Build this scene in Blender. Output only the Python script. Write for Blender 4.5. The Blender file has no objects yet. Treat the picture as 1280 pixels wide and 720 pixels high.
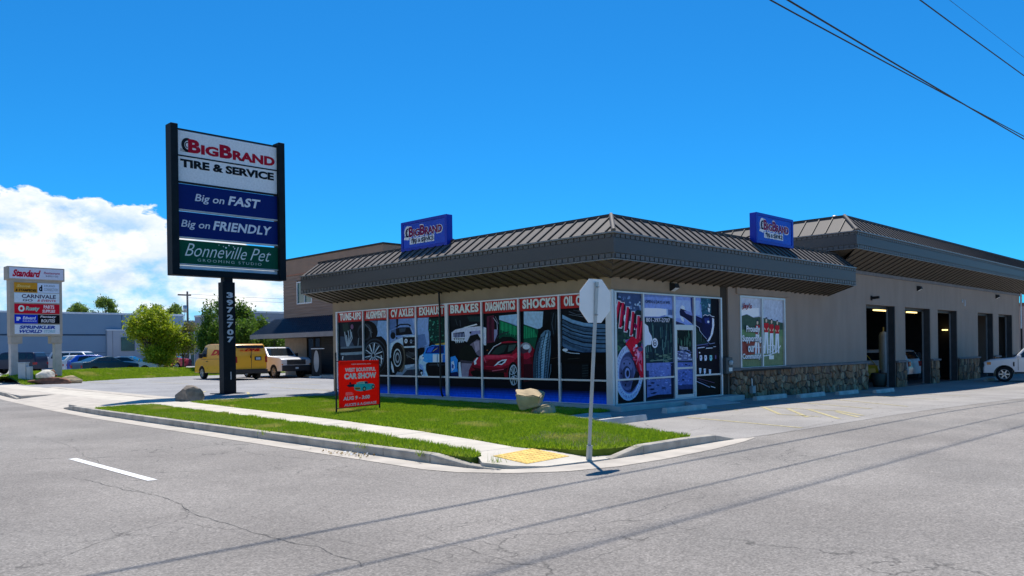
import bpy, bmesh, math, random
import numpy as np
from mathutils import Vector, Matrix
random.seed(7)
scene = bpy.context.scene
COL = scene.collection
# ------------------------------------------------------------------ camera
cd = bpy.data.cameras.new("camera"); cam = bpy.data.objects.new("camera", cd); COL.objects.link(cam)
scene.camera = cam
cd.sensor_width = 36.0; cd.lens = 36.0 * 1002 / 1280; cd.shift_y = (437 - 360) / 1280
cd.clip_start = 0.1; cd.clip_end = 9000
_r = math.radians(0.8); c_, s_ = math.cos(_r), math.sin(_r)
_X = Vector((0.71168, -0.70251, 0)); _F = Vector((0.70251, 0.71168, 0)); _Z = Vector((0, 0, 1))
_cx = _X * c_ - _Z * s_; _cy = _X * s_ + _Z * c_; _cz = -_F
cam.matrix_world = Matrix(((_cx.x, _cy.x, _cz.x, -17.33), (_cx.y, _cy.y, _cz.y, -13.67), (_cx.z, _cy.z, _cz.z, 1.7), (0, 0, 0, 1)))
# ------------------------------------------------------------------ light and exposure
SUN = Vector((0.34, 0.32, 1.0)).normalized()
el = math.asin(SUN.z); az = math.atan2(SUN.x, SUN.y)
sl = bpy.data.lights.new("sun", 'SUN'); sl.energy = 4.6; sl.angle = math.radians(0.53); sl.color = (1.0, 0.95, 0.875)
so = bpy.data.objects.new("sun", sl); COL.objects.link(so); so.rotation_euler = SUN.to_track_quat('Z', 'Y').to_euler()
so.location = (10, 20, 60)
scene.view_settings.view_transform = 'Standard'; scene.view_settings.look = 'None'
scene.view_settings.exposure = 0.32; scene.view_settings.gamma = 1.0
world = bpy.data.worlds.new("World"); scene.world = world; world.use_nodes = True
def build_world():
    nt = world.node_tree; N = nt.nodes; L = nt.links
    for n in list(N): N.remove(n)
    out = N.new('ShaderNodeOutputWorld'); bg = N.new('ShaderNodeBackground'); bg.inputs[1].default_value = 0.10
    L.new(bg.outputs[0], out.inputs[0])
    sky = N.new('ShaderNodeTexSky'); sky.sky_type = 'NISHITA'; sky.sun_disc = False
    sky.sun_elevation = el; sky.sun_rotation = az; sky.air_density = 1.0; sky.dust_density = 0.4; sky.ozone_density = 2.5; sky.altitude = 1300
    hs = N.new('ShaderNodeHueSaturation'); hs.inputs['Saturation'].default_value = SKY_SAT; hs.inputs['Value'].default_value = SKY_VAL; hs.inputs['Hue'].default_value = SKY_HUE
    L.new(sky.outputs[0], hs.inputs['Color'])
    tint = N.new('ShaderNodeMixRGB'); tint.blend_type = 'MULTIPLY'; tint.inputs[0].default_value = 1.0; L.new(hs.outputs[0], tint.inputs[1]); tint.inputs[2].default_value = SKY_TINT
    tc = N.new('ShaderNodeTexCoord')
    def vm(op, a, b=None):
        n = N.new('ShaderNodeVectorMath'); n.operation = op
        for i, v in enumerate((a, b)):
            if v is None: continue
            if isinstance(v, (tuple, list)): n.inputs[i].default_value = v
            else: L.new(v, n.inputs[i])
        return n
    def m(op, a, b=None, c=None, clamp=False):
        n = N.new('ShaderNodeMath'); n.operation = op; n.use_clamp = clamp
        for i, v in enumerate((a, b, c)):
            if v is None: continue
            if isinstance(v, (int, float)): n.inputs[i].default_value = v
            else: L.new(v, n.inputs[i])
        return n.outputs[0]
    d = vm('NORMALIZE', tc.outputs['Generated']).outputs[0]
    sep = N.new('ShaderNodeSeparateXYZ'); L.new(d, sep.inputs[0]); z = sep.outputs[2]
    q = vm('DOT_PRODUCT', d, (-0.71168, 0.70251, 0)).outputs['Value']     # towards the north-west the cumulus bank rises
    def noise(scale, detail, rough, vec, off=(0, 0, 0)):
        mp = N.new('ShaderNodeMapping'); L.new(vec, mp.inputs[0]); mp.inputs['Location'].default_value = off; mp.inputs['Scale'].default_value = (1, 1, 1.8)
        n = N.new('ShaderNodeTexNoise'); n.inputs['Scale'].default_value = scale; n.inputs['Detail'].default_value = detail; n.inputs['Roughness'].default_value = rough
        L.new(mp.outputs[0], n.inputs['Vector']); return n.outputs[0]
    n1 = noise(9, 9, 0.58, d, (3.1, 1.7, .4)); n2 = noise(22, 8, 0.6, d, (5, 2, 1)); n3 = noise(11, 10, 0.62, d, (1.3, 7.7, 2.2)); n4 = noise(5, 3, 0.5, d, (9.3, 4.7, 2.2))
    h = m('MULTIPLY_ADD', m('SMOOTH_MIN', q, 0.50, 0.08), 0.37, 0.0)
    h = m('MAXIMUM', h, 0.02)
    e = m('MULTIPLY_ADD', m('SUBTRACT', n1, 0.5), 0.16, h)
    e = m('MULTIPLY_ADD', m('SUBTRACT', n4, 0.5), 0.06, e)
    e = m('MULTIPLY_ADD', m('SUBTRACT', n2, 0.5), 0.035, e)
    cov = m('MULTIPLY', m('SUBTRACT', e, z), 150.0, clamp=True)
    dens = N.new('ShaderNodeMapRange'); dens.interpolation_type = 'SMOOTHSTEP'; L.new(n3, dens.inputs[0])
    dens.inputs[1].default_value = 0.36; dens.inputs[2].default_value = 0.60; dens.inputs[3].default_value = 0.30; dens.inputs[4].default_value = 1.0
    # the upper rim of the bank is solid white, lower down it thins out to streaks
    rim = m('MULTIPLY_ADD', m('SUBTRACT', e, z), -16.0, 1.1, clamp=True)
    dd = m('MAXIMUM', dens.outputs[0], rim)
    fac = m('MULTIPLY', cov, dd)
    fac = m('MULTIPLY', fac, 0.97)
    br = N.new('ShaderNodeMapRange'); L.new(n2, br.inputs[0]); br.inputs[1].default_value = 0.34; br.inputs[2].default_value = 0.58; br.inputs[3].default_value = 0.0; br.inputs[4].default_value = 1.0
    ramp = N.new('ShaderNodeMixRGB'); L.new(m('MAXIMUM', br.outputs[0], m('MULTIPLY', rim, .75)), ramp.inputs[0])
    ramp.inputs[1].default_value = (5.2, 6.4, 7.8, 1); ramp.inputs[2].default_value = (9.2, 9.2, 9.2, 1)
    mix = N.new('ShaderNodeMixRGB'); L.new(fac, mix.inputs[0]); L.new(tint.outputs[0], mix.inputs[1]); L.new(ramp.outputs[0], mix.inputs[2])
    L.new(mix.outputs[0], bg.inputs[0])
SKY_SAT, SKY_VAL, SKY_HUE = 1.0, 1.0, 0.5
SKY_TINT = (.10, .74, 1.20, 1)
build_world()
# ------------------------------------------------------------------ helpers
def lin(c):
    return tuple(((v / 255) / 12.92 if v / 255 <= 0.04045 else ((v / 255 + 0.055) / 1.055) ** 2.4) for v in c)
_M = {}
def mat(name, col, rough=0.6, metal=0.0, var=0.12, vscale=3.0, bump=0.0, bscale=60.0, spec=0.5, emit=0.0, detail=6.0, coat=0.0, streak=None):
    if name in _M: return _M[name]
    m = bpy.data.materials.new(name); _M[name] = m; m.use_nodes = True
    nt = m.node_tree; N = nt.nodes; L = nt.links; b = N['Principled BSDF']
    b.inputs['Roughness'].default_value = rough; b.inputs['Metallic'].default_value = metal
    b.inputs['Specular IOR Level'].default_value = spec
    if coat: b.inputs['Coat Weight'].default_value = coat; b.inputs['Coat Roughness'].default_value = 0.06
    tc = N.new('ShaderNodeTexCoord')
    no = N.new('ShaderNodeTexNoise'); no.inputs['Scale'].default_value = vscale; no.inputs['Detail'].default_value = detail
    src = tc.outputs['Object']
    if streak:
        mp = N.new('ShaderNodeMapping'); mp.inputs['Scale'].default_value = streak; L.new(src, mp.inputs[0]); src = mp.outputs[0]
    L.new(src, no.inputs['Vector'])
    r = N.new('ShaderNodeValToRGB'); L.new(no.outputs[0], r.inputs[0])
    r.color_ramp.elements[0].position = 0.3; r.color_ramp.elements[1].position = 0.7
    r.color_ramp.elements[0].color = (*[max(0, v * (1 - var)) for v in col], 1)
    r.color_ramp.elements[1].color = (*[min(1, v * (1 + var)) for v in col], 1)
    L.new(r.outputs[0], b.inputs['Base Color'])
    if emit: L.new(r.outputs[0], b.inputs['Emission Color']); b.inputs['Emission Strength'].default_value = emit
    if bump:
        n2 = N.new('ShaderNodeTexNoise'); n2.inputs['Scale'].default_value = bscale; n2.inputs['Detail'].default_value = 5
        L.new(tc.outputs['Object'], n2.inputs['Vector'])
        bp = N.new('ShaderNodeBump'); bp.inputs['Strength'].default_value = bump; bp.inputs['Distance'].default_value = 0.02
        L.new(n2.outputs[0], bp.inputs['Height']); L.new(bp.outputs[0], b.inputs['Normal'])
    return m
def pmat(c, rough=0.3):      # flat print colour, sRGB triple
    return mat('print colour %d %d %d %d' % (*c, int(rough * 10)), lin(c), rough=max(rough, .45), var=0.08, vscale=14, spec=0.12)

def amat(c):      # printed vinyl picture colour with photographic grain
    g = [int((v if v < 170 else 170 + (v - 170) * .6) * (1.0 if max(c) < 40 else 1.36)) for v in c]
    return mat('vinyl colour %d %d %d' % tuple(g), lin(g), rough=.5, var=.16, vscale=9, spec=.06, detail=10)
class MB:
    def __init__(s): s.v = []; s.f = []; s.mi = []; s.m = []; s.sm = []
    def mid(s, m):
        if m not in s.m: s.m.append(m)
        return s.m.index(m)
    def add(s, vs, fs, m, smooth=False):
        o = len(s.v); s.v += [tuple(v) for v in vs]; k = s.mid(m)
        for f in fs: s.f.append([i + o for i in f]); s.mi.append(k); s.sm.append(smooth)
        return s
    def box(s, x0, x1, y0, y1, z0, z1, m):
        return s.add([(x0, y0, z0), (x1, y0, z0), (x1, y1, z0), (x0, y1, z0), (x0, y0, z1), (x1, y0, z1), (x1, y1, z1), (x0, y1, z1)],
                     [(0, 3, 2, 1), (4, 5, 6, 7), (0, 1, 5, 4), (1, 2, 6, 5), (2, 3, 7, 6), (3, 0, 4, 7)], m)
    def slab(s, pts, z0, z1, m):       # polygon in xy extruded in z (z1 may be a function)
        n = len(pts); f = z1 if callable(z1) else (lambda x, y: z1)
        a = sum(pts[i][0] * pts[(i + 1) % n][1] - pts[(i + 1) % n][0] * pts[i][1] for i in range(n))
        if a < 0: pts = pts[::-1]
        vs = [(x, y, z0) for x, y in pts] + [(x, y, f(x, y)) for x, y in pts]
        return s.add(vs, [tuple(range(n - 1, -1, -1)), tuple(range(n, 2 * n))] + [(i, (i + 1) % n, n + (i + 1) % n, n + i) for i in range(n)], m)
    def hull(s, A, B, m, smooth=False):          # two matching rings, capped
        n = len(A); vs = list(A) + list(B)
        return s.add(vs, [tuple(range(n - 1, -1, -1)), tuple(range(n, 2 * n))] + [(i, (i + 1) % n, n + (i + 1) % n, n + i) for i in range(n)], m, smooth)
    def tube(s, pts, r, m, n=8, smooth=True, caps=True):
        pts = [Vector(p) for p in pts]; rs = r if isinstance(r, (list, tuple)) else [r] * len(pts)
        rings = []
        for i, p in enumerate(pts):
            d = (pts[min(i + 1, len(pts) - 1)] - pts[max(i - 1, 0)]).normalized()
            a = d.cross(Vector((0, 0, 1)) if abs(d.z) < .9 else Vector((1, 0, 0))).normalized(); b = d.cross(a)
            rings.append([p + (a * math.cos(2 * math.pi * k / n) + b * math.sin(2 * math.pi * k / n)) * rs[i] for k in range(n)])
        vs = [v for rr in rings for v in rr]; fs = []
        for i in range(len(pts) - 1):
            for k in range(n): fs.append((i * n + k, i * n + (k + 1) % n, (i + 1) * n + (k + 1) % n, (i + 1) * n + k))
        s.add(vs, fs, m, smooth)
        if caps: s.add(rings[0], [tuple(range(n))], m); s.add(rings[-1], [tuple(range(n - 1, -1, -1))], m)
        return s
    def lathe(s, prof, m, n=20, axis='z', c=(0, 0, 0), smooth=True):    # prof (r, h)
        vs = []; fs = []
        for r, h in prof:
            for k in range(n):
                t = 2 * math.pi * k / n; a, b = r * math.cos(t), r * math.sin(t)
                p = (a, b, h) if axis == 'z' else ((h, a, b) if axis == 'x' else (a, h, b))
                vs.append((p[0] + c[0], p[1] + c[1], p[2] + c[2]))
        for i in range(len(prof) - 1):
            for k in range(n): fs.append((i * n + k, i * n + (k + 1) % n, (i + 1) * n + (k + 1) % n, (i + 1) * n + k))
        return s.add(vs, fs, m, smooth)
    def mesh(s, name):
        me = bpy.data.meshes.new(name); me.from_pydata(s.v, [], s.f)
        for m in s.m: me.materials.append(m)
        me.polygons.foreach_set('material_index', s.mi); me.polygons.foreach_set('use_smooth', s.sm); me.update()
        return me
    def build(s, name, parent=None, loc=None, rot=None, **kw):
        o = bpy.data.objects.new(name, s.mesh(name)); COL.objects.link(o)
        if parent is not None: o.parent = parent
        if loc: o.location = loc
        if rot: o.rotation_euler = rot
        for k, v in kw.items(): o[k] = v
        return o
def thing(name, label, cat, loc=(0, 0, 0), rz=0.0, group=None):
    o = bpy.data.objects.new(name, None); COL.objects.link(o); o.location = loc; o.rotation_euler = (0, 0, rz)
    o.empty_display_size = 0.2; o['label'] = label; o['category'] = cat
    if group: o['group'] = group
    return o
def tag(o, label, cat, group=None):
    o['label'] = label; o['category'] = cat
    if group: o['group'] = group
    return o
def bevel(o, w=0.02, seg=2, ang=40):
    b = o.modifiers.new('bevel', 'BEVEL'); b.width = w; b.segments = seg; b.limit_method = 'ANGLE'; b.angle_limit = math.radians(ang)
    return o
def clip(poly, a, b, c):       # keep a*x+b*y<=c
    out = []
    for i in range(len(poly)):
        p, q = poly[i], poly[(i + 1) % len(poly)]
        dp, dq = a * p[0] + b * p[1] - c, a * q[0] + b * q[1] - c
        if dp <= 0: out.append(p)
        if dp * dq < 0:
            t = dp / (dp - dq); out.append((p[0] + (q[0] - p[0]) * t, p[1] + (q[1] - p[1]) * t))
    return out
def text_geo(body, bold=0.0, extrude=0.0, spacing=1.0, res=3):
    cu = bpy.data.curves.new('t', 'FONT'); cu.body = body; cu.size = 1.0; cu.offset = bold; cu.extrude = extrude; cu.space_character = spacing
    cu.resolution_u = res; cu.fill_mode = 'BOTH' if extrude else 'FRONT'
    ob = bpy.data.objects.new('t', cu); COL.objects.link(ob)
    dg = bpy.context.evaluated_depsgraph_get(); me = bpy.data.meshes.new_from_object(ob.evaluated_get(dg))
    vs = [tuple(v.co) for v in me.vertices]; fs = [tuple(p.vertices) for p in me.polygons]
    bpy.data.objects.remove(ob); bpy.data.curves.remove(cu); bpy.data.meshes.remove(me)
    return vs, fs
_TG = {}
def put_text(mb, body, frame, x0, x1, z0, z1, m, bold=0.02, off=0.004, shear=0.0, spacing=1.0):
    """fit text in the rectangle of the 2-D frame; frame(a, b, off) gives the 3-D point"""
    key = (body, bold, spacing)
    if key not in _TG: _TG[key] = text_geo(body, bold, 0.0, spacing)
    vs, fs = _TG[key]
    if not vs: return
    xs = [v[0] + shear * v[1] for v in vs]; ys = [v[1] for v in vs]
    ax, bx, ay, by = min(xs), max(xs), min(ys), max(ys)
    pts = [frame(x0 + (v[0] + shear * v[1] - ax) / (bx - ax) * (x1 - x0), z0 + (v[1] - ay) / (by - ay) * (z1 - z0), off) for v in vs]
    mb.add(pts, fs, m)
def frame_at(o, ax, n=None):
    o = Vector(o); ax = Vector(ax).normalized(); up = Vector((0, 0, 1)); n = Vector(n) if n else ax.cross(up)
    return lambda a, b, off=0.0: o + ax * a + up * b + n * off
def fpoly(mb, fr, pts, m, off):
    a = sum(pts[i][0] * pts[(i + 1) % len(pts)][1] - pts[(i + 1) % len(pts)][0] * pts[i][1] for i in range(len(pts)))
    if a < 0: pts = pts[::-1]
    mb.add([fr(x, y, off) for x, y in pts], [tuple(range(len(pts)))], m)
def ellipse(cx, cy, rx, ry, n=24, a0=0, a1=360):
    k = n if a1 - a0 >= 360 else n + 1
    return [(cx + rx * math.cos(math.radians(a0 + (a1 - a0) * i / n)), cy + ry * math.sin(math.radians(a0 + (a1 - a0) * i / n))) for i in range(k)]
def G(X, Y=0):
    k = min(max((X - 2) / 22, 0), 1); return -.28 * k * k * (3 - 2 * k)
# window pictures: each row is red, green, blue, then corner points along the wall and up it, in units of 5 mm
def unpack(rows): return [(tuple(r[:3]), [v / 200 for v in r[3:]]) for r in rows]
ART_L=unpack([[22,30,38,-2692,573,-2386,563,-2390,381,-2696,385],[14,18,22,-2521,567,-2386,563,-2388,449,-2493,451],[46,58,70,-2694,464,-2569,453,-2495,383,-2696,385],[92,66,88,-2508,533,-2509,527,-2511,522,-2515,519,-2520,516,-2525,514,-2531,515,-2536,516,-2541,519,-2545,523,-2547,528,-2547,534,-2547,539,-2544,544,-2540,548,-2535,551,-2530,552,-2524,552,-2519,550,-2514,547,-2511,543,-2508,538],[30,44,40,-2660,559,-2582,565,-2568,504,-2646,489],[122,136,142,-2589,367,-2614,445,-2625,445,-2600,366]
,[122,136,142,-2614,445,-2625,497,-2636,497,-2625,445],[122,136,142,-2589,367,-2591,419,-2602,419,-2600,367],[122,136,142,-2591,419,-2602,471,-2613,470,-2602,418],[122,136,142,-2590,365,-2522,442,-2532,445,-2600,368],[122,136,142,-2521,443,-2532,495,-2543,495,-2532,443],[122,136,142,-2590,366,-2536,460,-2547,462,-2600,368]
,[122,136,142,-2536,461,-2547,513,-2558,512,-2547,460],[122,136,142,-2589,366,-2564,452,-2575,453,-2600,367],[122,136,142,-2564,453,-2575,505,-2586,504,-2575,452],[100,110,116,-2445,382,-2436,433,-2445,433,-2454,382],[100,110,116,-2436,432,-2421,466,-2429,467,-2445,434],[70,84,94,-2689,381,-2390,386,-2390,371,-2689,364]
,[16,20,26,-2697,364,-2390,371,-2391,339,-2698,336],[98,112,118,-2690,333,-2391,341,-2391,321,-2558,313,-2690,317],[28,36,44,-2690,314,-2391,319,-2395,162,-2694,158],[170,180,186,-2660,280,-2653,306,-2662,307,-2669,281],[110,136,166,-2297,572,-2045,563,-2050,345,-2303,347],[66,86,108,-2297,572,-2183,568,-2214,478,-2299,497]
,[10,13,16,-2189,486,-2195,463,-2211,442,-2236,425,-2268,412,-2304,406,-2342,407,-2379,414,-2411,428,-2437,446,-2452,469,-2457,493,-2451,517,-2434,538,-2408,555,-2375,567,-2338,573,-2300,571,-2264,563,-2233,550,-2209,531,-2194,509],[34,40,46,-2259,488,-2263,470,-2275,453,-2293,439,-2316,430,-2343,425,-2370,426,-2397,431,-2420,442,-2438,457,-2449,474,-2453,493,-2448,511,-2436,528,-2418,542,-2394,551,-2367,555,-2340,554,-2313,548,-2291,538,-2273,523,-2263,506],[84,92,98,-2356,548,-2287,504,-2282,506,-2351,550],[84,92,98,-2288,505,-2275,446,-2268,447,-2281,505],[74,82,88,-2345,522,-2259,478,-2254,481,-2340,525],[16,20,24,-2295,480,-2299,466,-2307,454,-2320,443,-2337,436,-2357,432,-2377,432,-2396,437,-2413,445,-2426,456,-2434,469,-2437,484,-2433,498,-2424,511,-2411,521,-2394,529,-2374,532,-2354,532,-2335,527,-2318,519,-2306,508,-2298,494]
,[12,15,18,-2376,364,-2301,422,-2214,449,-2144,452,-2089,418,-2063,361,-2061,166,-2381,162],[30,40,48,-2075,304,-2083,268,-2102,234,-2131,206,-2169,185,-2213,174,-2258,174,-2302,184,-2340,204,-2370,233,-2389,268,-2395,306,-2387,344,-2367,378,-2335,407,-2296,427,-2252,436,-2206,436,-2163,424,-2127,403,-2098,375,-2081,341],[8,10,13,-2084,300,-2090,266,-2108,234,-2136,208,-2171,188,-2211,178,-2253,178,-2294,187,-2330,206,-2357,233,-2375,266,-2380,301,-2373,337,-2354,369,-2325,396,-2289,415,-2248,424,-2205,423,-2166,413,-2131,393,-2105,366,-2089,335],[60,72,80,-2110,304,-2116,275,-2132,248,-2156,225,-2187,209,-2223,200,-2260,200,-2296,208,-2328,224,-2353,247,-2368,275,-2373,305,-2366,336,-2350,363,-2324,386,-2292,402,-2255,410,-2218,410,-2183,401,-2152,384,-2129,361,-2114,334],[10,12,15,-2121,303,-2126,275,-2141,250,-2163,229,-2192,213,-2225,205,-2259,205,-2292,213,-2320,228,-2343,249,-2357,275,-2361,304,-2355,332,-2340,358,-2317,379,-2287,394,-2254,402,-2220,401,-2188,393,-2160,377,-2138,356,-2125,331],[150,160,166,-2232,307,-2129,281,-2124,288,-2227,314]
,[70,80,88,-2230,308,-2127,302,-2126,306,-2229,312],[150,160,166,-2238,301,-2164,235,-2153,239,-2227,306],[70,80,88,-2235,302,-2148,252,-2143,255,-2230,305],[150,160,166,-2247,298,-2222,209,-2210,210,-2234,300],[70,80,88,-2244,298,-2198,218,-2192,220,-2237,300],[150,160,166,-2257,299,-2288,214,-2275,212,-2244,298]
,[70,80,88,-2254,299,-2262,212,-2255,211,-2247,299],[150,160,166,-2264,305,-2340,248,-2330,243,-2254,300],[70,80,88,-2262,303,-2320,235,-2314,233,-2256,302],[150,160,166,-2264,313,-2359,301,-2356,294,-2262,305],[70,80,88,-2265,311,-2353,281,-2349,277,-2261,307],[150,160,166,-2258,320,-2338,355,-2346,349,-2266,314]
,[70,80,88,-2261,319,-2348,335,-2350,331,-2263,315],[150,160,166,-2250,324,-2288,392,-2301,390,-2262,321],[70,80,88,-2253,323,-2309,379,-2315,377,-2259,321],[150,160,166,-2240,324,-2223,402,-2236,403,-2253,325],[70,80,88,-2243,325,-2249,399,-2256,399,-2250,325],[150,160,166,-2232,321,-2163,381,-2174,385,-2243,325]
,[70,80,88,-2234,322,-2186,389,-2193,391,-2241,324],[150,160,166,-2229,314,-2128,335,-2133,342,-2233,321],[70,80,88,-2229,316,-2141,353,-2145,356,-2233,319],[120,130,136,-2218,311,-2219,305,-2223,299,-2228,294,-2235,290,-2243,289,-2251,289,-2259,291,-2265,294,-2271,299,-2274,305,-2275,312,-2274,318,-2270,324,-2265,329,-2258,333,-2250,335,-2242,335,-2234,333,-2227,329,-2222,324,-2219,318],[30,34,38,-2229,312,-2230,308,-2232,304,-2235,301,-2239,299,-2244,298,-2249,298,-2254,299,-2258,301,-2261,304,-2263,308,-2263,312,-2263,316,-2260,319,-2257,322,-2253,324,-2248,326,-2243,326,-2239,324,-2235,322,-2232,319,-2230,316],[196,202,206,-2148,316,-2145,314,-2143,310,-2140,306,-2139,300,-2138,294,-2137,287,-2137,280,-2137,273,-2138,266,-2140,260,-2142,254,-2144,250,-2147,246,-2149,245]
,[92,116,156,-2040,573,-1585,569,-1590,336,-2045,340],[120,142,176,-1774,568,-1591,567,-1593,465,-1724,451],[70,92,130,-2040,573,-1952,574,-1967,507,-2042,493],[150,166,186,-2041,399,-1998,420,-1941,440,-1872,455,-1737,452,-1632,440,-1633,413,-1699,361,-1874,363,-1972,322,-2043,289],[104,124,156,-2041,412,-1955,442,-1777,456,-1872,440,-1984,414,-2035,394],[14,20,30,-1965,503,-1917,510,-1802,509,-1770,459,-1885,455,-1963,452]
,[46,58,70,-1926,503,-1843,504,-1857,479,-1919,473],[60,80,112,-2024,490,-1968,501,-1966,457,-2020,441],[20,26,38,-1969,453,-1973,440,-1985,431,-2000,428,-2016,432,-2027,441,-2031,454,-2026,467,-2015,476,-1999,479,-1984,475,-1973,466],[26,30,38,-1958,574,-1932,574,-1939,511,-1956,507],[24,28,36,-1963,510,-1907,526,-1915,535,-1971,519],[24,28,36,-1911,526,-1815,525,-1816,534,-1911,536]
,[24,28,36,-1821,526,-1794,512,-1784,519,-1810,533],[150,166,186,-1791,510,-1759,458,-1754,459,-1786,511],[24,28,36,-1943,435,-1946,431,-1955,429,-1964,431,-1968,435,-1964,439,-1955,441,-1946,439],[14,17,24,-1883,440,-1639,437,-1637,373,-1876,370],[130,142,154,-1825,412,-1827,406,-1831,401,-1837,399,-1843,401,-1848,406,-1849,413,-1848,419,-1843,424,-1837,426,-1831,424,-1826,419],[30,34,44,-1830,412,-1832,408,-1835,405,-1839,406,-1843,408,-1844,413,-1842,417,-1839,420,-1835,420,-1831,417]
,[130,142,154,-1774,407,-1776,401,-1780,396,-1786,394,-1792,396,-1796,401,-1798,408,-1796,414,-1792,419,-1786,421,-1780,419,-1775,414],[30,34,44,-1779,407,-1781,403,-1784,401,-1788,401,-1791,403,-1793,408,-1791,412,-1788,415,-1784,415,-1780,412],[130,142,154,-1676,408,-1678,402,-1682,397,-1688,395,-1694,397,-1698,402,-1700,409,-1698,415,-1693,420,-1687,421,-1682,420,-1677,415],[30,34,44,-1681,408,-1683,404,-1686,401,-1690,401,-1693,404,-1694,408,-1693,413,-1690,415,-1686,415,-1682,413],[130,142,154,-1650,409,-1652,403,-1656,398,-1662,397,-1668,398,-1672,403,-1673,410,-1672,416,-1667,421,-1661,422,-1656,421,-1651,416],[30,34,44,-1655,409,-1656,405,-1660,403,-1664,403,-1667,405,-1668,410,-1667,414,-1664,416,-1659,416,-1656,414]
,[196,206,214,-1829,411,-1831,404,-1835,398,-1842,395,-1849,395,-1856,398,-1860,404,-1862,411,-1860,419,-1855,424,-1849,427,-1841,427,-1835,424,-1830,418],[90,100,114,-1837,411,-1838,406,-1841,403,-1845,402,-1850,403,-1852,407,-1853,411,-1852,416,-1849,419,-1845,420,-1841,419,-1838,416],[60,70,84,-1805,410,-1646,408,-1646,411,-1805,414],[60,70,84,-1805,393,-1646,392,-1646,394,-1805,395],[160,172,186,-1880,364,-1732,367,-1732,376,-1881,373],[30,36,44,-1732,367,-1631,369,-1632,375,-1732,373]
,[12,14,18,-1887,362,-1634,364,-1642,256,-1822,239,-1862,288],[46,48,50,-1847,330,-1740,332,-1734,305,-1834,288],[84,88,90,-1849,312,-1729,270,-1726,273,-1846,315],[64,66,68,-1821,336,-1741,311,-1739,314,-1819,339],[120,110,96,-1781,287,-1734,282,-1734,286,-1780,290],[96,108,120,-1904,238,-1715,251,-1651,191,-1730,170,-1975,167]
,[140,150,160,-1863,239,-1748,249,-1762,231,-1850,214],[40,44,52,-1836,206,-1650,219,-1651,171,-1892,168],[10,12,14,-1851,300,-1851,273,-1857,247,-1869,224,-1885,207,-1904,195,-1926,190,-1949,193,-1971,202,-1990,218,-2006,240,-2018,266,-2023,294,-2023,322,-2016,348,-2005,371,-1988,389,-1968,400,-1946,404,-1923,401,-1902,391,-1882,375,-1867,353,-1856,328],[70,64,54,-1854,288,-1856,258,-1864,230,-1875,208,-1888,193,-1902,188,-1917,193,-1930,207,-1940,229,-1946,257,-1947,289,-1944,320,-1937,348,-1926,370,-1912,384,-1898,389,-1884,384,-1871,369,-1861,347,-1855,319],[18,18,18,-1870,295,-1873,271,-1880,249,-1892,229,-1907,214,-1925,205,-1944,201,-1963,204,-1980,214,-1995,229,-2006,248,-2013,271,-2015,296,-2012,320,-2004,343,-1992,362,-1976,377,-1958,386,-1939,389,-1921,386,-1904,376,-1889,361,-1878,342,-1872,319],[150,156,158,-1900,293,-1902,274,-1908,257,-1917,243,-1929,233,-1942,228,-1956,228,-1968,233,-1980,243,-1988,257,-1994,274,-1995,293,-1993,311,-1987,328,-1977,343,-1966,353,-1953,358,-1939,358,-1926,352,-1915,342,-1907,328,-1902,311]
,[24,26,28,-1907,293,-1909,277,-1914,263,-1921,251,-1931,242,-1942,238,-1953,238,-1963,242,-1973,251,-1980,263,-1984,277,-1985,293,-1983,309,-1978,323,-1971,335,-1961,343,-1950,348,-1939,348,-1929,343,-1919,334,-1912,323,-1908,308],[118,124,128,-1918,293,-1920,281,-1924,270,-1930,262,-1938,256,-1947,254,-1955,256,-1963,262,-1969,270,-1973,281,-1974,293,-1972,305,-1968,316,-1962,324,-1954,330,-1945,331,-1936,329,-1929,324,-1923,315,-1919,305],[30,32,36,-1928,293,-1929,284,-1933,276,-1939,271,-1945,269,-1951,271,-1957,276,-1960,284,-1961,293,-1960,302,-1956,309,-1950,315,-1944,316,-1938,314,-1932,309,-1929,302],[180,186,190,-2024,272,-2002,238,-1986,186,-2006,187,-2022,221],[12,16,30,-2049,157,-1594,163,-1595,111,-2051,102],[112,134,170,-1708,561,-1604,561,-1586,504,-1582,384,-1647,369,-1711,419]
,[78,100,138,-1710,451,-1632,457,-1608,384,-1713,353],[8,44,38,-1585,561,-1404,562,-1408,374,-1519,379,-1575,416,-1593,489],[18,80,66,-1440,404,-1439,407,-1434,408,-1430,407,-1431,404,-1435,403],[12,58,50,-1469,443,-1474,447,-1471,452,-1463,453,-1458,449,-1461,444],[40,110,92,-1493,521,-1494,525,-1488,530,-1480,530,-1479,525,-1486,520],[24,94,70,-1422,400,-1430,400,-1437,405,-1436,410,-1428,410,-1421,405]
,[70,130,110,-1563,541,-1570,544,-1574,550,-1571,554,-1564,552,-1560,546],[18,80,66,-1432,468,-1438,465,-1449,466,-1454,470,-1448,472,-1437,471],[12,58,50,-1530,524,-1536,530,-1530,536,-1519,535,-1513,529,-1519,523],[40,110,92,-1562,413,-1557,419,-1544,422,-1535,418,-1539,412,-1553,410],[24,94,70,-1471,429,-1468,435,-1459,436,-1453,430,-1457,424,-1466,423],[70,130,110,-1552,429,-1558,433,-1556,442,-1549,445,-1544,441,-1545,432]
,[18,80,66,-1498,404,-1508,405,-1513,411,-1507,416,-1497,415,-1493,409],[12,58,50,-1455,411,-1452,416,-1442,418,-1435,414,-1439,409,-1448,408],[40,110,92,-1471,472,-1473,475,-1469,479,-1463,479,-1461,475,-1465,471],[24,94,70,-1546,409,-1556,408,-1561,413,-1555,418,-1545,419,-1541,415],[70,130,110,-1439,436,-1442,441,-1437,447,-1429,447,-1426,442,-1431,437],[18,80,66,-1493,501,-1491,506,-1484,507,-1479,503,-1481,498,-1489,498]
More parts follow.
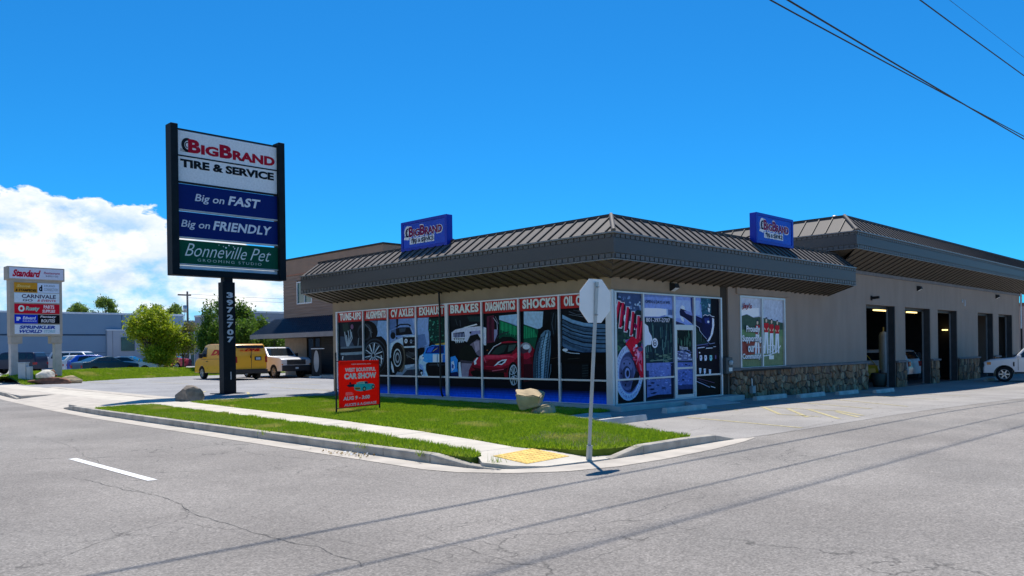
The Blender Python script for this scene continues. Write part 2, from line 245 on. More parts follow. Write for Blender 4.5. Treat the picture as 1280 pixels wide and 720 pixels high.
,[12,58,50,-1494,535,-1489,541,-1476,543,-1467,540,-1471,534,-1485,531],[40,110,92,-1543,435,-1550,434,-1554,437,-1550,441,-1542,443,-1539,440],[24,94,70,-1547,417,-1547,421,-1542,423,-1536,420,-1536,415,-1541,414],[70,130,110,-1546,512,-1546,518,-1536,525,-1527,526,-1527,520,-1537,513],[18,80,66,-1562,496,-1567,492,-1574,493,-1576,498,-1570,502,-1563,501],[12,58,50,-1423,537,-1430,539,-1439,545,-1441,550,-1434,548,-1425,541]
,[40,110,92,-1450,520,-1459,521,-1461,525,-1455,528,-1447,528,-1445,524],[24,94,70,-1566,398,-1571,398,-1574,402,-1572,405,-1568,404,-1565,400],[70,130,110,-1477,437,-1481,434,-1487,434,-1490,438,-1486,441,-1480,440],[18,80,66,-1518,429,-1519,436,-1510,441,-1499,440,-1497,433,-1507,427],[12,58,50,-1453,436,-1454,441,-1449,446,-1442,448,-1441,443,-1446,438],[40,110,92,-1516,532,-1525,528,-1534,531,-1535,538,-1527,541,-1517,539]
,[24,94,70,-1498,489,-1493,492,-1482,493,-1476,490,-1481,488,-1492,487],[70,130,110,-1538,453,-1540,456,-1538,462,-1534,465,-1531,462,-1533,455],[18,80,66,-1546,542,-1550,540,-1555,541,-1557,544,-1553,546,-1548,545],[12,58,50,-1496,473,-1488,478,-1472,478,-1464,472,-1472,466,-1488,467],[40,110,92,-1542,479,-1547,483,-1544,488,-1536,488,-1531,484,-1534,479],[24,94,70,-1457,437,-1463,440,-1462,444,-1456,447,-1450,444,-1451,439]
,[70,130,110,-1578,542,-1578,546,-1572,551,-1565,551,-1566,547,-1572,543],[18,80,66,-1531,533,-1537,532,-1543,535,-1542,539,-1536,539,-1531,536],[12,58,50,-1490,476,-1498,474,-1505,478,-1503,483,-1495,485,-1489,481],[40,110,92,-1443,395,-1448,399,-1448,408,-1441,412,-1436,407,-1436,399],[24,94,70,-1478,538,-1486,536,-1494,540,-1494,545,-1487,546,-1479,543],[70,130,110,-1570,428,-1567,433,-1558,434,-1552,431,-1555,426,-1564,425]
,[18,80,66,-1467,504,-1475,501,-1491,502,-1499,506,-1490,509,-1475,508],[12,58,50,-1476,529,-1481,534,-1476,539,-1467,538,-1462,532,-1466,528],[40,110,92,-1564,479,-1572,478,-1579,482,-1579,487,-1571,489,-1564,485],[24,94,70,-1493,537,-1490,541,-1482,542,-1477,539,-1480,535,-1488,534],[190,150,60,-1519,385,-1408,393,-1408,378,-1507,377],[150,172,204,-1699,272,-1687,304,-1648,319,-1521,321,-1397,319,-1401,166,-1664,167,-1692,207]
,[40,120,210,-1653,311,-1609,360,-1545,379,-1408,378,-1410,317,-1648,315],[12,30,92,-1625,322,-1601,359,-1542,374,-1421,374,-1422,322],[34,84,170,-1609,328,-1583,360,-1520,370,-1558,328],[190,160,70,-1538,334,-1487,358,-1490,360,-1541,337],[58,132,214,-1648,317,-1541,316,-1542,262,-1611,259,-1649,272],[222,228,234,-1541,315,-1501,315,-1502,262,-1542,262]
,[222,228,234,-1481,315,-1439,314,-1440,262,-1482,262],[30,60,120,-1493,315,-1494,264,-1490,264,-1489,315],[40,100,190,-1437,314,-1397,314,-1399,261,-1438,261],[206,214,224,-1638,291,-1641,286,-1646,282,-1655,280,-1664,280,-1672,282,-1678,286,-1680,291,-1678,296,-1672,300,-1663,302,-1654,302,-1646,300,-1640,296],[30,60,120,-1641,299,-1643,296,-1649,295,-1654,296,-1656,299,-1654,302,-1648,303,-1643,302],[10,12,16,-1617,248,-1592,260,-1399,262,-1401,169,-1594,166,-1618,207]
,[34,38,44,-1585,249,-1405,251,-1405,241,-1583,238],[120,130,140,-1489,252,-1482,232,-1478,233,-1485,252],[120,146,190,-1699,256,-1650,239,-1632,175,-1677,183],[14,18,26,-1687,215,-1651,207,-1651,175,-1682,181],[190,198,206,-1656,188,-1658,183,-1664,180,-1670,180,-1675,183,-1677,187,-1675,192,-1670,195,-1663,195,-1658,192],[80,110,160,-1692,238,-1653,206,-1648,208,-1686,241]
,[20,26,32,-1357,571,-1041,563,-1043,489,-1358,499],[50,58,66,-1262,538,-1257,495,-1252,496,-1257,538],[44,52,58,-1307,547,-1289,504,-1284,505,-1302,548],[26,44,44,-1189,560,-1042,554,-1042,522,-1165,526],[168,166,192,-1348,460,-1306,478,-1216,489,-1049,493,-1007,480,-1009,382,-1027,370,-1063,416,-1092,449,-1148,451,-1193,393,-1231,407,-1308,404,-1347,405],[206,202,218,-1229,490,-1097,510,-1089,502,-1204,487]
,[120,116,148,-1166,463,-1053,466,-1054,440,-1093,444,-1159,434],[34,38,56,-1328,455,-1217,461,-1212,427,-1323,421],[128,130,156,-1320,453,-1318,421,-1312,421,-1314,453],[128,130,156,-1305,453,-1303,421,-1296,421,-1298,453],[128,130,156,-1289,452,-1287,420,-1281,420,-1283,453],[128,130,156,-1274,452,-1272,420,-1265,420,-1267,452]
,[128,130,156,-1258,452,-1257,420,-1250,420,-1252,452],[128,130,156,-1243,451,-1241,419,-1235,419,-1237,451],[128,130,156,-1228,451,-1226,419,-1220,419,-1221,451],[18,20,30,-1147,453,-1149,449,-1154,447,-1160,447,-1165,450,-1167,454,-1165,458,-1160,460,-1153,460,-1148,457],[196,196,212,-1339,430,-1307,424,-1218,426,-1205,400,-1243,403,-1321,402],[16,18,26,-1326,421,-1310,421,-1318,404]
,[16,18,26,-1306,421,-1291,420,-1299,404],[16,18,26,-1287,420,-1271,420,-1279,403],[16,18,26,-1267,420,-1252,420,-1260,403],[16,18,26,-1248,420,-1233,419,-1241,403],[16,18,26,-1229,419,-1214,419,-1222,402],[206,206,220,-1308,402,-1295,402,-1300,383]
,[206,206,220,-1290,402,-1277,402,-1282,383],[206,206,220,-1272,402,-1259,401,-1264,383],[206,206,220,-1254,401,-1241,401,-1246,383],[206,206,220,-1236,401,-1223,401,-1229,382],[16,16,20,-1308,385,-1206,394,-1181,360,-1232,335,-1296,328],[96,84,96,-1162,376,-1093,408,-1054,399,-1057,293,-1120,293,-1144,335]
,[136,120,132,-1124,392,-1075,400,-1070,342,-1107,326],[18,26,20,-1263,344,-1206,377,-1143,368,-1095,310,-1057,293,-1084,252,-1234,268,-1271,302],[14,14,16,-1056,301,-1158,260,-1259,273,-1234,243,-1058,244],[60,50,58,-1259,277,-1057,260,-1111,161,-1249,159],[120,106,118,-1249,256,-1109,252,-1172,193,-1185,164,-1246,163],[188,196,214,-1277,260,-1259,264,-1246,166,-1277,165]
,[46,120,206,-1357,296,-1310,304,-1285,277,-1291,226,-1281,192,-1313,175,-1357,183],[180,206,234,-1350,264,-1326,270,-1314,226,-1346,200],[20,50,120,-1342,251,-1324,243,-1330,217,-1346,226],[12,24,60,-1357,191,-1286,201,-1282,167,-1357,164],[74,28,44,-1000,553,-934,558,-926,389,-1003,382],[50,20,32,-979,548,-958,547,-954,398,-978,398]
,[120,116,140,-934,468,-904,467,-904,437,-935,389],[180,178,196,-1046,481,-1007,478,-1009,370,-1027,370],[150,150,166,-942,542,-908,508,-904,510,-939,543],[150,150,166,-908,509,-906,467,-901,467,-904,509],[90,90,104,-923,549,-893,500,-889,501,-918,550],[128,154,180,-886,552,-716,557,-718,483,-809,506,-886,524]
,[90,120,150,-886,524,-809,510,-718,487,-718,476,-886,512],[6,60,44,-886,528,-809,507,-718,479,-720,386,-889,380],[18,112,70,-875,519,-809,501,-718,473,-719,425,-776,434,-876,466],[10,80,54,-877,516,-881,444,-876,444,-872,516],[34,130,84,-859,511,-862,441,-858,440,-854,511],[10,80,54,-841,507,-844,437,-840,437,-836,507]
,[34,130,84,-822,502,-826,433,-822,433,-818,502],[10,80,54,-804,498,-808,430,-803,430,-800,498],[34,130,84,-786,493,-790,426,-786,426,-782,493],[10,80,54,-769,489,-772,423,-768,423,-764,488],[34,130,84,-751,484,-754,419,-750,419,-746,484],[10,80,54,-733,480,-737,416,-732,416,-729,480]
,[30,44,46,-905,410,-864,436,-871,442,-912,415],[30,44,46,-866,436,-797,447,-800,454,-868,443],[16,20,22,-908,397,-856,421,-777,418,-719,393,-720,376,-903,379],[12,14,14,-1021,366,-961,382,-891,395,-915,357,-1010,334],[150,80,40,-991,338,-993,336,-998,335,-1003,336,-1005,338,-1003,341,-998,342,-993,341],[134,158,178,-670,570,-508,563,-519,465,-559,461,-671,493]
,[8,66,46,-671,493,-556,459,-535,394,-586,341,-673,379],[22,116,74,-671,483,-584,458,-560,413,-673,406],[6,70,48,-661,480,-660,397,-655,397,-656,480],[6,70,48,-641,475,-640,396,-635,396,-636,475],[6,70,48,-621,470,-620,396,-615,396,-616,470],[6,70,48,-601,465,-600,396,-595,396,-596,465]
,[6,70,48,-581,460,-580,395,-575,395,-576,460],[110,12,28,-1179,175,-1174,210,-1138,260,-1118,285,-1056,303,-1011,307,-989,313,-938,361,-868,385,-811,389,-715,386,-624,375,-582,337,-572,299,-573,169,-715,163,-873,165,-1074,168],[150,22,42,-1114,283,-1056,301,-987,307,-801,311,-746,300,-757,261,-871,229,-976,231,-1085,240,-1116,260],[186,44,62,-1011,303,-813,306,-757,297,-847,289,-975,283,-1035,288],[96,10,24,-1057,260,-975,277,-870,276,-941,236,-1048,240],[214,90,104,-1031,292,-1014,260,-1009,261,-1027,293]
,[196,60,76,-1011,301,-847,298,-847,302,-1011,305],[196,60,76,-847,298,-757,290,-756,294,-847,302],[12,16,18,-984,312,-933,357,-857,380,-720,383,-720,354,-779,316,-893,307],[28,44,40,-957,315,-915,350,-857,370,-811,368,-846,324,-904,310],[46,62,58,-800,368,-733,373,-756,339,-812,324],[196,200,200,-987,311,-934,359,-938,361,-991,313]
,[196,200,200,-935,358,-867,382,-870,385,-937,362],[150,20,40,-868,382,-799,387,-800,393,-869,388],[150,20,40,-800,387,-711,383,-711,388,-799,393],[100,14,28,-775,309,-716,355,-724,360,-783,313],[170,30,50,-773,306,-734,323,-721,300,-746,276],[214,216,222,-939,236,-900,264,-859,278,-818,281,-834,261,-865,245,-900,248]
,[40,20,28,-912,244,-871,268,-834,273,-865,253,-896,251],[222,224,228,-1119,244,-1126,268,-1093,293,-1083,290,-1104,268,-1099,252],[20,6,10,-1162,202,-1097,215,-942,204,-849,197,-843,168,-1135,169],[50,8,16,-1159,239,-1122,227,-965,212,-860,217,-814,229,-826,197,-953,199,-1110,211],[206,80,96,-953,205,-848,216,-849,220,-954,209],[80,10,20,-717,300,-658,300,-583,292,-575,177,-715,167]
,[96,16,32,-675,297,-624,291,-606,261,-604,152,-678,142],[50,10,20,-676,251,-605,252,-604,152,-678,142],[120,118,124,-608,345,-610,335,-617,325,-628,317,-642,312,-658,310,-673,312,-687,317,-698,325,-705,335,-707,346,-704,358,-697,367,-686,375,-672,380,-656,382,-641,380,-627,374,-617,366,-610,356],[60,40,48,-631,338,-634,329,-640,321,-650,315,-662,312,-675,312,-687,316,-697,322,-703,330,-705,339,-703,348,-696,356,-686,361,-674,364,-661,364,-649,361,-640,355,-633,347],[176,174,178,-621,355,-624,348,-633,343,-645,340,-658,340,-671,343,-679,349,-682,356,-679,362,-670,368,-658,370,-644,370,-632,367,-624,362],[150,24,44,-675,315,-636,324,-609,297,-650,279,-675,283]
,[10,10,12,-718,191,-720,171,-725,153,-733,137,-742,125,-754,117,-766,115,-778,117,-789,124,-799,136,-806,152,-810,170,-812,189,-810,209,-805,227,-797,243,-787,255,-775,263,-763,265,-751,263,-740,255,-730,243,-723,228,-719,210],[150,156,160,-726,184,-727,168,-731,152,-737,139,-745,128,-754,122,-764,119,-773,121,-782,128,-789,138,-795,151,-798,166,-799,183,-798,200,-794,216,-788,229,-780,239,-771,246,-761,248,-752,246,-743,240,-736,229,-730,216,-727,201],[16,18,20,-730,184,-731,170,-735,156,-740,144,-747,135,-754,129,-762,127,-770,129,-778,134,-784,143,-789,155,-792,169,-793,183,-791,198,-788,212,-783,224,-776,233,-768,238,-760,240,-752,238,-745,233,-738,224,-734,212,-731,199],[150,158,162,-758,181,-730,174,-729,178,-756,185],[150,158,162,-761,178,-741,143,-736,145,-756,179],[150,158,162,-763,176,-760,126,-754,127,-758,176]
,[150,158,162,-766,177,-779,131,-774,131,-761,176],[150,158,162,-767,181,-793,157,-788,155,-763,179],[150,158,162,-765,187,-792,193,-794,190,-767,183],[150,158,162,-762,190,-781,225,-786,223,-767,188],[150,158,162,-759,192,-763,241,-769,241,-765,191],[150,158,162,-756,190,-743,236,-749,236,-762,191]
,[150,158,162,-755,186,-730,210,-734,212,-759,189],[120,126,130,-799,150,-784,122,-781,123,-796,151],[120,126,130,-783,122,-755,122,-755,125,-783,124],[120,126,130,-753,123,-727,151,-730,152,-756,124],[8,10,12,-546,457,-473,499,-447,565,-386,562,-394,156,-602,153,-597,297],[20,28,34,-448,560,-398,560,-396,453,-427,410,-455,446]
,[50,62,72,-426,551,-442,490,-437,489,-422,550],[50,62,72,-442,489,-429,427,-424,428,-437,490],[40,52,60,-409,541,-416,454,-412,453,-404,541],[74,100,118,-597,162,-598,234,-586,306,-560,377,-529,426,-498,449,-468,453,-452,444,-448,410,-452,323,-468,234,-479,164],[40,56,68,-597,162,-598,234,-586,306,-560,377,-529,426,-548,359,-567,279,-574,162],[112,142,160,-523,385,-486,429,-462,437,-487,358,-501,261,-513,165,-537,164,-535,296]
,[18,28,36,-528,413,-557,324,-551,323,-522,412],[18,28,36,-557,323,-564,234,-558,234,-551,323],[18,28,36,-564,234,-565,162,-559,162,-558,234],[18,28,36,-489,446,-525,341,-519,340,-483,444],[18,28,36,-525,341,-536,252,-530,252,-519,341],[18,28,36,-536,252,-540,163,-534,163,-530,252]
,[18,28,36,-465,445,-491,341,-485,340,-459,444],[18,28,36,-491,341,-502,252,-496,252,-485,340],[18,28,36,-502,252,-511,163,-505,163,-496,252],[18,28,36,-453,420,-469,323,-463,322,-447,419],[18,28,36,-469,323,-481,234,-475,234,-463,322],[18,28,36,-481,234,-492,164,-486,163,-475,234]
,[30,44,54,-534,413,-551,401,-549,399,-531,411],[30,44,54,-497,420,-526,408,-524,406,-495,417],[30,44,54,-461,415,-490,404,-488,401,-459,413],[30,44,54,-536,397,-553,385,-551,383,-534,395],[30,44,54,-498,404,-528,392,-526,390,-497,401],[30,44,54,-462,400,-491,388,-489,385,-460,397]
,[30,44,54,-538,381,-555,369,-552,367,-536,379],[30,44,54,-500,388,-529,376,-528,374,-498,386],[30,44,54,-463,384,-492,372,-491,369,-462,381],[30,44,54,-541,365,-557,353,-554,351,-538,363],[30,44,54,-501,372,-531,360,-529,358,-500,370],[30,44,54,-465,368,-494,356,-492,354,-463,366]
,[30,44,54,-543,349,-559,337,-556,335,-540,347],[30,44,54,-503,356,-532,344,-531,342,-501,354],[30,44,54,-466,352,-495,340,-493,338,-464,350],[30,44,54,-545,333,-560,321,-558,319,-543,331],[30,44,54,-504,340,-534,328,-532,326,-503,338],[30,44,54,-467,336,-496,324,-494,322,-465,334]
,[30,44,54,-548,317,-562,305,-559,303,-545,315],[30,44,54,-506,324,-535,312,-534,309,-504,322],[30,44,54,-468,320,-498,308,-496,306,-467,318],[30,44,54,-550,301,-564,288,-561,287,-547,299],[30,44,54,-507,308,-537,296,-535,293,-506,306],[30,44,54,-470,304,-499,292,-497,290,-468,302]
,[30,44,54,-552,285,-566,272,-563,271,-549,283],[30,44,54,-509,292,-539,280,-537,277,-507,290],[30,44,54,-471,288,-500,276,-498,274,-469,286],[30,44,54,-555,269,-568,256,-565,254,-552,267],[30,44,54,-511,276,-540,264,-538,261,-509,274],[30,44,54,-472,273,-501,260,-500,258,-470,270]
,[30,44,54,-557,253,-569,240,-566,238,-554,251],[30,44,54,-512,260,-542,248,-540,245,-510,258],[30,44,54,-473,257,-503,244,-501,242,-472,254],[30,44,54,-559,236,-571,224,-568,222,-556,235],[30,44,54,-514,244,-543,231,-541,229,-512,242],[30,44,54,-475,241,-504,228,-502,226,-473,238]
,[30,44,54,-561,220,-573,208,-570,206,-558,219],[30,44,54,-515,228,-545,215,-543,213,-513,226],[30,44,54,-476,225,-505,212,-503,210,-474,223],[30,44,54,-564,204,-575,191,-572,190,-561,203],[30,44,54,-517,212,-546,199,-544,197,-515,210],[30,44,54,-477,209,-506,196,-505,194,-475,207]
,[30,44,54,-566,188,-577,175,-574,174,-563,187],[30,44,54,-518,196,-548,183,-546,181,-516,194],[30,44,54,-478,193,-508,180,-506,178,-477,191],[30,44,54,-568,172,-579,159,-575,158,-565,170],[30,44,54,-520,180,-549,167,-547,165,-518,178],[30,44,54,-480,177,-509,164,-507,162,-478,175]
,[70,90,102,-449,252,-452,208,-447,208,-444,252],[70,90,102,-452,208,-467,169,-462,168,-447,208],[60,50,40,-445,282,-391,289,-391,292,-446,284],[22,26,30,-365,561,-173,565,-119,562,-120,479,-196,490,-285,510,-358,542],[64,72,80,-308,552,-252,533,-250,536,-307,556],[64,72,80,-251,533,-173,530,-173,533,-251,536]
,[48,56,64,-274,559,-174,538,-173,542,-273,563],[84,92,98,-308,536,-174,513,-173,516,-307,538],[62,88,110,-358,539,-285,508,-196,486,-109,477,-25,472,-27,319,-123,310,-210,314,-289,326,-334,342,-360,357],[96,126,150,-358,537,-286,507,-196,485,-109,475,-110,460,-197,468,-286,490,-359,516],[84,114,138,-360,468,-275,439,-176,418,-110,413,-111,400,-176,405,-276,424,-360,449],[14,22,30,-361,511,-288,480,-284,485,-357,515]
,[14,22,30,-287,480,-198,458,-196,463,-285,485],[14,22,30,-197,458,-110,449,-109,453,-196,463],[14,22,30,-110,449,-25,444,-25,449,-110,454],[14,22,30,-361,488,-288,458,-285,462,-358,492],[14,22,30,-287,458,-198,436,-196,440,-286,462],[14,22,30,-197,436,-110,427,-110,431,-197,440]
,[14,22,30,-110,427,-26,423,-25,428,-110,431],[14,22,30,-362,468,-289,438,-284,445,-357,475],[14,22,30,-288,438,-199,416,-196,423,-285,445],[14,22,30,-198,416,-111,407,-110,415,-197,423],[14,22,30,-111,407,-26,404,-26,411,-110,415],[14,22,30,-361,447,-288,417,-286,421,-359,451]
,[14,22,30,-288,417,-199,396,-197,400,-286,421],[14,22,30,-198,396,-111,387,-111,391,-198,400],[14,22,30,-111,387,-26,384,-26,388,-111,391],[14,22,30,-363,423,-290,394,-285,400,-358,429],[14,22,30,-289,394,-200,372,-197,379,-286,400],[14,22,30,-199,372,-112,364,-111,371,-198,379]
,[14,22,30,-111,364,-27,361,-26,368,-111,371],[14,22,30,-362,398,-289,369,-287,373,-360,402],[14,22,30,-289,369,-200,348,-198,352,-287,373],[14,22,30,-199,348,-112,340,-111,345,-198,352],[14,22,30,-112,340,-27,338,-27,342,-112,345],[24,36,46,-356,509,-350,490,-347,490,-353,509]
,[24,36,46,-357,464,-350,446,-347,447,-354,464],[24,36,46,-357,442,-363,425,-360,424,-354,441],[20,30,40,-358,393,-351,372,-349,372,-355,393],[24,36,46,-345,505,-340,486,-337,486,-343,505],[24,36,46,-346,460,-340,442,-337,443,-343,460],[24,36,46,-347,438,-353,421,-350,420,-344,437]
,[20,30,40,-348,389,-341,368,-338,368,-345,389],[24,36,46,-335,501,-330,482,-327,482,-332,501],[24,36,46,-336,456,-329,438,-327,439,-333,456],[24,36,46,-336,434,-342,417,-340,416,-334,433],[20,30,40,-337,385,-331,364,-328,364,-334,385],[24,36,46,-325,497,-319,478,-317,478,-322,497]
,[24,36,46,-326,452,-319,434,-316,435,-323,452],[24,36,46,-326,430,-332,413,-329,412,-323,429],[20,30,40,-327,381,-321,360,-318,361,-324,381],[24,36,46,-315,493,-309,474,-306,474,-312,493],[24,36,46,-315,448,-309,431,-306,431,-313,448],[24,36,46,-316,426,-322,409,-319,408,-313,425]
,[20,30,40,-317,377,-310,356,-307,357,-314,378],[24,36,46,-304,489,-299,470,-296,470,-301,489],[24,36,46,-305,444,-299,427,-296,427,-302,445],[24,36,46,-306,422,-312,405,-309,405,-303,422],[20,30,40,-307,374,-300,353,-297,353,-304,374],[24,36,46,-294,485,-289,466,-286,467,-291,486]
,[24,36,46,-295,441,-288,423,-286,424,-292,441],[24,36,46,-295,419,-301,402,-299,401,-293,418],[20,30,40,-296,370,-290,349,-287,350,-293,371],[24,36,46,-284,482,-279,463,-276,463,-281,482],[24,36,46,-285,437,-278,420,-275,420,-282,438],[24,36,46,-285,415,-291,398,-288,398,-282,415]
,[20,30,40,-286,367,-280,346,-277,347,-283,367],[24,36,46,-274,478,-269,459,-266,460,-271,479],[24,36,46,-275,434,-268,416,-265,417,-272,434],[24,36,46,-275,412,-281,395,-278,394,-272,411],[20,30,40,-276,363,-270,343,-267,343,-273,364],[24,36,46,-264,475,-258,456,-256,456,-261,475]
,[24,36,46,-265,430,-258,413,-255,414,-262,431],[24,36,46,-265,409,-271,392,-268,391,-262,408],[20,30,40,-266,360,-259,340,-257,340,-263,361],[24,36,46,-254,472,-248,453,-246,453,-251,472],[24,36,46,-254,427,-248,410,-245,410,-252,428],[24,36,46,-255,405,-261,388,-258,388,-252,405]
,[20,30,40,-256,357,-249,336,-247,337,-253,358],[24,36,46,-244,468,-238,449,-236,450,-241,469],[24,36,46,-244,424,-238,407,-235,407,-242,425],[24,36,46,-245,402,-251,385,-248,385,-242,402],[20,30,40,-246,354,-239,334,-237,334,-243,355],[24,36,46,-234,465,-228,446,-226,447,-231,466]
,[24,36,46,-234,421,-228,404,-225,404,-232,421],[24,36,46,-235,399,-241,382,-238,382,-232,399],[20,30,40,-236,351,-229,331,-227,331,-233,352],[24,36,46,-224,462,-218,443,-216,444,-221,463],[24,36,46,-224,418,-218,401,-215,401,-222,419],[24,36,46,-225,396,-231,380,-228,379,-222,396]
,[20,30,40,-226,348,-219,328,-217,328,-223,349],[24,36,46,-214,459,-208,440,-206,441,-211,460],[24,36,46,-214,415,-208,398,-205,399,-212,416],[24,36,46,-215,394,-221,377,-218,376,-212,393],[20,30,40,-216,346,-209,325,-207,326,-213,346],[24,36,46,-204,456,-199,438,-196,438,-201,457]
,[24,36,46,-205,412,-198,395,-195,396,-202,413],[24,36,46,-205,391,-211,374,-208,373,-202,390],[20,30,40,-206,343,-200,322,-197,323,-203,343],[24,36,46,-194,454,-189,435,-186,435,-191,454],[24,36,46,-195,410,-188,393,-186,393,-192,410],[24,36,46,-195,388,-201,371,-198,371,-192,388]
,[20,30,40,-196,340,-190,320,-187,320,-193,341],[24,36,46,-184,452,-179,433,-176,434,-181,452],[24,36,46,-185,408,-178,391,-176,392,-182,409],[24,36,46,-185,387,-191,370,-188,369,-182,386],[20,30,40,-186,339,-180,318,-177,319,-183,339],[24,36,46,-174,452,-169,433,-166,433,-171,452]
,[24,36,46,-175,408,-169,391,-166,391,-172,408],[24,36,46,-175,386,-181,370,-178,369,-173,386],[20,30,40,-176,339,-170,318,-167,319,-173,339],[24,36,46,-164,451,-159,433,-156,433,-161,452],[24,36,46,-165,408,-159,391,-156,391,-162,408],[24,36,46,-165,386,-171,370,-168,369,-163,386]
,[20,30,40,-166,339,-160,318,-157,319,-164,339],[24,36,46,-154,451,-149,433,-147,433,-152,452],[24,36,46,-155,407,-149,390,-146,391,-152,408],[24,36,46,-156,386,-161,369,-159,369,-153,386],[20,30,40,-156,338,-150,318,-148,319,-154,339],[24,36,46,-145,451,-140,432,-137,433,-142,451]
,[24,36,46,-145,407,-139,390,-136,391,-143,408],[24,36,46,-146,386,-152,369,-149,369,-143,385],[20,30,40,-147,338,-141,318,-138,319,-144,339],[24,36,46,-135,451,-130,432,-127,432,-132,451],[24,36,46,-136,407,-129,390,-127,391,-133,408],[24,36,46,-136,386,-142,369,-139,369,-133,385]
,[20,30,40,-137,338,-131,318,-128,319,-134,339],[24,36,46,-125,450,-120,432,-117,432,-122,451],[24,36,46,-126,407,-120,390,-117,390,-123,407],[24,36,46,-126,386,-132,369,-129,368,-124,385],[20,30,40,-127,338,-121,318,-118,319,-124,339],[24,36,46,-115,450,-110,432,-108,432,-113,450]
,[24,36,46,-116,407,-110,390,-107,390,-114,407],[24,36,46,-117,385,-122,369,-120,368,-114,385],[20,30,40,-117,338,-111,318,-109,318,-115,339],[24,36,46,-106,450,-101,431,-98,432,-103,450],[24,36,46,-107,406,-100,390,-98,390,-104,407],[24,36,46,-107,385,-113,369,-110,368,-104,385]
,[20,30,40,-108,338,-102,318,-99,318,-105,338],[10,12,14,-362,355,-312,335,-199,319,-27,318,-28,262,-364,261],[196,204,210,-309,333,-311,330,-317,327,-325,325,-335,325,-343,327,-349,330,-351,334,-349,338,-343,341,-334,342,-325,342,-317,340,-311,337],[150,160,166,-335,323,-290,314,-288,318,-334,327],[150,160,166,-289,314,-222,310,-221,314,-289,318],[40,44,40,-312,280,-222,285,-222,288,-313,283]
,[20,28,30,-206,253,-157,256,-158,177,-208,173],[36,48,50,-203,241,-159,245,-159,247,-203,244],[36,48,50,-203,227,-159,231,-159,233,-203,229],[36,48,50,-203,213,-159,216,-160,219,-204,215],[36,48,50,-204,198,-160,202,-160,205,-204,201],[36,48,50,-204,184,-160,188,-160,190,-204,186]
,[8,26,20,-28,270,14,286,11,155,-30,154]])
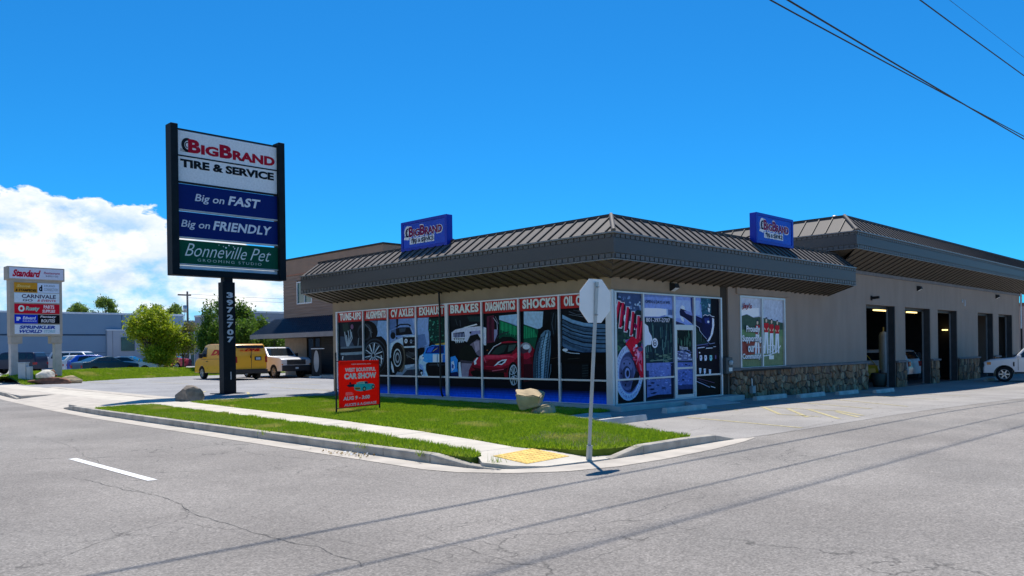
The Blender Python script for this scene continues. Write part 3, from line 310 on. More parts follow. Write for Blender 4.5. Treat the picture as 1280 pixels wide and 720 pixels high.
ART_R=unpack([[50,66,96,4,645,289,651,286,529,1,543],[34,54,52,1,543,286,529,273,-4,-11,14],[30,38,56,3,640,66,643,41,554,1,543],[24,40,44,211,558,286,550,284,468,226,488],[66,86,122,113,619,108,617,100,617,95,619,96,622,103,624,110,622],[84,104,142,151,543,141,541,130,544,127,551,134,556,145,555,153,549]
,[44,62,84,178,605,174,604,169,605,167,608,170,610,175,610,179,608],[100,124,156,277,555,267,552,255,555,251,561,257,567,269,567,278,561],[38,56,70,107,571,108,577,118,581,129,580,133,574,127,568,115,566],[66,86,122,79,571,71,568,62,571,57,576,61,580,71,580,79,576],[84,104,142,156,613,147,618,147,626,156,632,166,632,171,625,167,617],[44,62,84,107,545,106,552,114,556,124,555,128,549,125,543,115,541]
,[100,124,156,176,591,169,589,160,591,155,595,159,599,168,600,176,596],[38,56,70,116,555,114,556,114,559,118,560,122,559,123,557,120,555],[66,86,122,103,582,107,585,115,586,122,584,122,580,115,578,107,578],[84,104,142,98,589,90,587,85,589,87,593,93,597,100,597,102,594],[44,62,84,122,562,123,567,129,569,136,567,138,563,134,559,127,558],[100,124,156,70,619,63,622,63,626,71,627,80,625,84,621,80,618]
,[38,56,70,110,599,106,596,101,595,97,598,98,602,103,605,108,604],[66,86,122,193,550,198,556,212,559,224,557,225,551,215,546,200,546],[84,104,142,58,592,48,594,42,602,45,609,55,611,63,606,65,598],[44,62,84,282,574,274,573,262,576,256,581,260,585,270,583,280,579],[100,124,156,156,614,145,612,139,615,143,621,153,625,162,624,164,619],[38,56,70,55,620,46,619,42,621,45,625,55,628,62,627,62,624]
,[66,86,122,129,615,120,614,108,618,102,624,107,628,118,626,128,621],[84,104,142,69,621,63,617,58,617,57,622,61,627,67,629,71,627],[44,62,84,65,583,58,577,52,577,50,582,55,589,62,592,67,589],[100,124,156,171,556,160,558,157,563,164,567,176,568,184,564,181,559],[38,56,70,108,591,102,589,98,590,99,593,104,596,109,597,111,594],[66,86,122,263,555,258,555,251,558,247,562,250,564,257,562,263,558]
,[84,104,142,111,609,105,604,98,604,97,609,102,615,109,618,113,615],[44,62,84,63,539,52,539,47,544,51,550,63,553,72,550,72,544],[100,124,156,259,566,250,569,247,577,254,583,264,584,270,578,268,570],[38,56,70,56,607,59,613,71,617,83,615,85,609,77,603,64,602],[66,86,122,114,566,114,572,123,578,134,578,139,574,134,568,122,564],[84,104,142,157,571,161,575,172,577,181,577,182,573,175,570,163,568]
,[44,62,84,264,619,258,626,264,634,276,639,287,635,287,627,277,620],[100,124,156,56,545,48,549,48,553,56,553,66,549,70,545,66,543],[38,56,70,55,607,53,612,59,618,68,620,74,616,72,610,63,606],[66,86,122,270,615,268,609,264,607,262,612,263,619,266,623,269,622],[140,160,190,264,599,260,596,253,594,247,597,247,601,253,604,260,603],[140,160,190,264,580,260,577,252,577,246,578,246,580,252,582,260,582]
,[140,160,190,252,589,248,586,240,584,234,587,234,591,240,594,248,593],[140,160,190,234,580,233,578,230,578,227,579,227,581,230,582,233,582],[140,160,190,247,582,243,579,236,578,229,580,229,583,236,586,243,585],[140,160,190,220,587,216,584,209,583,204,585,204,588,209,590,217,590],[140,160,190,212,565,209,563,201,563,195,564,195,566,201,567,209,567],[140,160,190,243,587,240,584,233,583,227,585,227,588,233,590,240,589]
,[140,160,190,226,582,223,580,214,579,208,580,208,582,214,583,223,583],[46,76,58,39,362,29,366,23,377,27,386,36,387,45,379,46,368],[62,98,74,239,346,229,341,223,341,224,347,233,354,242,357,245,353],[32,54,46,94,336,84,331,73,333,70,340,77,347,88,349,96,344],[76,112,88,244,444,235,443,229,446,232,451,241,454,250,453,251,448],[26,44,40,157,319,150,321,141,329,136,336,140,337,149,332,156,324]
,[46,76,58,167,394,158,390,143,391,132,396,134,402,148,404,163,400],[62,98,74,56,338,61,345,70,347,79,342,79,335,71,330,61,331],[32,54,46,154,363,159,368,172,371,184,370,186,366,176,361,162,360],[76,112,88,118,323,114,331,119,336,130,334,139,328,138,321,129,319],[26,44,40,171,400,159,398,154,401,159,407,171,410,180,409,181,404],[46,76,58,176,453,176,456,180,459,186,459,189,456,187,452,181,451]
,[62,98,74,56,323,45,323,39,328,41,334,50,337,60,334,62,328],[32,54,46,182,457,171,452,160,454,157,461,165,469,178,471,185,466],[76,112,88,191,423,186,420,177,420,169,422,170,425,177,426,187,425],[26,44,40,238,338,244,346,261,349,276,345,278,337,265,331,248,331],[46,76,58,33,379,36,386,47,388,58,386,60,379,52,374,39,374],[62,98,74,202,313,194,318,196,322,205,323,215,319,218,314,212,311]
,[32,54,46,183,372,189,377,206,381,221,380,223,375,210,371,192,369],[76,112,88,124,367,110,368,98,376,96,386,106,390,120,386,128,375],[26,44,40,50,419,52,429,65,433,78,430,83,421,75,413,60,413],[46,76,58,116,399,108,402,102,412,103,421,110,422,118,415,121,405],[62,98,74,5,437,-3,442,-1,450,10,454,21,452,24,445,17,438],[32,54,46,115,319,108,316,94,318,84,321,85,325,97,326,111,323]
,[76,112,88,277,301,264,302,251,311,249,322,258,325,273,320,281,309],[26,44,40,21,432,21,440,27,443,36,440,40,431,37,425,29,425],[46,76,58,204,452,207,456,215,458,222,456,224,452,217,448,209,448],[62,98,74,30,346,35,352,50,355,62,352,63,346,52,341,37,341],[32,54,46,82,390,79,387,71,387,66,389,67,393,73,394,80,393],[76,112,88,94,453,81,449,75,450,80,456,92,462,102,463,103,459]
,[26,44,40,224,359,229,366,245,369,259,366,261,359,249,353,232,353],[46,76,58,229,351,224,358,231,365,244,367,254,362,252,354,241,349],[62,98,74,151,389,139,391,136,395,144,399,158,399,167,396,164,391],[32,54,46,31,436,23,439,16,449,15,458,22,460,30,452,34,442],[76,112,88,188,328,179,329,175,335,178,341,187,342,194,338,194,332],[26,44,40,17,332,9,326,3,326,4,332,10,340,18,343,21,340]
,[46,76,58,41,326,37,331,38,342,45,350,52,349,53,340,49,330],[62,98,74,121,359,124,366,132,368,138,363,138,355,132,350,124,351],[32,54,46,171,319,175,325,192,332,208,333,212,328,200,321,182,317],[76,112,88,220,379,220,385,226,388,233,385,236,378,233,373,226,373],[26,44,40,106,369,97,364,78,364,65,369,66,375,82,378,99,376],[46,76,58,186,424,172,425,160,433,158,442,168,446,182,442,190,432]
,[62,98,74,233,371,233,379,242,383,253,380,257,372,252,365,241,365],[32,54,46,237,321,229,327,231,336,242,341,254,339,258,330,250,322],[76,112,88,135,309,134,313,140,318,147,321,151,319,149,314,141,309],[26,44,40,150,381,141,380,129,385,123,391,127,394,138,392,148,387],[46,76,58,43,344,31,340,14,343,3,350,8,357,24,358,39,352],[62,98,74,253,336,257,339,268,344,278,345,280,343,272,338,260,335]
,[32,54,46,176,374,172,367,167,366,164,371,165,379,170,383,175,381],[190,192,214,96,525,128,526,160,497,209,477,208,442,158,437,103,491],[60,56,90,128,521,168,512,168,487,135,496],[176,182,206,48,604,5,469,38,466,80,601],[176,182,206,79,596,52,449,85,448,112,595],[176,182,206,124,573,99,428,133,426,158,572]
,[176,182,206,173,548,149,405,183,404,207,547],[176,182,206,222,525,206,378,241,376,257,525],[44,8,26,63,592,21,482,44,479,86,590],[44,8,26,95,585,68,462,92,461,119,584],[44,8,26,140,561,116,440,140,439,165,560],[44,8,26,189,536,165,418,190,417,213,535]
,[44,8,26,238,513,223,391,248,390,263,513],[44,8,26,269,486,244,386,269,384,294,485],[150,14,44,53,599,11,474,32,471,75,597],[150,14,44,84,592,57,454,80,453,107,592],[150,14,44,130,569,105,432,127,431,152,568],[150,14,44,178,544,155,410,177,409,201,543]
,[150,14,44,227,521,212,382,235,382,251,521],[150,14,44,258,494,233,378,256,376,281,493],[206,44,70,56,596,16,488,23,487,63,595],[206,44,70,88,589,63,468,70,468,95,589],[206,44,70,133,566,110,447,118,446,141,565],[206,44,70,182,540,160,425,168,424,189,540]
,[206,44,70,231,518,217,397,225,397,239,518],[206,44,70,262,491,238,392,246,392,269,490],[110,10,60,115,536,115,531,113,528,111,524,107,522,104,521,100,521,97,522,94,524,91,527,90,531,89,535,90,539,92,543,94,546,97,549,101,550,104,550,108,549,111,547,113,544,115,540],[110,10,60,220,462,220,458,218,453,216,450,213,447,210,445,206,445,203,447,201,449,199,453,197,457,197,462,198,467,199,471,201,475,204,478,207,479,211,479,214,478,216,475,219,472,220,467],[120,90,140,108,382,149,392,223,382,278,357,277,316,172,317],[22,22,26,0,149,277,148,274,37,6,37]
,[150,162,204,273,197,267,163,256,132,240,104,219,80,195,62,169,51,143,46,116,48,90,57,67,72,48,92,32,117,21,146,16,177,16,210,21,242,31,272,47,300,66,323,89,342,114,354,141,361,168,360,194,352,218,338,239,318,255,292,267,262,273,230],[104,114,160,241,199,238,172,230,147,218,125,202,106,183,93,162,85,141,83,119,87,99,97,82,112,67,131,57,154,50,179,49,205,52,231,59,256,71,278,86,296,104,310,125,319,146,321,167,318,188,309,206,295,221,275,232,252,239,226],[52,56,84,234,200,231,175,224,151,212,130,198,112,180,99,161,92,141,90,121,94,102,103,86,117,72,135,62,157,57,181,55,206,58,231,65,254,76,275,90,293,107,306,126,314,146,317,166,313,185,305,202,291,216,272,226,251,232,226],[76,82,116,200,196,197,174,190,153,179,134,165,120,149,110,131,105,113,106,96,112,81,123,68,139,58,158,52,179,51,201,53,223,60,244,71,262,84,277,100,287,118,292,136,292,153,286,169,275,182,260,192,241,198,219],[58,62,92,183,197,180,178,175,160,166,145,154,132,141,124,126,120,111,121,97,126,84,135,74,148,66,164,61,182,60,201,62,220,67,237,76,252,87,265,100,273,115,278,130,277,144,273,157,263,168,250,176,234,181,216],[84,92,128,175,237,172,226,164,217,152,210,137,205,121,204,104,206,90,211,78,219,71,229,68,240,71,250,79,260,91,267,106,272,122,273,139,271,154,266,165,258,173,248]
,[40,44,66,161,193,159,179,153,166,143,156,132,150,119,148,107,151,96,158,87,168,82,181,80,195,82,209,88,222,98,231,109,238,121,240,134,237,145,230,154,220,159,207],[110,120,158,151,198,150,187,145,178,139,172,130,168,122,169,114,173,108,180,104,189,103,199,104,210,109,219,115,226,123,229,132,229,140,225,146,218,150,209],[24,26,40,142,197,141,190,138,184,133,180,128,179,123,180,119,185,116,191,115,198,116,205,119,211,124,215,129,217,134,215,139,211,141,205],[22,22,34,77,200,76,196,72,194,67,195,65,198,65,203,68,206,72,207,76,204],[22,22,34,104,254,102,250,99,248,94,248,91,252,92,256,94,260,99,260,103,258],[22,22,34,156,253,154,249,150,246,146,247,143,251,143,255,146,258,151,259,154,257]
,[22,22,34,114,135,113,131,109,129,104,130,102,133,102,137,105,141,109,141,113,139],[24,26,38,203,211,240,195,226,140,151,93,168,143],[84,92,136,246,192,258,187,260,189,248,194],[84,92,136,244,174,254,167,257,168,246,176],[84,92,136,239,157,249,147,252,148,242,158],[84,92,136,233,140,241,129,244,130,236,141]
,[84,92,136,224,125,231,112,234,113,227,125],[84,92,136,214,111,220,97,223,97,217,111],[84,92,136,202,99,206,84,210,85,206,99],[84,92,136,190,90,192,74,195,74,193,90],[84,92,136,176,82,176,67,180,67,179,82],[84,92,136,161,78,160,62,164,62,165,77]
,[84,92,136,147,75,144,60,147,60,150,75],[84,92,136,132,76,127,62,131,61,135,75],[84,92,136,117,79,111,66,114,65,120,78],[84,92,136,103,84,96,72,99,72,106,84],[84,92,136,90,92,81,82,84,81,93,91],[84,92,136,78,103,68,94,71,92,80,101]
,[84,92,136,67,115,57,108,59,106,69,113],[84,92,136,58,129,47,124,49,122,60,127],[84,92,136,50,144,39,141,40,139,52,142],[84,92,136,45,161,33,160,34,158,45,159],[84,92,136,41,178,30,179,30,177,41,176],[84,92,136,40,196,29,199,28,197,39,194]
,[84,92,136,40,214,30,219,28,217,38,212],[84,92,136,43,231,33,239,30,237,40,230],[84,92,136,47,248,38,258,35,257,44,247],[84,92,136,53,265,45,275,43,275,50,264],[84,92,136,61,280,55,292,52,291,58,279],[84,92,136,71,294,66,307,63,306,68,293]
,[84,92,136,82,305,78,320,75,319,79,305],[84,92,136,95,315,92,330,89,330,91,315],[84,92,136,108,323,107,338,104,338,105,323],[84,92,136,122,328,123,344,120,344,119,328],[84,92,136,137,331,140,346,136,346,134,331],[84,92,136,152,331,156,346,153,346,148,331]
,[84,92,136,166,329,172,342,169,343,163,329],[84,92,136,181,323,188,336,185,337,178,324],[84,92,136,194,316,203,327,200,328,191,317],[84,92,136,207,306,217,315,214,317,204,307],[84,92,136,218,294,229,301,226,303,216,295],[84,92,136,228,280,239,285,237,287,226,281]
,[84,92,136,236,264,248,267,246,269,234,266],[84,92,136,242,247,254,248,253,250,241,249],[84,92,136,245,229,257,228,258,230,246,231],[84,92,136,247,211,259,208,260,209,248,213],[104,114,158,41,188,39,186,36,186,34,188,36,191,39,191],[104,114,158,68,93,66,91,63,91,61,94,63,96,66,96]
,[104,114,158,147,349,145,346,142,346,140,349,142,351,145,351],[104,114,158,109,74,108,72,104,72,103,75,105,77,108,77],[104,114,158,65,284,63,281,60,281,58,284,60,286,63,286],[104,114,158,42,129,41,127,38,127,36,130,38,132,41,132],[104,114,158,151,350,149,347,146,347,144,350,146,352,149,352],[104,114,158,107,69,106,66,102,66,101,69,102,72,106,71]
,[104,114,158,176,342,174,339,171,339,169,342,171,345,174,345],[104,114,158,46,156,45,153,42,154,40,156,42,159,45,159],[104,114,158,265,183,263,180,260,180,258,183,260,186,263,185],[104,114,158,247,257,245,255,242,255,240,257,242,260,245,260],[104,114,158,152,340,150,338,147,338,145,340,147,343,150,343],[104,114,158,66,309,64,306,61,306,60,309,61,312,64,311]
,[104,114,158,93,78,91,76,88,76,87,78,88,81,91,81],[104,114,158,138,64,136,62,133,62,131,65,133,67,136,67],[104,114,158,253,174,251,172,248,172,246,175,248,177,251,177],[104,114,158,114,61,113,59,109,59,108,62,110,64,113,64],[104,114,158,222,93,220,90,217,91,215,93,217,96,221,96],[104,114,158,248,122,246,119,243,119,241,122,243,124,246,124]
,[104,114,158,196,88,194,85,191,85,189,88,191,91,194,90],[104,114,158,170,58,169,56,165,56,164,59,166,61,169,61],[104,114,158,90,332,88,329,85,329,84,332,85,334,88,334],[104,114,158,41,205,39,203,36,203,34,206,36,208,39,208],[104,114,158,83,90,81,87,78,87,76,90,78,92,81,92],[104,114,158,254,208,252,206,249,206,247,209,249,211,252,211]
,[104,114,158,146,57,144,55,141,55,140,57,141,60,144,60],[104,114,158,235,102,233,99,230,99,228,102,230,104,233,104],[104,114,158,109,70,108,68,104,68,103,71,105,73,108,73],[104,114,158,85,328,83,326,80,326,78,328,80,331,83,331],[104,114,158,250,132,249,129,245,130,244,132,245,135,249,135],[104,114,158,192,71,191,69,187,69,186,72,187,74,191,74]
,[104,114,158,262,175,260,172,257,172,255,175,257,177,260,177],[104,114,158,188,80,186,78,183,78,181,81,183,83,186,83],[104,114,158,253,170,251,167,248,168,246,170,248,173,251,173],[104,114,158,86,75,84,72,81,72,79,75,81,78,84,77],[172,16,40,108,362,166,407,232,382,248,357,277,331,281,240,282,166,244,167,228,201,203,232,180,287,140,332],[206,70,100,189,332,239,337,263,291,254,250,229,261,205,297]
,[226,130,160,213,317,238,311,229,281,218,286],[210,90,110,229,256,250,240,258,205,240,215],[124,8,26,156,332,180,322,220,241,236,195,219,206,187,262],[226,120,140,171,286,221,280,221,283,172,288],[226,120,140,219,282,202,247,206,246,223,281],[120,10,30,255,316,285,306,283,229,267,260]
,[214,80,70,268,230,271,169,276,169,273,230],[226,120,140,229,316,222,314,213,317,211,322,216,326,224,325,230,321],[120,10,30,251,260,245,252,237,250,233,257,236,266,244,271,251,268],[200,60,90,248,284,241,277,233,277,230,283,235,291,243,295,249,292],[226,120,140,193,339,183,341,182,345,190,348,201,347,207,343,204,340],[120,10,30,213,281,208,275,199,273,194,279,196,287,203,292,211,289]
,[200,60,90,196,333,188,329,182,329,183,334,190,340,197,342,200,339],[226,120,140,215,322,216,329,221,331,227,327,229,319,226,314,220,315],[120,10,30,204,321,199,317,190,317,183,320,184,325,192,328,200,326],[200,60,90,192,269,178,271,175,276,184,279,200,279,209,275,206,271],[226,120,140,191,324,184,320,177,321,174,326,178,331,186,333,192,330],[120,10,30,211,309,205,304,199,304,198,309,202,315,209,317,213,314]
,[200,60,90,190,277,183,272,176,273,172,278,176,283,184,285,190,282],[226,120,140,189,301,193,307,201,308,208,305,209,298,203,294,194,295],[120,10,30,213,334,204,338,204,342,213,344,224,342,229,337,224,334],[200,60,90,236,353,228,347,221,346,221,352,227,360,235,363,239,360],[226,120,140,187,336,178,334,173,336,177,340,185,343,193,343,193,340],[214,216,230,217,352,215,347,209,344,202,344,197,347,195,352,197,357,203,360,210,360,215,357]
,[30,26,40,255,357,253,349,245,344,235,342,225,344,218,349,215,357,218,364,226,370,236,372,246,370,253,364],[70,60,96,268,331,263,324,251,319,235,319,223,324,218,332,223,339,236,344,251,344,264,339],[84,104,150,295,652,594,655,590,493,291,514],[104,124,176,294,631,574,636,591,567,293,565],[134,152,196,509,571,591,562,590,512,507,518],[70,90,130,536,566,591,562,590,530,535,534]
,[214,216,236,301,568,445,570,518,566,522,534,444,521,300,519],[26,42,50,291,514,453,514,526,524,590,509,583,217,285,224],[20,34,40,507,523,590,512,589,482,525,492],[44,74,76,473,465,474,402,479,402,478,465],[58,92,86,562,344,559,281,564,281,567,344],[20,34,40,446,434,442,376,449,375,454,434]
,[76,108,104,329,354,333,315,339,315,335,354],[16,28,34,494,398,495,316,499,316,498,398],[44,74,76,318,345,318,284,325,283,325,345],[58,92,86,371,481,374,438,380,438,377,481],[20,34,40,427,447,430,365,437,365,434,447],[76,108,104,378,425,376,346,380,346,381,425]
,[16,28,34,533,481,527,425,532,424,538,481],[44,74,76,550,447,553,368,561,368,558,448],[58,92,86,351,348,355,316,363,317,358,348],[20,34,40,301,444,299,409,305,409,306,444],[76,108,104,472,387,471,324,477,324,479,387],[16,28,34,489,481,484,444,490,444,495,481]
,[44,74,76,508,441,504,375,510,375,514,441],[58,92,86,331,391,335,351,338,351,335,391],[20,34,40,509,406,506,354,511,353,515,406],[76,108,104,506,409,502,342,508,341,512,409],[16,28,34,344,415,343,352,350,352,351,415],[44,74,76,454,461,454,388,462,388,462,461]
,[58,92,86,563,421,560,371,565,371,568,421],[20,34,40,381,441,380,394,384,394,385,441],[76,108,104,398,387,400,311,405,311,403,387],[16,28,34,387,361,380,274,385,273,391,361],[44,74,76,309,488,302,421,309,421,316,488],[58,92,86,451,456,455,402,460,402,456,456]
,[20,34,40,363,422,360,386,367,386,370,422],[76,108,104,518,477,511,388,514,388,522,477],[16,28,34,415,376,419,325,425,325,421,376],[44,74,76,393,384,390,310,394,310,397,384],[58,92,86,454,414,451,341,459,341,461,414],[20,34,40,407,477,403,444,408,444,412,477]
,[76,108,104,377,470,378,396,383,397,383,471],[16,28,34,542,442,545,387,552,387,549,442],[44,74,76,551,476,553,387,561,387,559,476],[58,92,86,526,380,527,297,532,297,532,380],[20,34,40,454,394,450,343,458,343,462,394],[76,108,104,307,355,308,311,314,311,313,355]
,[16,28,34,348,416,345,361,352,361,355,416],[44,74,76,411,359,414,327,418,327,415,359],[58,92,86,489,371,490,324,496,324,495,372],[20,34,40,338,434,338,371,343,372,342,434],[76,108,104,477,338,478,251,485,251,484,338],[40,62,58,564,265,559,261,548,260,539,263,539,267,548,269,560,268]
,[62,86,74,528,263,520,259,501,258,486,261,486,266,501,269,520,268],[24,40,42,502,290,495,288,480,287,469,289,469,292,480,293,495,292],[84,104,88,486,294,483,289,477,288,472,292,472,297,477,301,483,299],[40,62,58,544,287,541,282,534,281,529,284,529,290,535,293,541,292],[62,86,74,532,295,524,290,506,289,492,293,492,298,506,301,524,299],[24,40,42,468,290,465,288,458,287,453,289,453,291,458,292,465,291]
,[84,104,88,443,268,436,266,422,265,410,267,410,270,422,271,436,270],[40,62,58,535,299,529,297,514,297,502,298,502,301,514,302,529,301],[62,86,74,337,296,330,293,313,293,300,295,300,297,313,299,330,298],[24,40,42,332,282,327,278,317,277,308,280,308,284,317,286,327,285],[84,104,88,482,268,474,265,455,265,440,267,440,270,455,272,474,271],[40,62,58,487,297,483,295,473,295,465,296,466,298,473,300,483,299]
,[62,86,74,553,285,546,280,530,279,517,283,517,288,530,292,546,290],[24,40,42,423,294,419,290,409,290,402,292,402,296,409,298,419,297],[84,104,88,433,300,425,296,408,296,394,299,394,303,408,305,426,304],[40,62,58,556,259,548,255,532,254,519,258,519,263,532,266,548,264],[62,86,74,514,281,506,276,488,275,474,279,475,285,489,288,506,286],[24,40,42,352,298,349,295,341,294,334,296,334,300,341,302,349,301]
,[84,104,88,556,275,548,273,530,272,515,275,515,278,530,280,548,279],[40,62,58,475,291,469,288,454,288,442,290,442,293,454,294,469,294],[62,86,74,333,286,327,281,314,280,304,283,304,289,314,292,328,290],[24,40,42,406,258,399,256,382,256,368,258,368,260,382,262,399,261],[84,104,88,535,255,526,251,507,251,491,254,491,259,507,261,526,260],[40,62,58,430,277,424,273,409,272,397,275,397,280,409,282,424,281]
,[62,86,74,378,261,372,259,359,259,348,261,348,263,359,264,372,263],[24,40,42,407,300,401,298,389,298,379,299,379,302,389,303,401,302],[84,104,88,469,289,461,285,444,284,430,287,430,292,444,295,461,294],[40,62,58,378,265,372,262,358,262,347,264,347,267,358,268,372,267],[62,86,74,562,302,556,298,544,297,535,300,535,304,545,307,556,306],[24,40,42,377,280,369,278,351,277,337,279,337,283,351,284,369,283]
,[84,104,88,518,293,509,288,489,287,474,291,474,297,490,300,509,298],[40,62,58,368,267,364,266,353,265,345,267,345,269,354,270,364,269],[62,86,74,382,269,377,265,364,265,355,267,355,271,365,273,377,272],[24,40,42,360,296,356,293,345,292,336,295,336,299,345,301,356,300],[84,104,88,536,280,531,275,520,274,512,277,512,283,521,286,531,285],[96,116,104,342,262,429,263,429,267,341,266]
,[96,116,104,429,263,520,264,519,268,429,267],[96,116,104,521,264,571,273,569,277,518,268],[206,208,232,297,479,329,464,337,433,362,407,370,382,352,356,318,356,293,341],[24,36,44,428,363,426,353,421,345,413,338,403,333,392,332,381,333,371,338,364,345,359,354,358,364,360,374,365,382,373,390,382,394,393,396,404,394,414,389,422,382,426,373],[212,214,232,423,366,421,357,417,349,410,343,401,339,392,337,383,339,375,343,368,349,364,357,363,366,365,375,369,383,376,390,384,394,393,395,403,394,411,390,417,383,421,375],[40,48,66,412,366,410,359,406,352,400,348,392,347,385,348,379,352,375,359,373,366,375,374,379,380,386,384,393,386,401,384,407,380,411,374]
,[206,208,228,408,368,406,362,402,357,397,354,391,354,386,357,382,362,381,368,383,375,387,380,392,382,398,382,403,380,407,374],[40,48,66,402,367,400,362,396,359,392,359,389,362,387,367,389,372,392,375,397,375,400,372],[92,104,154,307,252,579,251,577,156,309,160],[82,96,142,309,157,577,156,574,47,310,48],[40,48,76,306,209,331,208,330,159,309,160],[24,28,48,551,247,582,248,577,42,551,48]
,[18,22,36,311,55,407,66,574,63,574,42,310,43],[108,122,172,486,116,481,114,469,113,463,114,468,116,480,118],[72,84,128,352,134,345,133,335,136,332,140,339,141,349,138],[130,144,190,446,163,439,162,425,161,418,162,425,163,439,164],[60,70,110,451,143,446,142,436,142,432,143,436,144,446,144],[108,122,172,362,183,359,181,355,182,353,184,356,185,360,184]
,[72,84,128,417,219,414,216,406,216,401,218,404,220,412,221],[130,144,190,389,172,384,172,374,173,369,175,374,175,385,174],[60,70,110,332,100,332,97,328,96,324,97,324,101,328,102],[108,122,172,441,205,438,201,427,199,420,200,424,204,434,206],[72,84,128,335,126,332,124,325,124,321,125,324,127,331,127],[130,144,190,407,149,404,148,397,148,393,149,397,150,404,150]
,[60,70,110,556,110,551,107,540,107,534,110,539,113,550,113],[108,122,172,402,113,402,110,398,109,395,111,395,114,399,115],[72,84,128,471,156,465,156,454,157,448,159,454,159,466,158],[130,144,190,520,236,514,236,504,237,499,240,505,240,516,239],[60,70,110,553,241,547,241,541,243,539,246,544,246,551,244],[108,122,172,537,238,534,237,530,238,529,240,532,241,536,241]
,[72,84,128,511,145,503,145,490,148,486,152,494,153,507,150],[130,144,190,473,198,466,197,456,200,453,204,460,205,470,202],[60,70,110,364,245,361,243,355,243,351,244,354,246,361,246],[108,122,172,337,147,335,145,328,144,324,144,326,146,333,148],[72,84,128,462,226,455,226,443,229,438,232,445,232,457,229],[130,144,190,357,182,352,180,340,180,334,182,340,185,351,185]
,[60,70,110,534,217,529,215,516,213,509,215,515,217,527,219],[108,122,172,407,199,402,198,392,198,388,200,393,202,403,201],[72,84,128,475,96,469,95,459,97,454,99,460,100,470,98],[130,144,190,481,87,477,86,470,88,467,90,472,92,479,90],[60,70,110,403,189,397,189,388,191,385,194,390,194,399,192],[108,122,172,405,207,399,206,391,209,389,213,395,213,403,210]
,[72,84,128,544,171,539,168,531,169,527,171,531,173,540,173],[130,144,190,464,174,456,173,444,176,440,180,447,181,460,178],[60,70,110,493,93,492,89,487,88,482,91,483,94,489,95],[108,122,172,345,164,342,163,338,164,336,165,338,167,343,166],[72,84,128,357,182,356,179,350,177,345,179,346,183,352,184],[130,144,190,438,166,436,165,432,164,429,166,431,168,435,168]
,[60,70,110,407,152,403,150,394,150,389,152,394,154,403,154],[108,122,172,461,163,459,160,455,160,452,162,454,165,458,165],[72,84,128,524,221,519,220,510,221,506,223,511,224,520,223],[130,144,190,514,134,511,130,502,129,496,131,499,135,508,136],[60,70,110,557,170,554,168,544,165,539,165,543,167,552,170],[108,122,172,358,157,357,154,352,153,348,155,349,158,354,159]
,[72,84,128,478,88,471,87,461,89,457,93,464,95,474,92],[130,144,190,526,238,521,236,513,236,508,238,512,239,521,239],[60,70,110,488,120,487,118,482,117,479,118,480,120,485,121],[108,122,172,489,104,488,102,485,102,482,102,483,104,487,105],[72,84,128,558,233,555,230,545,228,539,230,542,233,551,235],[130,144,190,484,189,480,186,471,184,465,185,468,188,478,190]
,[60,70,110,537,153,529,153,516,158,512,162,520,162,533,157],[108,122,172,472,235,469,232,467,233,466,236,469,239,471,239],[72,84,128,505,99,501,97,494,98,491,101,495,103,502,102],[130,144,190,343,155,336,154,323,157,318,160,326,161,338,158],[60,70,110,341,177,335,176,328,178,325,181,330,181,338,179],[108,122,172,437,149,433,147,424,148,420,150,425,152,433,152]
,[72,84,128,420,196,413,196,401,198,396,200,403,201,415,199],[130,144,190,382,80,380,78,375,78,372,80,374,82,379,82],[60,70,110,524,116,521,116,515,117,513,119,517,119,522,118],[108,122,172,424,215,421,213,417,214,416,216,419,219,423,218],[72,84,128,513,231,509,230,500,231,496,232,501,233,509,233],[130,144,190,379,207,374,207,365,209,362,211,367,211,375,209]
,[60,70,110,367,204,362,202,351,201,345,202,350,204,361,205],[108,122,172,508,144,500,143,489,147,486,151,494,152,505,148],[72,84,128,344,180,340,180,333,182,330,184,335,185,342,183],[130,144,190,408,88,406,87,403,87,402,89,404,91,407,90],[60,70,110,511,162,505,160,492,160,485,161,491,163,504,163],[108,122,172,370,217,367,214,359,213,354,215,357,218,365,219]
,[72,84,128,442,169,434,169,421,172,415,175,423,176,436,173],[130,144,190,372,96,370,95,367,95,366,96,368,97,370,97],[60,70,110,448,155,442,154,433,155,428,157,434,158,443,157],[108,122,172,417,145,411,145,401,147,397,149,403,150,413,148],[72,84,128,508,74,508,72,505,71,502,73,502,75,506,76],[130,144,190,366,166,360,166,349,168,345,171,351,170,361,168]
,[60,70,110,521,75,515,75,503,77,498,79,505,79,516,77],[108,122,172,460,196,454,196,443,199,438,202,445,202,456,199],[72,84,128,525,176,524,173,520,173,517,175,517,178,521,179],[130,144,190,348,100,346,99,341,99,338,100,340,102,345,102],[60,70,110,491,212,488,211,482,210,478,211,481,212,487,213],[108,122,172,497,137,495,133,486,131,479,132,481,136,490,139]
,[72,84,128,387,141,385,137,379,136,374,139,376,142,382,143],[130,144,190,549,117,544,113,533,113,527,117,533,120,543,120],[60,70,110,405,172,399,170,388,171,383,174,389,176,400,175],[108,122,172,510,127,504,127,492,130,488,132,494,132,505,129],[72,84,128,444,191,443,188,439,188,436,190,437,192,441,193],[130,144,190,404,155,402,153,398,152,395,153,396,155,400,156]
,[60,70,110,400,107,398,105,393,104,390,105,392,107,397,108],[108,122,172,459,120,459,117,455,115,451,117,451,120,455,122],[72,84,128,356,231,350,231,339,232,334,234,340,234,351,233],[130,144,190,369,198,368,195,364,195,362,197,363,200,367,200],[60,70,110,541,123,536,121,526,122,522,124,527,126,536,125],[108,122,172,452,78,449,78,444,79,443,81,447,81,451,80]
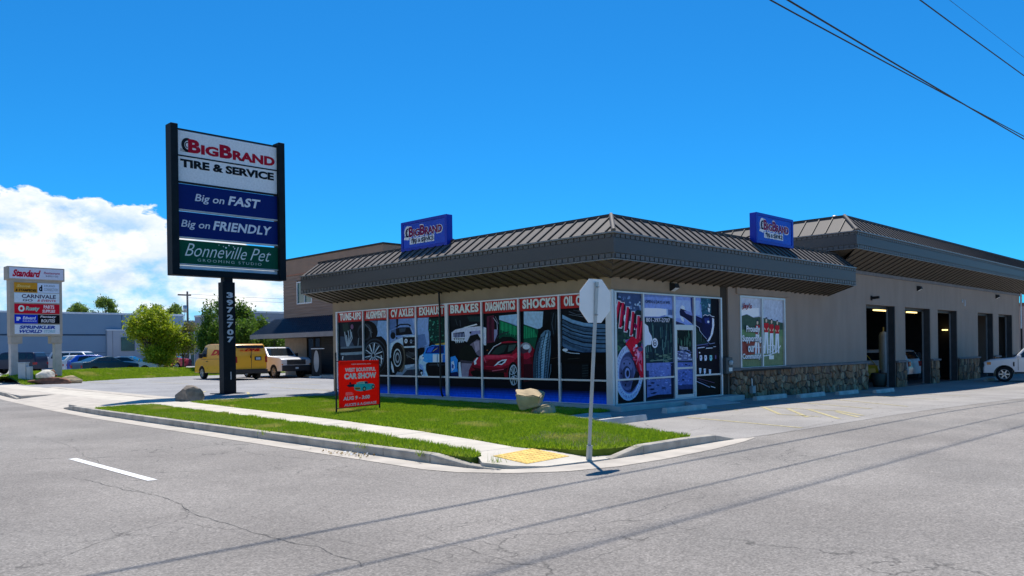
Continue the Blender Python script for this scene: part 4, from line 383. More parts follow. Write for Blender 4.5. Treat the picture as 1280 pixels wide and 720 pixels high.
,[72,84,128,482,138,479,136,471,135,467,136,470,137,478,138],[24,28,54,379,135,376,133,366,131,354,132,345,134,341,137,345,139,354,141,366,140,376,138],[24,28,54,350,120,346,118,336,117,323,117,313,119,309,122,313,124,323,125,336,125,346,123],[24,28,54,378,99,373,96,362,95,348,96,337,98,332,101,337,104,348,105,362,105,373,103],[24,28,54,494,101,489,100,477,99,463,99,451,101,447,103,451,105,463,106,477,106,489,104],[24,28,54,425,121,422,119,416,118,409,119,402,120,400,122,402,124,409,125,416,124,423,123]
,[24,28,54,400,79,396,77,387,76,375,77,365,78,361,80,365,82,375,83,387,82,396,81],[24,28,54,389,75,384,73,371,72,355,73,342,75,337,77,342,79,355,79,371,78,384,77],[110,128,180,607,646,809,649,805,474,602,471],[130,148,200,606,625,783,626,771,521,603,513],[44,52,96,779,645,807,645,805,541,789,550,780,602],[36,44,70,603,499,652,491,711,480,710,472,602,471]
,[20,36,34,610,446,795,447,791,258,605,261],[46,78,66,749,428,748,398,754,398,755,428],[64,98,82,624,440,621,399,628,399,630,439],[16,28,26,711,397,709,349,713,349,715,397],[46,78,66,725,415,726,362,732,362,731,415],[64,98,82,704,438,704,392,708,392,708,438]
,[16,28,26,689,401,687,365,692,365,693,401],[46,78,66,740,385,736,349,741,348,744,385],[64,98,82,760,383,758,343,762,343,764,383],[16,28,26,765,409,767,361,772,361,770,409],[46,78,66,764,394,764,344,772,344,772,394],[64,98,82,697,402,699,349,706,349,705,402]
,[16,28,26,728,414,726,358,731,358,733,414],[46,78,66,725,395,721,356,728,356,731,395],[64,98,82,672,385,670,344,676,344,678,385],[16,28,26,764,412,762,374,769,374,771,412],[46,78,66,743,432,744,375,750,375,749,432],[64,98,82,701,406,702,354,710,354,709,406]
,[16,28,26,702,436,698,389,705,389,709,436],[46,78,66,662,394,661,355,667,355,668,394],[64,98,82,663,383,666,355,671,355,669,383],[16,28,26,620,433,622,405,627,405,624,433],[46,78,66,701,391,699,361,704,361,706,391],[64,98,82,623,408,620,366,626,366,629,408]
,[16,28,26,698,401,695,349,700,349,703,401],[46,78,66,729,397,729,361,734,361,734,397],[64,98,82,728,385,726,338,732,338,733,385],[16,28,26,698,421,699,381,703,381,702,421],[46,78,66,756,423,758,391,765,392,763,423],[64,98,82,745,442,746,394,752,394,752,442]
,[16,28,26,664,422,665,379,669,379,668,422],[46,78,66,746,414,747,359,753,359,751,414],[64,98,82,738,404,736,370,743,370,745,404],[16,28,26,746,403,746,365,753,365,752,403],[46,78,66,633,396,632,363,639,363,640,396],[84,90,122,610,267,640,313,673,327,707,317,766,297,786,256,609,258]
,[140,148,186,763,309,759,307,752,306,747,309,747,312,753,314,760,313],[104,112,150,762,319,754,317,736,318,722,320,722,323,737,323,754,322],[54,60,86,640,302,636,297,625,295,616,297,614,302,622,305,634,305],[166,172,204,662,270,654,268,636,269,623,271,624,274,638,275,655,273],[140,148,186,772,294,768,291,757,290,748,291,748,294,756,297,767,297],[104,112,150,671,299,667,297,662,298,659,300,661,303,666,304,670,302]
,[54,60,86,768,310,761,308,752,310,748,314,751,318,760,318,768,315],[166,172,204,690,309,682,308,666,309,654,313,655,315,669,315,684,312],[140,148,186,777,307,774,304,766,302,759,303,757,306,763,309,772,310],[104,112,150,712,286,706,283,696,284,689,287,691,291,700,292,709,290],[54,60,86,719,274,717,271,710,271,705,272,705,274,710,276,716,275],[166,172,204,668,269,661,266,644,265,632,268,632,272,645,274,661,273]
,[140,148,186,772,263,763,260,748,262,737,266,739,270,752,270,767,267],[104,112,150,634,302,630,300,622,300,616,303,617,306,624,307,631,306],[54,60,86,786,301,777,301,760,304,747,308,748,310,763,309,780,305],[166,172,204,686,287,680,286,667,287,657,289,658,291,668,291,681,289],[140,148,186,732,306,730,303,724,302,719,304,719,307,723,310,729,309],[104,112,150,664,308,659,305,647,305,637,307,637,310,647,311,659,311]
,[54,60,86,656,311,651,308,639,306,628,307,627,309,637,312,649,313],[166,172,204,760,288,755,284,746,284,739,287,740,292,748,294,757,292],[140,148,186,655,292,649,290,641,290,637,294,639,298,647,299,654,296],[104,112,150,651,315,645,312,631,311,620,312,620,315,631,318,644,317],[54,60,86,710,310,703,309,693,311,687,315,689,318,699,317,708,314],[166,172,204,723,287,720,284,715,284,712,286,712,289,717,291,721,290]
,[140,148,186,746,299,736,297,719,300,706,304,708,308,723,308,740,304],[104,112,150,781,263,778,260,771,259,767,262,768,266,774,269,780,267],[54,60,86,723,320,721,317,715,316,711,318,711,322,715,325,720,324],[166,172,204,789,263,783,260,771,261,762,264,763,267,773,268,785,266],[140,148,186,727,273,719,271,700,271,686,273,686,275,701,277,719,276],[104,112,150,691,316,687,315,680,315,676,317,677,319,683,320,689,318]
,[54,60,86,668,281,659,281,643,286,632,292,635,294,649,291,664,285],[166,172,204,668,301,666,299,659,299,654,300,655,302,660,304,666,303],[140,148,186,751,284,749,281,741,280,735,280,734,282,739,284,747,285],[104,112,150,678,289,676,287,671,288,668,289,669,291,673,292,677,291],[54,60,86,677,316,669,316,654,318,643,322,644,323,656,322,671,319],[166,172,204,643,273,639,270,628,269,619,270,618,272,627,275,637,275]
,[140,148,186,764,298,760,295,748,293,737,294,737,296,746,299,758,299],[104,112,150,687,303,678,301,664,303,654,308,657,312,669,312,683,308],[54,60,86,689,300,680,298,662,299,649,303,650,305,664,306,682,303],[166,172,204,642,276,637,275,627,275,619,276,619,279,628,280,638,279],[76,92,146,607,249,788,247,784,53,602,59],[10,14,28,603,99,785,91,784,50,602,58]
,[40,50,90,603,118,785,110,784,84,603,87],[96,112,168,656,197,653,194,647,193,641,194,640,197,645,199,652,199],[62,74,122,651,132,647,131,638,131,631,133,632,136,639,136,648,135],[112,128,182,639,202,635,201,628,202,624,205,626,207,632,207,638,205],[50,60,104,697,189,694,185,685,184,677,185,675,189,682,191,692,191],[96,112,168,727,193,727,192,724,191,721,191,720,193,722,194,725,194]
,[62,74,122,689,212,685,209,676,209,669,211,668,214,676,216,685,215],[112,128,182,738,200,735,197,730,196,727,199,727,202,731,204,736,203],[50,60,104,664,192,658,192,646,195,637,198,638,199,648,197,660,194],[96,112,168,642,129,639,127,631,126,623,126,623,128,629,129,638,130],[62,74,122,691,164,687,160,676,158,666,159,664,162,672,166,684,167],[112,128,182,712,139,712,136,707,135,702,136,701,140,703,142,709,142]
,[50,60,104,719,177,718,173,710,171,702,172,699,175,704,178,713,179],[96,112,168,666,117,664,113,655,111,646,112,644,116,651,119,660,120],[62,74,122,678,168,675,165,665,162,655,161,654,164,661,167,672,169],[112,128,182,700,140,695,139,682,138,671,139,671,140,681,142,694,142],[50,60,104,772,142,768,140,757,140,749,141,749,143,757,144,768,143],[96,112,168,691,173,687,173,678,174,673,177,674,178,680,177,688,175]
,[62,74,122,697,219,694,216,685,214,677,214,676,216,682,218,692,220],[112,128,182,725,240,720,237,707,235,696,235,695,238,705,241,718,242],[50,60,104,768,163,769,160,767,159,763,160,761,163,761,165,765,165],[96,112,168,670,165,664,162,654,164,648,168,650,171,659,172,668,169],[62,74,122,648,171,647,168,643,167,639,169,639,172,642,174,646,173],[112,128,182,730,234,728,231,721,229,713,229,712,231,716,234,724,235]
,[50,60,104,731,113,729,109,719,106,709,107,706,110,713,115,724,116],[96,112,168,726,164,723,161,715,160,708,162,708,165,714,168,722,167],[62,74,122,643,158,637,157,625,158,616,160,616,162,626,163,638,161],[112,128,182,653,112,647,112,633,114,623,116,623,117,634,116,648,114],[50,60,104,768,171,767,168,763,168,760,170,760,173,763,175,767,174],[96,112,168,677,234,675,231,670,230,665,233,665,236,669,238,675,237]
,[62,74,122,708,155,703,152,696,153,691,156,693,159,699,160,706,158],[112,128,182,622,158,618,157,615,157,614,159,616,161,620,162,622,161],[50,60,104,764,197,757,197,744,198,734,201,734,203,745,202,759,200],[96,112,168,745,233,740,232,735,233,732,236,735,238,740,238,745,236],[62,74,122,656,179,650,178,637,181,628,184,629,186,640,185,652,181],[112,128,182,740,136,739,133,733,131,727,132,725,135,729,138,736,138]
,[50,60,104,663,137,663,134,660,133,656,134,654,136,656,138,660,139],[96,112,168,749,154,746,151,741,151,738,154,740,157,744,159,748,158],[62,74,122,734,231,729,228,717,227,706,228,706,232,715,234,728,234],[112,128,182,633,141,630,138,625,138,621,141,621,144,626,146,631,145],[50,60,104,681,181,677,179,671,180,667,183,669,185,675,186,680,184],[96,112,168,717,192,715,188,705,185,695,186,693,190,700,194,711,195]
,[62,74,122,713,125,710,123,702,121,694,121,693,123,699,125,708,126],[112,128,182,732,165,731,163,727,163,724,163,723,165,726,166,730,166],[50,60,104,710,182,707,181,701,181,696,183,697,185,702,185,708,184],[96,112,168,751,191,748,188,740,187,733,188,732,192,738,194,746,194],[26,34,64,721,235,718,232,711,231,703,231,698,234,698,237,703,240,711,240,718,238],[26,34,64,690,142,687,139,679,137,670,138,664,141,664,145,670,148,679,148,687,146]
,[26,34,64,755,228,753,226,748,226,742,226,739,228,739,230,743,231,748,231,753,230],[14,14,26,827,652,1122,653,1113,332,818,334],[104,124,176,828,650,897,650,907,519,825,536],[130,150,200,831,628,879,630,890,538,829,541],[36,74,92,893,649,1010,649,1012,555,907,523],[56,102,116,983,643,980,638,972,636,966,639,967,645,973,649,980,648]
,[28,60,78,925,637,920,632,909,631,900,634,900,639,909,643,920,642],[56,102,116,970,572,967,565,959,563,952,567,952,575,959,579,967,578],[28,60,78,990,563,986,561,978,560,972,561,972,564,978,566,986,566],[56,102,116,981,627,978,621,973,619,969,623,969,629,973,634,978,632],[28,60,78,972,586,970,581,964,579,959,583,960,589,964,593,970,592],[56,102,116,937,600,932,596,920,595,911,597,911,601,920,604,932,604]
,[28,60,78,947,572,941,566,930,564,921,568,921,575,930,579,942,578],[56,102,116,912,576,909,572,902,571,897,574,897,578,903,581,909,580],[28,60,78,974,577,969,572,958,570,949,573,949,579,958,582,969,581],[56,102,116,959,592,955,588,949,586,943,589,943,593,949,596,956,596],[28,60,78,952,633,948,627,939,626,932,629,932,635,939,639,949,638],[56,102,116,918,612,912,606,897,604,886,608,886,615,898,620,912,619]
,[28,60,78,928,565,921,560,907,559,896,562,896,568,907,571,922,571],[56,102,116,927,602,924,597,918,596,914,599,914,604,919,608,925,607],[28,60,78,917,608,914,603,908,601,903,605,903,611,908,615,914,613],[176,196,214,979,613,1004,609,998,589,986,594],[176,196,214,973,588,1000,582,992,558,978,564],[24,44,40,822,474,917,392,971,362,827,344]
,[44,70,62,862,431,861,373,866,373,867,431],[18,30,30,906,431,905,372,910,372,912,431],[44,70,62,904,431,903,372,908,372,910,431],[18,30,30,845,431,844,373,849,373,850,431],[44,70,62,896,431,894,373,900,372,901,431],[18,30,30,896,431,895,373,900,372,902,431]
,[44,70,62,855,431,854,373,859,373,860,431],[18,30,30,904,431,903,372,908,372,910,431],[44,70,62,837,431,835,373,840,373,842,431],[18,30,30,859,431,858,373,863,373,865,431],[44,70,62,892,431,891,373,896,373,898,431],[18,30,30,903,431,901,372,906,372,908,431]
,[170,180,210,667,585,684,595,713,586,720,567,704,558,671,571],[20,22,52,658,556,667,575,713,567,805,541,803,478,703,520,662,533],[176,186,212,666,528,695,524,707,501,698,492,673,505],[104,112,160,704,562,759,559,805,541,804,531,729,544],[150,160,200,702,519,802,477,804,479,704,521],[12,14,44,824,536,903,518,920,489,918,411,866,460,822,479]
,[28,34,80,832,527,893,513,902,489,840,503],[14,18,56,907,523,939,539,1012,535,1039,521,1028,441,980,382,953,387,909,431],[34,44,100,929,519,984,525,992,481,938,490],[206,212,236,989,498,986,494,980,491,972,491,965,493,963,498,966,503,972,506,980,506,986,503],[176,184,214,918,532,941,542,937,545,914,535],[176,184,214,937,542,964,535,968,539,941,545]
,[176,184,214,968,535,995,543,992,546,964,538],[176,184,214,991,543,1009,534,1014,537,996,546],[176,184,214,1011,533,1047,529,1049,533,1013,537],[206,214,240,1022,525,1043,518,1045,476,1027,422,989,380,966,372,962,380,999,412,1019,466],[150,160,196,825,475,868,459,871,461,828,477],[150,160,196,867,459,873,440,878,441,873,460]
,[150,160,196,874,439,916,411,920,412,878,441],[150,160,196,916,410,951,389,955,390,920,412],[120,128,160,951,381,987,358,990,359,955,383],[120,128,160,989,357,1049,363,1048,366,988,360],[90,96,140,828,347,971,358,970,362,827,351],[16,10,26,828,349,1105,357,1099,157,823,162]
,[14,12,8,823,154,1132,151,1129,36,829,46],[70,60,110,844,272,843,330,838,330,839,272],[70,60,110,842,329,855,336,852,338,838,331],[70,60,110,854,336,971,347,970,350,853,338],[206,210,236,849,331,927,336,926,340,849,336],[206,210,236,943,329,1020,331,1020,335,942,334]
,[170,176,206,1030,338,1061,340,1060,343,1029,342],[196,200,232,870,288,895,288,898,266,890,254,873,254,869,267],[90,94,130,875,281,886,281,885,269,875,269],[206,210,236,923,288,949,287,952,265,944,253,926,253,923,266],[90,94,130,929,280,939,280,939,268,928,268],[120,196,176,985,287,1011,286,1014,264,1006,252,988,252,984,265]
,[90,94,130,990,279,1001,279,1001,267,990,267],[90,80,120,1049,286,1062,286,1062,263,1049,263],[206,210,232,877,304,875,301,870,300,865,300,861,303,861,306,865,309,870,309,875,307],[200,204,228,859,209,886,208,883,185,876,174,865,175,862,187],[90,94,130,866,202,875,202,873,192],[200,204,228,911,204,937,204,935,180,928,170,917,170,914,183]
,[90,94,130,918,197,927,197,924,188],[200,204,228,971,198,998,197,996,174,988,163,977,163,974,176],[90,94,130,978,191,987,191,985,181],[96,66,84,839,145,910,132,911,135,841,148],[96,66,84,910,132,1037,108,1038,112,911,135],[150,150,170,825,126,891,109,893,112,828,130]
,[150,150,170,891,109,962,88,965,91,894,112],[150,150,170,962,87,980,83,983,86,965,91],[190,190,200,990,88,1043,77,1045,81,992,92],[60,40,66,847,135,954,107,956,110,850,138]])
ART_W=unpack([[150,158,172,1377,676,2010,677,2003,468,1372,505],[236,238,242,1375,591,1645,603,1643,548,1555,541,1480,561,1373,538],[54,72,60,1373,538,1479,556,1566,536,1643,543,2005,503,2001,388,1369,388],[86,112,78,1371,452,2003,457,2000,353,1368,356],[120,58,50,1369,388,1661,377,1658,266,1366,260],[104,118,84,1661,388,2002,411,1998,295,1658,288]
,[98,108,76,1366,271,1999,318,1995,168,1363,175],[210,206,210,1636,263,1773,272,1771,279,1634,270],[210,206,210,1774,272,1892,293,1887,300,1770,279],[210,206,210,1896,295,1957,340,1945,344,1884,298],[226,228,232,1593,429,1643,429,1644,283,1623,283,1617,392,1602,283,1581,284],[158,26,34,1589,484,1649,485,1652,453,1643,424,1592,424,1585,453]
,[196,160,140,1632,502,1629,494,1623,489,1616,489,1610,493,1608,501,1610,509,1616,514,1624,514,1630,509],[30,34,60,1606,513,1607,516,1609,519,1612,521,1616,523,1620,523,1625,523,1629,521,1632,519,1634,517,1635,514],[190,150,130,1589,457,1606,446,1606,436,1585,445],[190,150,130,1649,458,1630,446,1630,436,1651,446],[226,228,232,1716,441,1768,442,1769,287,1747,287,1741,403,1725,287,1704,288],[158,26,34,1713,500,1775,501,1778,468,1768,436,1716,436,1708,467]
,[196,160,140,1757,519,1754,511,1748,505,1740,505,1734,510,1732,519,1735,527,1741,532,1749,532,1755,527],[30,34,60,1730,531,1731,535,1733,537,1736,540,1740,541,1745,542,1750,542,1754,540,1757,538,1759,535,1760,532],[190,150,130,1712,472,1730,459,1730,449,1709,459],[190,150,130,1774,473,1755,460,1755,449,1777,460],[226,228,232,1793,435,1842,435,1842,286,1822,286,1816,398,1801,286,1781,287],[158,26,34,1790,492,1848,493,1851,460,1842,430,1793,430,1785,460]
,[196,160,140,1831,510,1829,502,1823,497,1815,497,1810,502,1808,510,1810,518,1816,523,1823,523,1829,518],[30,34,60,1806,522,1807,525,1809,528,1812,530,1816,532,1820,532,1824,532,1828,530,1831,528,1833,525,1834,522],[190,150,130,1789,465,1806,452,1806,443,1786,452],[190,150,130,1847,465,1829,453,1829,443,1850,453],[226,228,232,1875,431,1925,432,1925,287,1905,288,1899,396,1884,288,1863,288],[158,26,34,1872,486,1931,487,1934,456,1925,427,1875,427,1867,455]
,[196,160,140,1914,504,1911,496,1905,491,1898,491,1892,496,1890,503,1892,511,1899,516,1906,516,1912,511],[30,34,60,1888,515,1889,518,1891,521,1894,523,1898,525,1903,525,1907,525,1911,523,1914,521,1916,519,1917,516],[190,150,130,1871,460,1888,448,1888,439,1868,448],[190,150,130,1931,461,1912,448,1912,439,1933,449],[230,230,230,1571,331,1705,330,1705,334,1571,335],[230,230,230,1709,333,1677,388,1668,387,1700,332]
,[230,230,230,1673,390,1594,390,1594,386,1672,386],[230,230,230,1590,388,1567,334,1575,333,1599,387],[230,230,230,1762,341,1856,340,1856,345,1762,345],[230,230,230,1851,342,1850,320,1860,320,1860,342],[230,230,230,1851,321,1815,299,1823,296,1859,318],[230,230,230,1822,299,1765,322,1759,319,1816,296]
,[230,230,230,1766,320,1767,343,1758,343,1757,321],[230,224,196,1772,275,1842,274,1841,246,1771,247]])
# ------------------------------------------------------------------ ground materials
def asphalt(name, col, crack_scale, crack_w, crack_amt, speck=0.5, patch=0.10, tint=(0.30, 0.25, 0.19)):
    m = bpy.data.materials.new(name); m.use_nodes = True; nt = m.node_tree; N = nt.nodes; L = nt.links; b = N['Principled BSDF']
    b.inputs['Roughness'].default_value = 0.88; b.inputs['Specular IOR Level'].default_value = 0.3
    tc = N.new('ShaderNodeTexCoord'); P = tc.outputs['Object']
    def noise(sc, det=4, ro=.5, vec=P):
        n = N.new('ShaderNodeTexNoise'); n.inputs['Scale'].default_value = sc; n.inputs['Detail'].default_value = det; n.inputs['Roughness'].default_value = ro; L.new(vec, n.inputs['Vector']); return n
    def mr(src, a, b_, c, d, smooth=True):
        n = N.new('ShaderNodeMapRange'); L.new(src, n.inputs[0])
        if smooth: n.interpolation_type = 'SMOOTHSTEP'
        for i, v in enumerate((a, b_, c, d)): n.inputs[i + 1].default_value = v
        return n.outputs[0]
    def mix(t, f, a, b_):
        n = N.new('ShaderNodeMixRGB'); n.blend_type = t
        if isinstance(f, float): n.inputs[0].default_value = f
        else: L.new(f, n.inputs[0])
        for i, v in ((1, a), (2, b_)):
            if isinstance(v, tuple): n.inputs[i].default_value = (*v, 1)
            else: L.new(v, n.inputs[i])
        return n.outputs[0]
    grey = mr(noise(0.35, 5, .6).outputs[0], .3, .7, 1 - patch, 1 + patch)
    fine = mr(noise(38, 3, .7).outputs[0], .25, .75, 1 - .30 * speck, 1 + .30 * speck)
    mid = mr(noise(9, 5, .75).outputs[0], .3, .7, 1 - .10 * speck, 1 + .10 * speck)
    # aggregate chips
    v = N.new('ShaderNodeTexVoronoi'); v.inputs['Scale'].default_value = 55; L.new(P, v.inputs['Vector'])
    chip = N.new('ShaderNodeSeparateColor'); L.new(v.outputs['Color'], chip.inputs[0])
    ch = mr(chip.outputs[0], 0, 1, 1 - .22 * speck, 1 + .22 * speck, False)
    def mul(a, b_):
        n = N.new('ShaderNodeMath'); n.operation = 'MULTIPLY'; L.new(a, n.inputs[0]); L.new(b_, n.inputs[1]); return n.outputs[0]
    tot = mul(mul(grey, fine), mul(mid, ch))
    base = mix('MIX', mr(noise(.12, 3).outputs[0], .42, .68, 0, .55), col, tint)
    n = N.new('ShaderNodeVectorMath'); n.operation = 'SCALE'; L.new(base, n.inputs[0]); L.new(tot, n.inputs['Scale']); c = n.outputs[0]
    # cracks
    nd = noise(1.3, 4); sc = N.new('ShaderNodeVectorMath'); sc.operation = 'SCALE'; sc.inputs['Scale'].default_value = 0.9; L.new(nd.outputs['Color'], sc.inputs[0])
    ad = N.new('ShaderNodeVectorMath'); ad.operation = 'ADD'; L.new(P, ad.inputs[0]); L.new(sc.outputs[0], ad.inputs[1])
    nd2 = noise(9, 3); sc2 = N.new('ShaderNodeVectorMath'); sc2.operation = 'SCALE'; sc2.inputs['Scale'].default_value = 0.10; L.new(nd2.outputs['Color'], sc2.inputs[0])
    ad2 = N.new('ShaderNodeVectorMath'); ad2.operation = 'ADD'; L.new(ad.outputs[0], ad2.inputs[0]); L.new(sc2.outputs[0], ad2.inputs[1])
    for k, (s, w, thr) in enumerate(((crack_scale, crack_w, .47), (crack_scale * 3.1, crack_w * 2.0, .58))):
        vo = N.new('ShaderNodeTexVoronoi'); vo.feature = 'DISTANCE_TO_EDGE'; vo.inputs['Scale'].default_value = s; L.new(ad2.outputs[0], vo.inputs['Vector'])
        ln = mr(vo.outputs['Distance'], 0, w, 1, 0)
        mk = mr(noise(.22 + .2 * k, 2).outputs[0], thr, thr + .08, 0, crack_amt)
        c = mix('MIX', mul(ln, mk), c, (0.035, 0.033, 0.03))
    L.new(c, b.inputs['Base Color'])
    bp = N.new('ShaderNodeBump'); bp.inputs['Strength'].default_value = .5; bp.inputs['Distance'].default_value = .01
    L.new(mul(fine, ch), bp.inputs['Height']); L.new(bp.outputs[0], b.inputs['Normal'])
    return m
M_road = asphalt('road_asphalt', (.245, .222, .198), .23, .0035, .6, speck=1.0, patch=.16, tint=(.27, .252, .228))
M_lot = asphalt('lot_asphalt', (.30, .28, .26), .42, .005, .7, speck=.5, patch=.14, tint=(.345, .32, .29))
M_lotl = asphalt('worn_lot_asphalt', (.29, .285, .285), .35, .006, .7, speck=.5, patch=.12, tint=(.345, .34, .335))
M_conc = mat('concrete', (.56, .51, .43), .85, var=.13, vscale=1.6, bump=.25, bscale=70, spec=.25, detail=9)
M_curb = mat('kerb_concrete', (.40, .365, .31), .9, var=.28, vscale=3.0, bump=.4, bscale=50, spec=.2, detail=9)
M_gut = mat('gutter_concrete', (.49, .44, .375), .88, var=.15, vscale=2.2, bump=.2, bscale=60, spec=.2, detail=9)
M_stopc = mat('wheel_stop_concrete', (.52, .50, .46), .9, var=.2, vscale=4, bump=.3, spec=.2)
M_found = mat('foundation_concrete', (.50, .49, .46), .85, var=.12, vscale=2, bump=.2, spec=.3)
M_soil = mat('turf_soil', (.12, .16, .02), .95, var=.35, vscale=6, spec=.1)
M_terr = mat('terrain_earth', (.20, .19, .13), .95, var=.25, vscale=.05, spec=.1)
M_yel = mat('yellow_paint', (.70, .47, .12), .7, var=.25, vscale=7, spec=.3)
M_yelw = mat('worn_yellow_paint', (.44, .38, .21), .8, var=.4, vscale=9, spec=.2)
M_white = mat('white_road_paint', (.78, .77, .74), .7, var=.07, vscale=9, spec=.3)
def grass_mat(name, c1, c2, c3, dry=.62):
    m = bpy.data.materials.new(name); m.use_nodes = True; nt = m.node_tree; N = nt.nodes; L = nt.links; b = N['Principled BSDF']
    b.inputs['Roughness'].default_value = .55; b.inputs['Specular IOR Level'].default_value = .25
    tc = N.new('ShaderNodeTexCoord')
    n1 = N.new('ShaderNodeTexNoise'); n1.inputs['Scale'].default_value = 26; n1.inputs['Detail'].default_value = 2; L.new(tc.outputs['Object'], n1.inputs[0])
    n2 = N.new('ShaderNodeTexNoise'); n2.inputs['Scale'].default_value = .75; n2.inputs['Detail'].default_value = 4; L.new(tc.outputs['Object'], n2.inputs[0])
    r1 = N.new('ShaderNodeValToRGB'); L.new(n1.outputs[0], r1.inputs[0]); r1.color_ramp.elements[0].position = .33; r1.color_ramp.elements[1].position = .67
    r1.color_ramp.elements[0].color = (*c1, 1); r1.color_ramp.elements[1].color = (*c2, 1)
    r2 = N.new('ShaderNodeMapRange'); r2.interpolation_type = 'SMOOTHSTEP'; L.new(n2.outputs[0], r2.inputs[0]); r2.inputs[1].default_value = dry; r2.inputs[2].default_value = dry + .14; r2.inputs[4].default_value = .75
    mx = N.new('ShaderNodeMixRGB'); L.new(r2.outputs[0], mx.inputs[0]); L.new(r1.outputs[0], mx.inputs[1]); mx.inputs[2].default_value = (*c3, 1)
    L.new(mx.outputs[0], b.inputs['Base Color'])
    tr = N.new('ShaderNodeBsdfTranslucent'); L.new(mx.outputs[0], tr.inputs[0]); ms = N.new('ShaderNodeMixShader'); ms.inputs[0].default_value = .35
    L.new(b.outputs[0], ms.inputs[1]); L.new(tr.outputs[0], ms.inputs[2]); L.new(ms.outputs[0], N['Material Output'].inputs[0])
    return m
M_grass = grass_mat('lawn_grass', (.17, .28, .010), (.46, .61, .03), (.66, .58, .16), dry=.545)
# ------------------------------------------------------------------ ground, road
def struct(mb, name, parent=None): 
    o = mb.build(name, parent)
    if parent is None: o['kind'] = 'structure'
    return o
mb = MB(); mb.add([(-4000, -4000, -.6), (4000, -4000, -.6), (4000, 4000, -.6), (-4000, 4000, -.6)], [(0, 1, 2, 3)], M_terr); struct(mb, 'ground')
mb = MB(); xs = [-70, -20, -10, 0, 2] + [2 + 22 * i / 22 for i in range(1, 23)] + [40, 70, 120]; ys = [-90, -30, 0, 30, 260]
vs = [(x, y, G(x)) for y in ys for x in xs]; nx = len(xs)
mb.add(vs, [(j * nx + i, j * nx + i + 1, (j + 1) * nx + i + 1, (j + 1) * nx + i) for j in range(len(ys) - 1) for i in range(nx - 1)], M_road, True); road = struct(mb, 'road')
def strip_sheet(poly, dz, m, name, parent=None):     # polygon cut into strips along X that follow the ground
    mb = MB(); lo = min(p[0] for p in poly); hi = max(p[0] for p in poly); x = lo
    while x < hi - 1e-6:
        x2 = min(x + 1.0, hi); q = clip(clip(poly, -1, 0, -x), 1, 0, x2)
        if len(q) > 2:
            a = sum(q[i][0] * q[(i + 1) % len(q)][1] - q[(i + 1) % len(q)][0] * q[i][1] for i in range(len(q)))
            if a < 0: q = q[::-1]
            mb.add([(p[0], p[1], G(p[0]) + dz) for p in q], [tuple(range(len(q)))], m)
        x = x2
    o = mb.build(name, parent)
    if parent is None: o['kind'] = 'structure'
    return o
strip_sheet([(-5.6, -6.0), (-2, -6.25), (8, -6.6), (30, -6.9), (60, -7.2), (60, 1), (-5, 1)], .004, M_lot, 'parking_area')
# left car park, raised with the pavement
mb = MB(); mb.slab([(-6.0, 12.1), (-.3, 12.1), (-.3, 14.2), (90, 14.2), (90, 200), (-6.0, 200)], -.3, .15, M_lotl); struct(mb, 'parking_area')
# ------------------------------------------------------------------ kerbs, gutter, pavement
def kx(Y):
    T = [(-90, -9.75), (10, -9.75), (14, -9.6), (22, -9.1), (30, -8.3), (45, -7.5), (200, -3)]
    for (a, b), (c, d) in zip(T, T[1:]):
        if a <= Y <= c: return b + (d - b) * (Y - a) / (c - a)
pav = bpy.data.objects.new('pavement', None); COL.objects.link(pav); pav['kind'] = 'structure'; pav.location = (-7.5, 10, .15)
Pv = lambda x, y, z: (x + 7.5, y - 10, z - .15)
def kerb_piece(p0, p1, h0, h1, n):      # p = (front x, front y) ; n = direction to the back, unit
    mb = MB(); ring = []
    for (x, y), h in ((p0, h0), (p1, h1)):
        h = max(h, .012); b = min(.03, h * .4)
        pr = [(0, -.12), (0.0, h - b), (.008, h - b * .3), (b, h), (.15, h), (.15, -.12)]
        ring.append([Pv(x + n[0] * o, y + n[1] * o, z) for o, z in pr])
    A, B = ring
    d = Vector((p1[0] - p0[0], p1[1] - p0[1], 0)).cross(Vector((n[0], n[1], 0))).z
    if d > 0: A, B = B, A
    mb.hull(A, B, M_curb); return mb.build('kerb_stone', pav)
ykerb = [-4.2]; y = -4.2
while y < 14.4: y += 3.05 if y > -3 else 1.2; ykerb.append(min(y, 14.6))
for a, b in zip(ykerb, ykerb[1:]): kerb_piece((kx(a), a + .008), (kx(b), b - .008), .15, .15 if b < 14.5 else .05, (1, 0))
kerb_piece((-9.75, -4.21), (-9.72, -5.0), .15, .06, (1, 0)); kerb_piece((-9.72, -5.01), (-9.55, -5.5), .06, .012, (.94, .34))
for a in range(8): kerb_piece((kx(22.6 + 3 * a), 22.608 + 3 * a), (kx(25.6 + 3 * a), 25.59 + 3 * a), .15 if a else .05, .15, (1, 0))
for i in range(12): kerb_piece((kx(47 + 9 * i), 47.01 + 9 * i), (kx(56 + 9 * i), 55.99 + 9 * i), .15, .15, (1, 0))
kerb_piece((-7.7, -6.05), (-6.9, -6.05), .02, .15, (0, 1)); kerb_piece((-6.89, -6.05), (-5.6, -6.05), .15, .15, (0, 1)); kerb_piece((-5.59, -6.05), (-4.75, -6.05), .15, .13, (0, 1)); kerb_piece((-4.74, -6.05), (-4.2, -6.1), .13, .03, (0, 1))
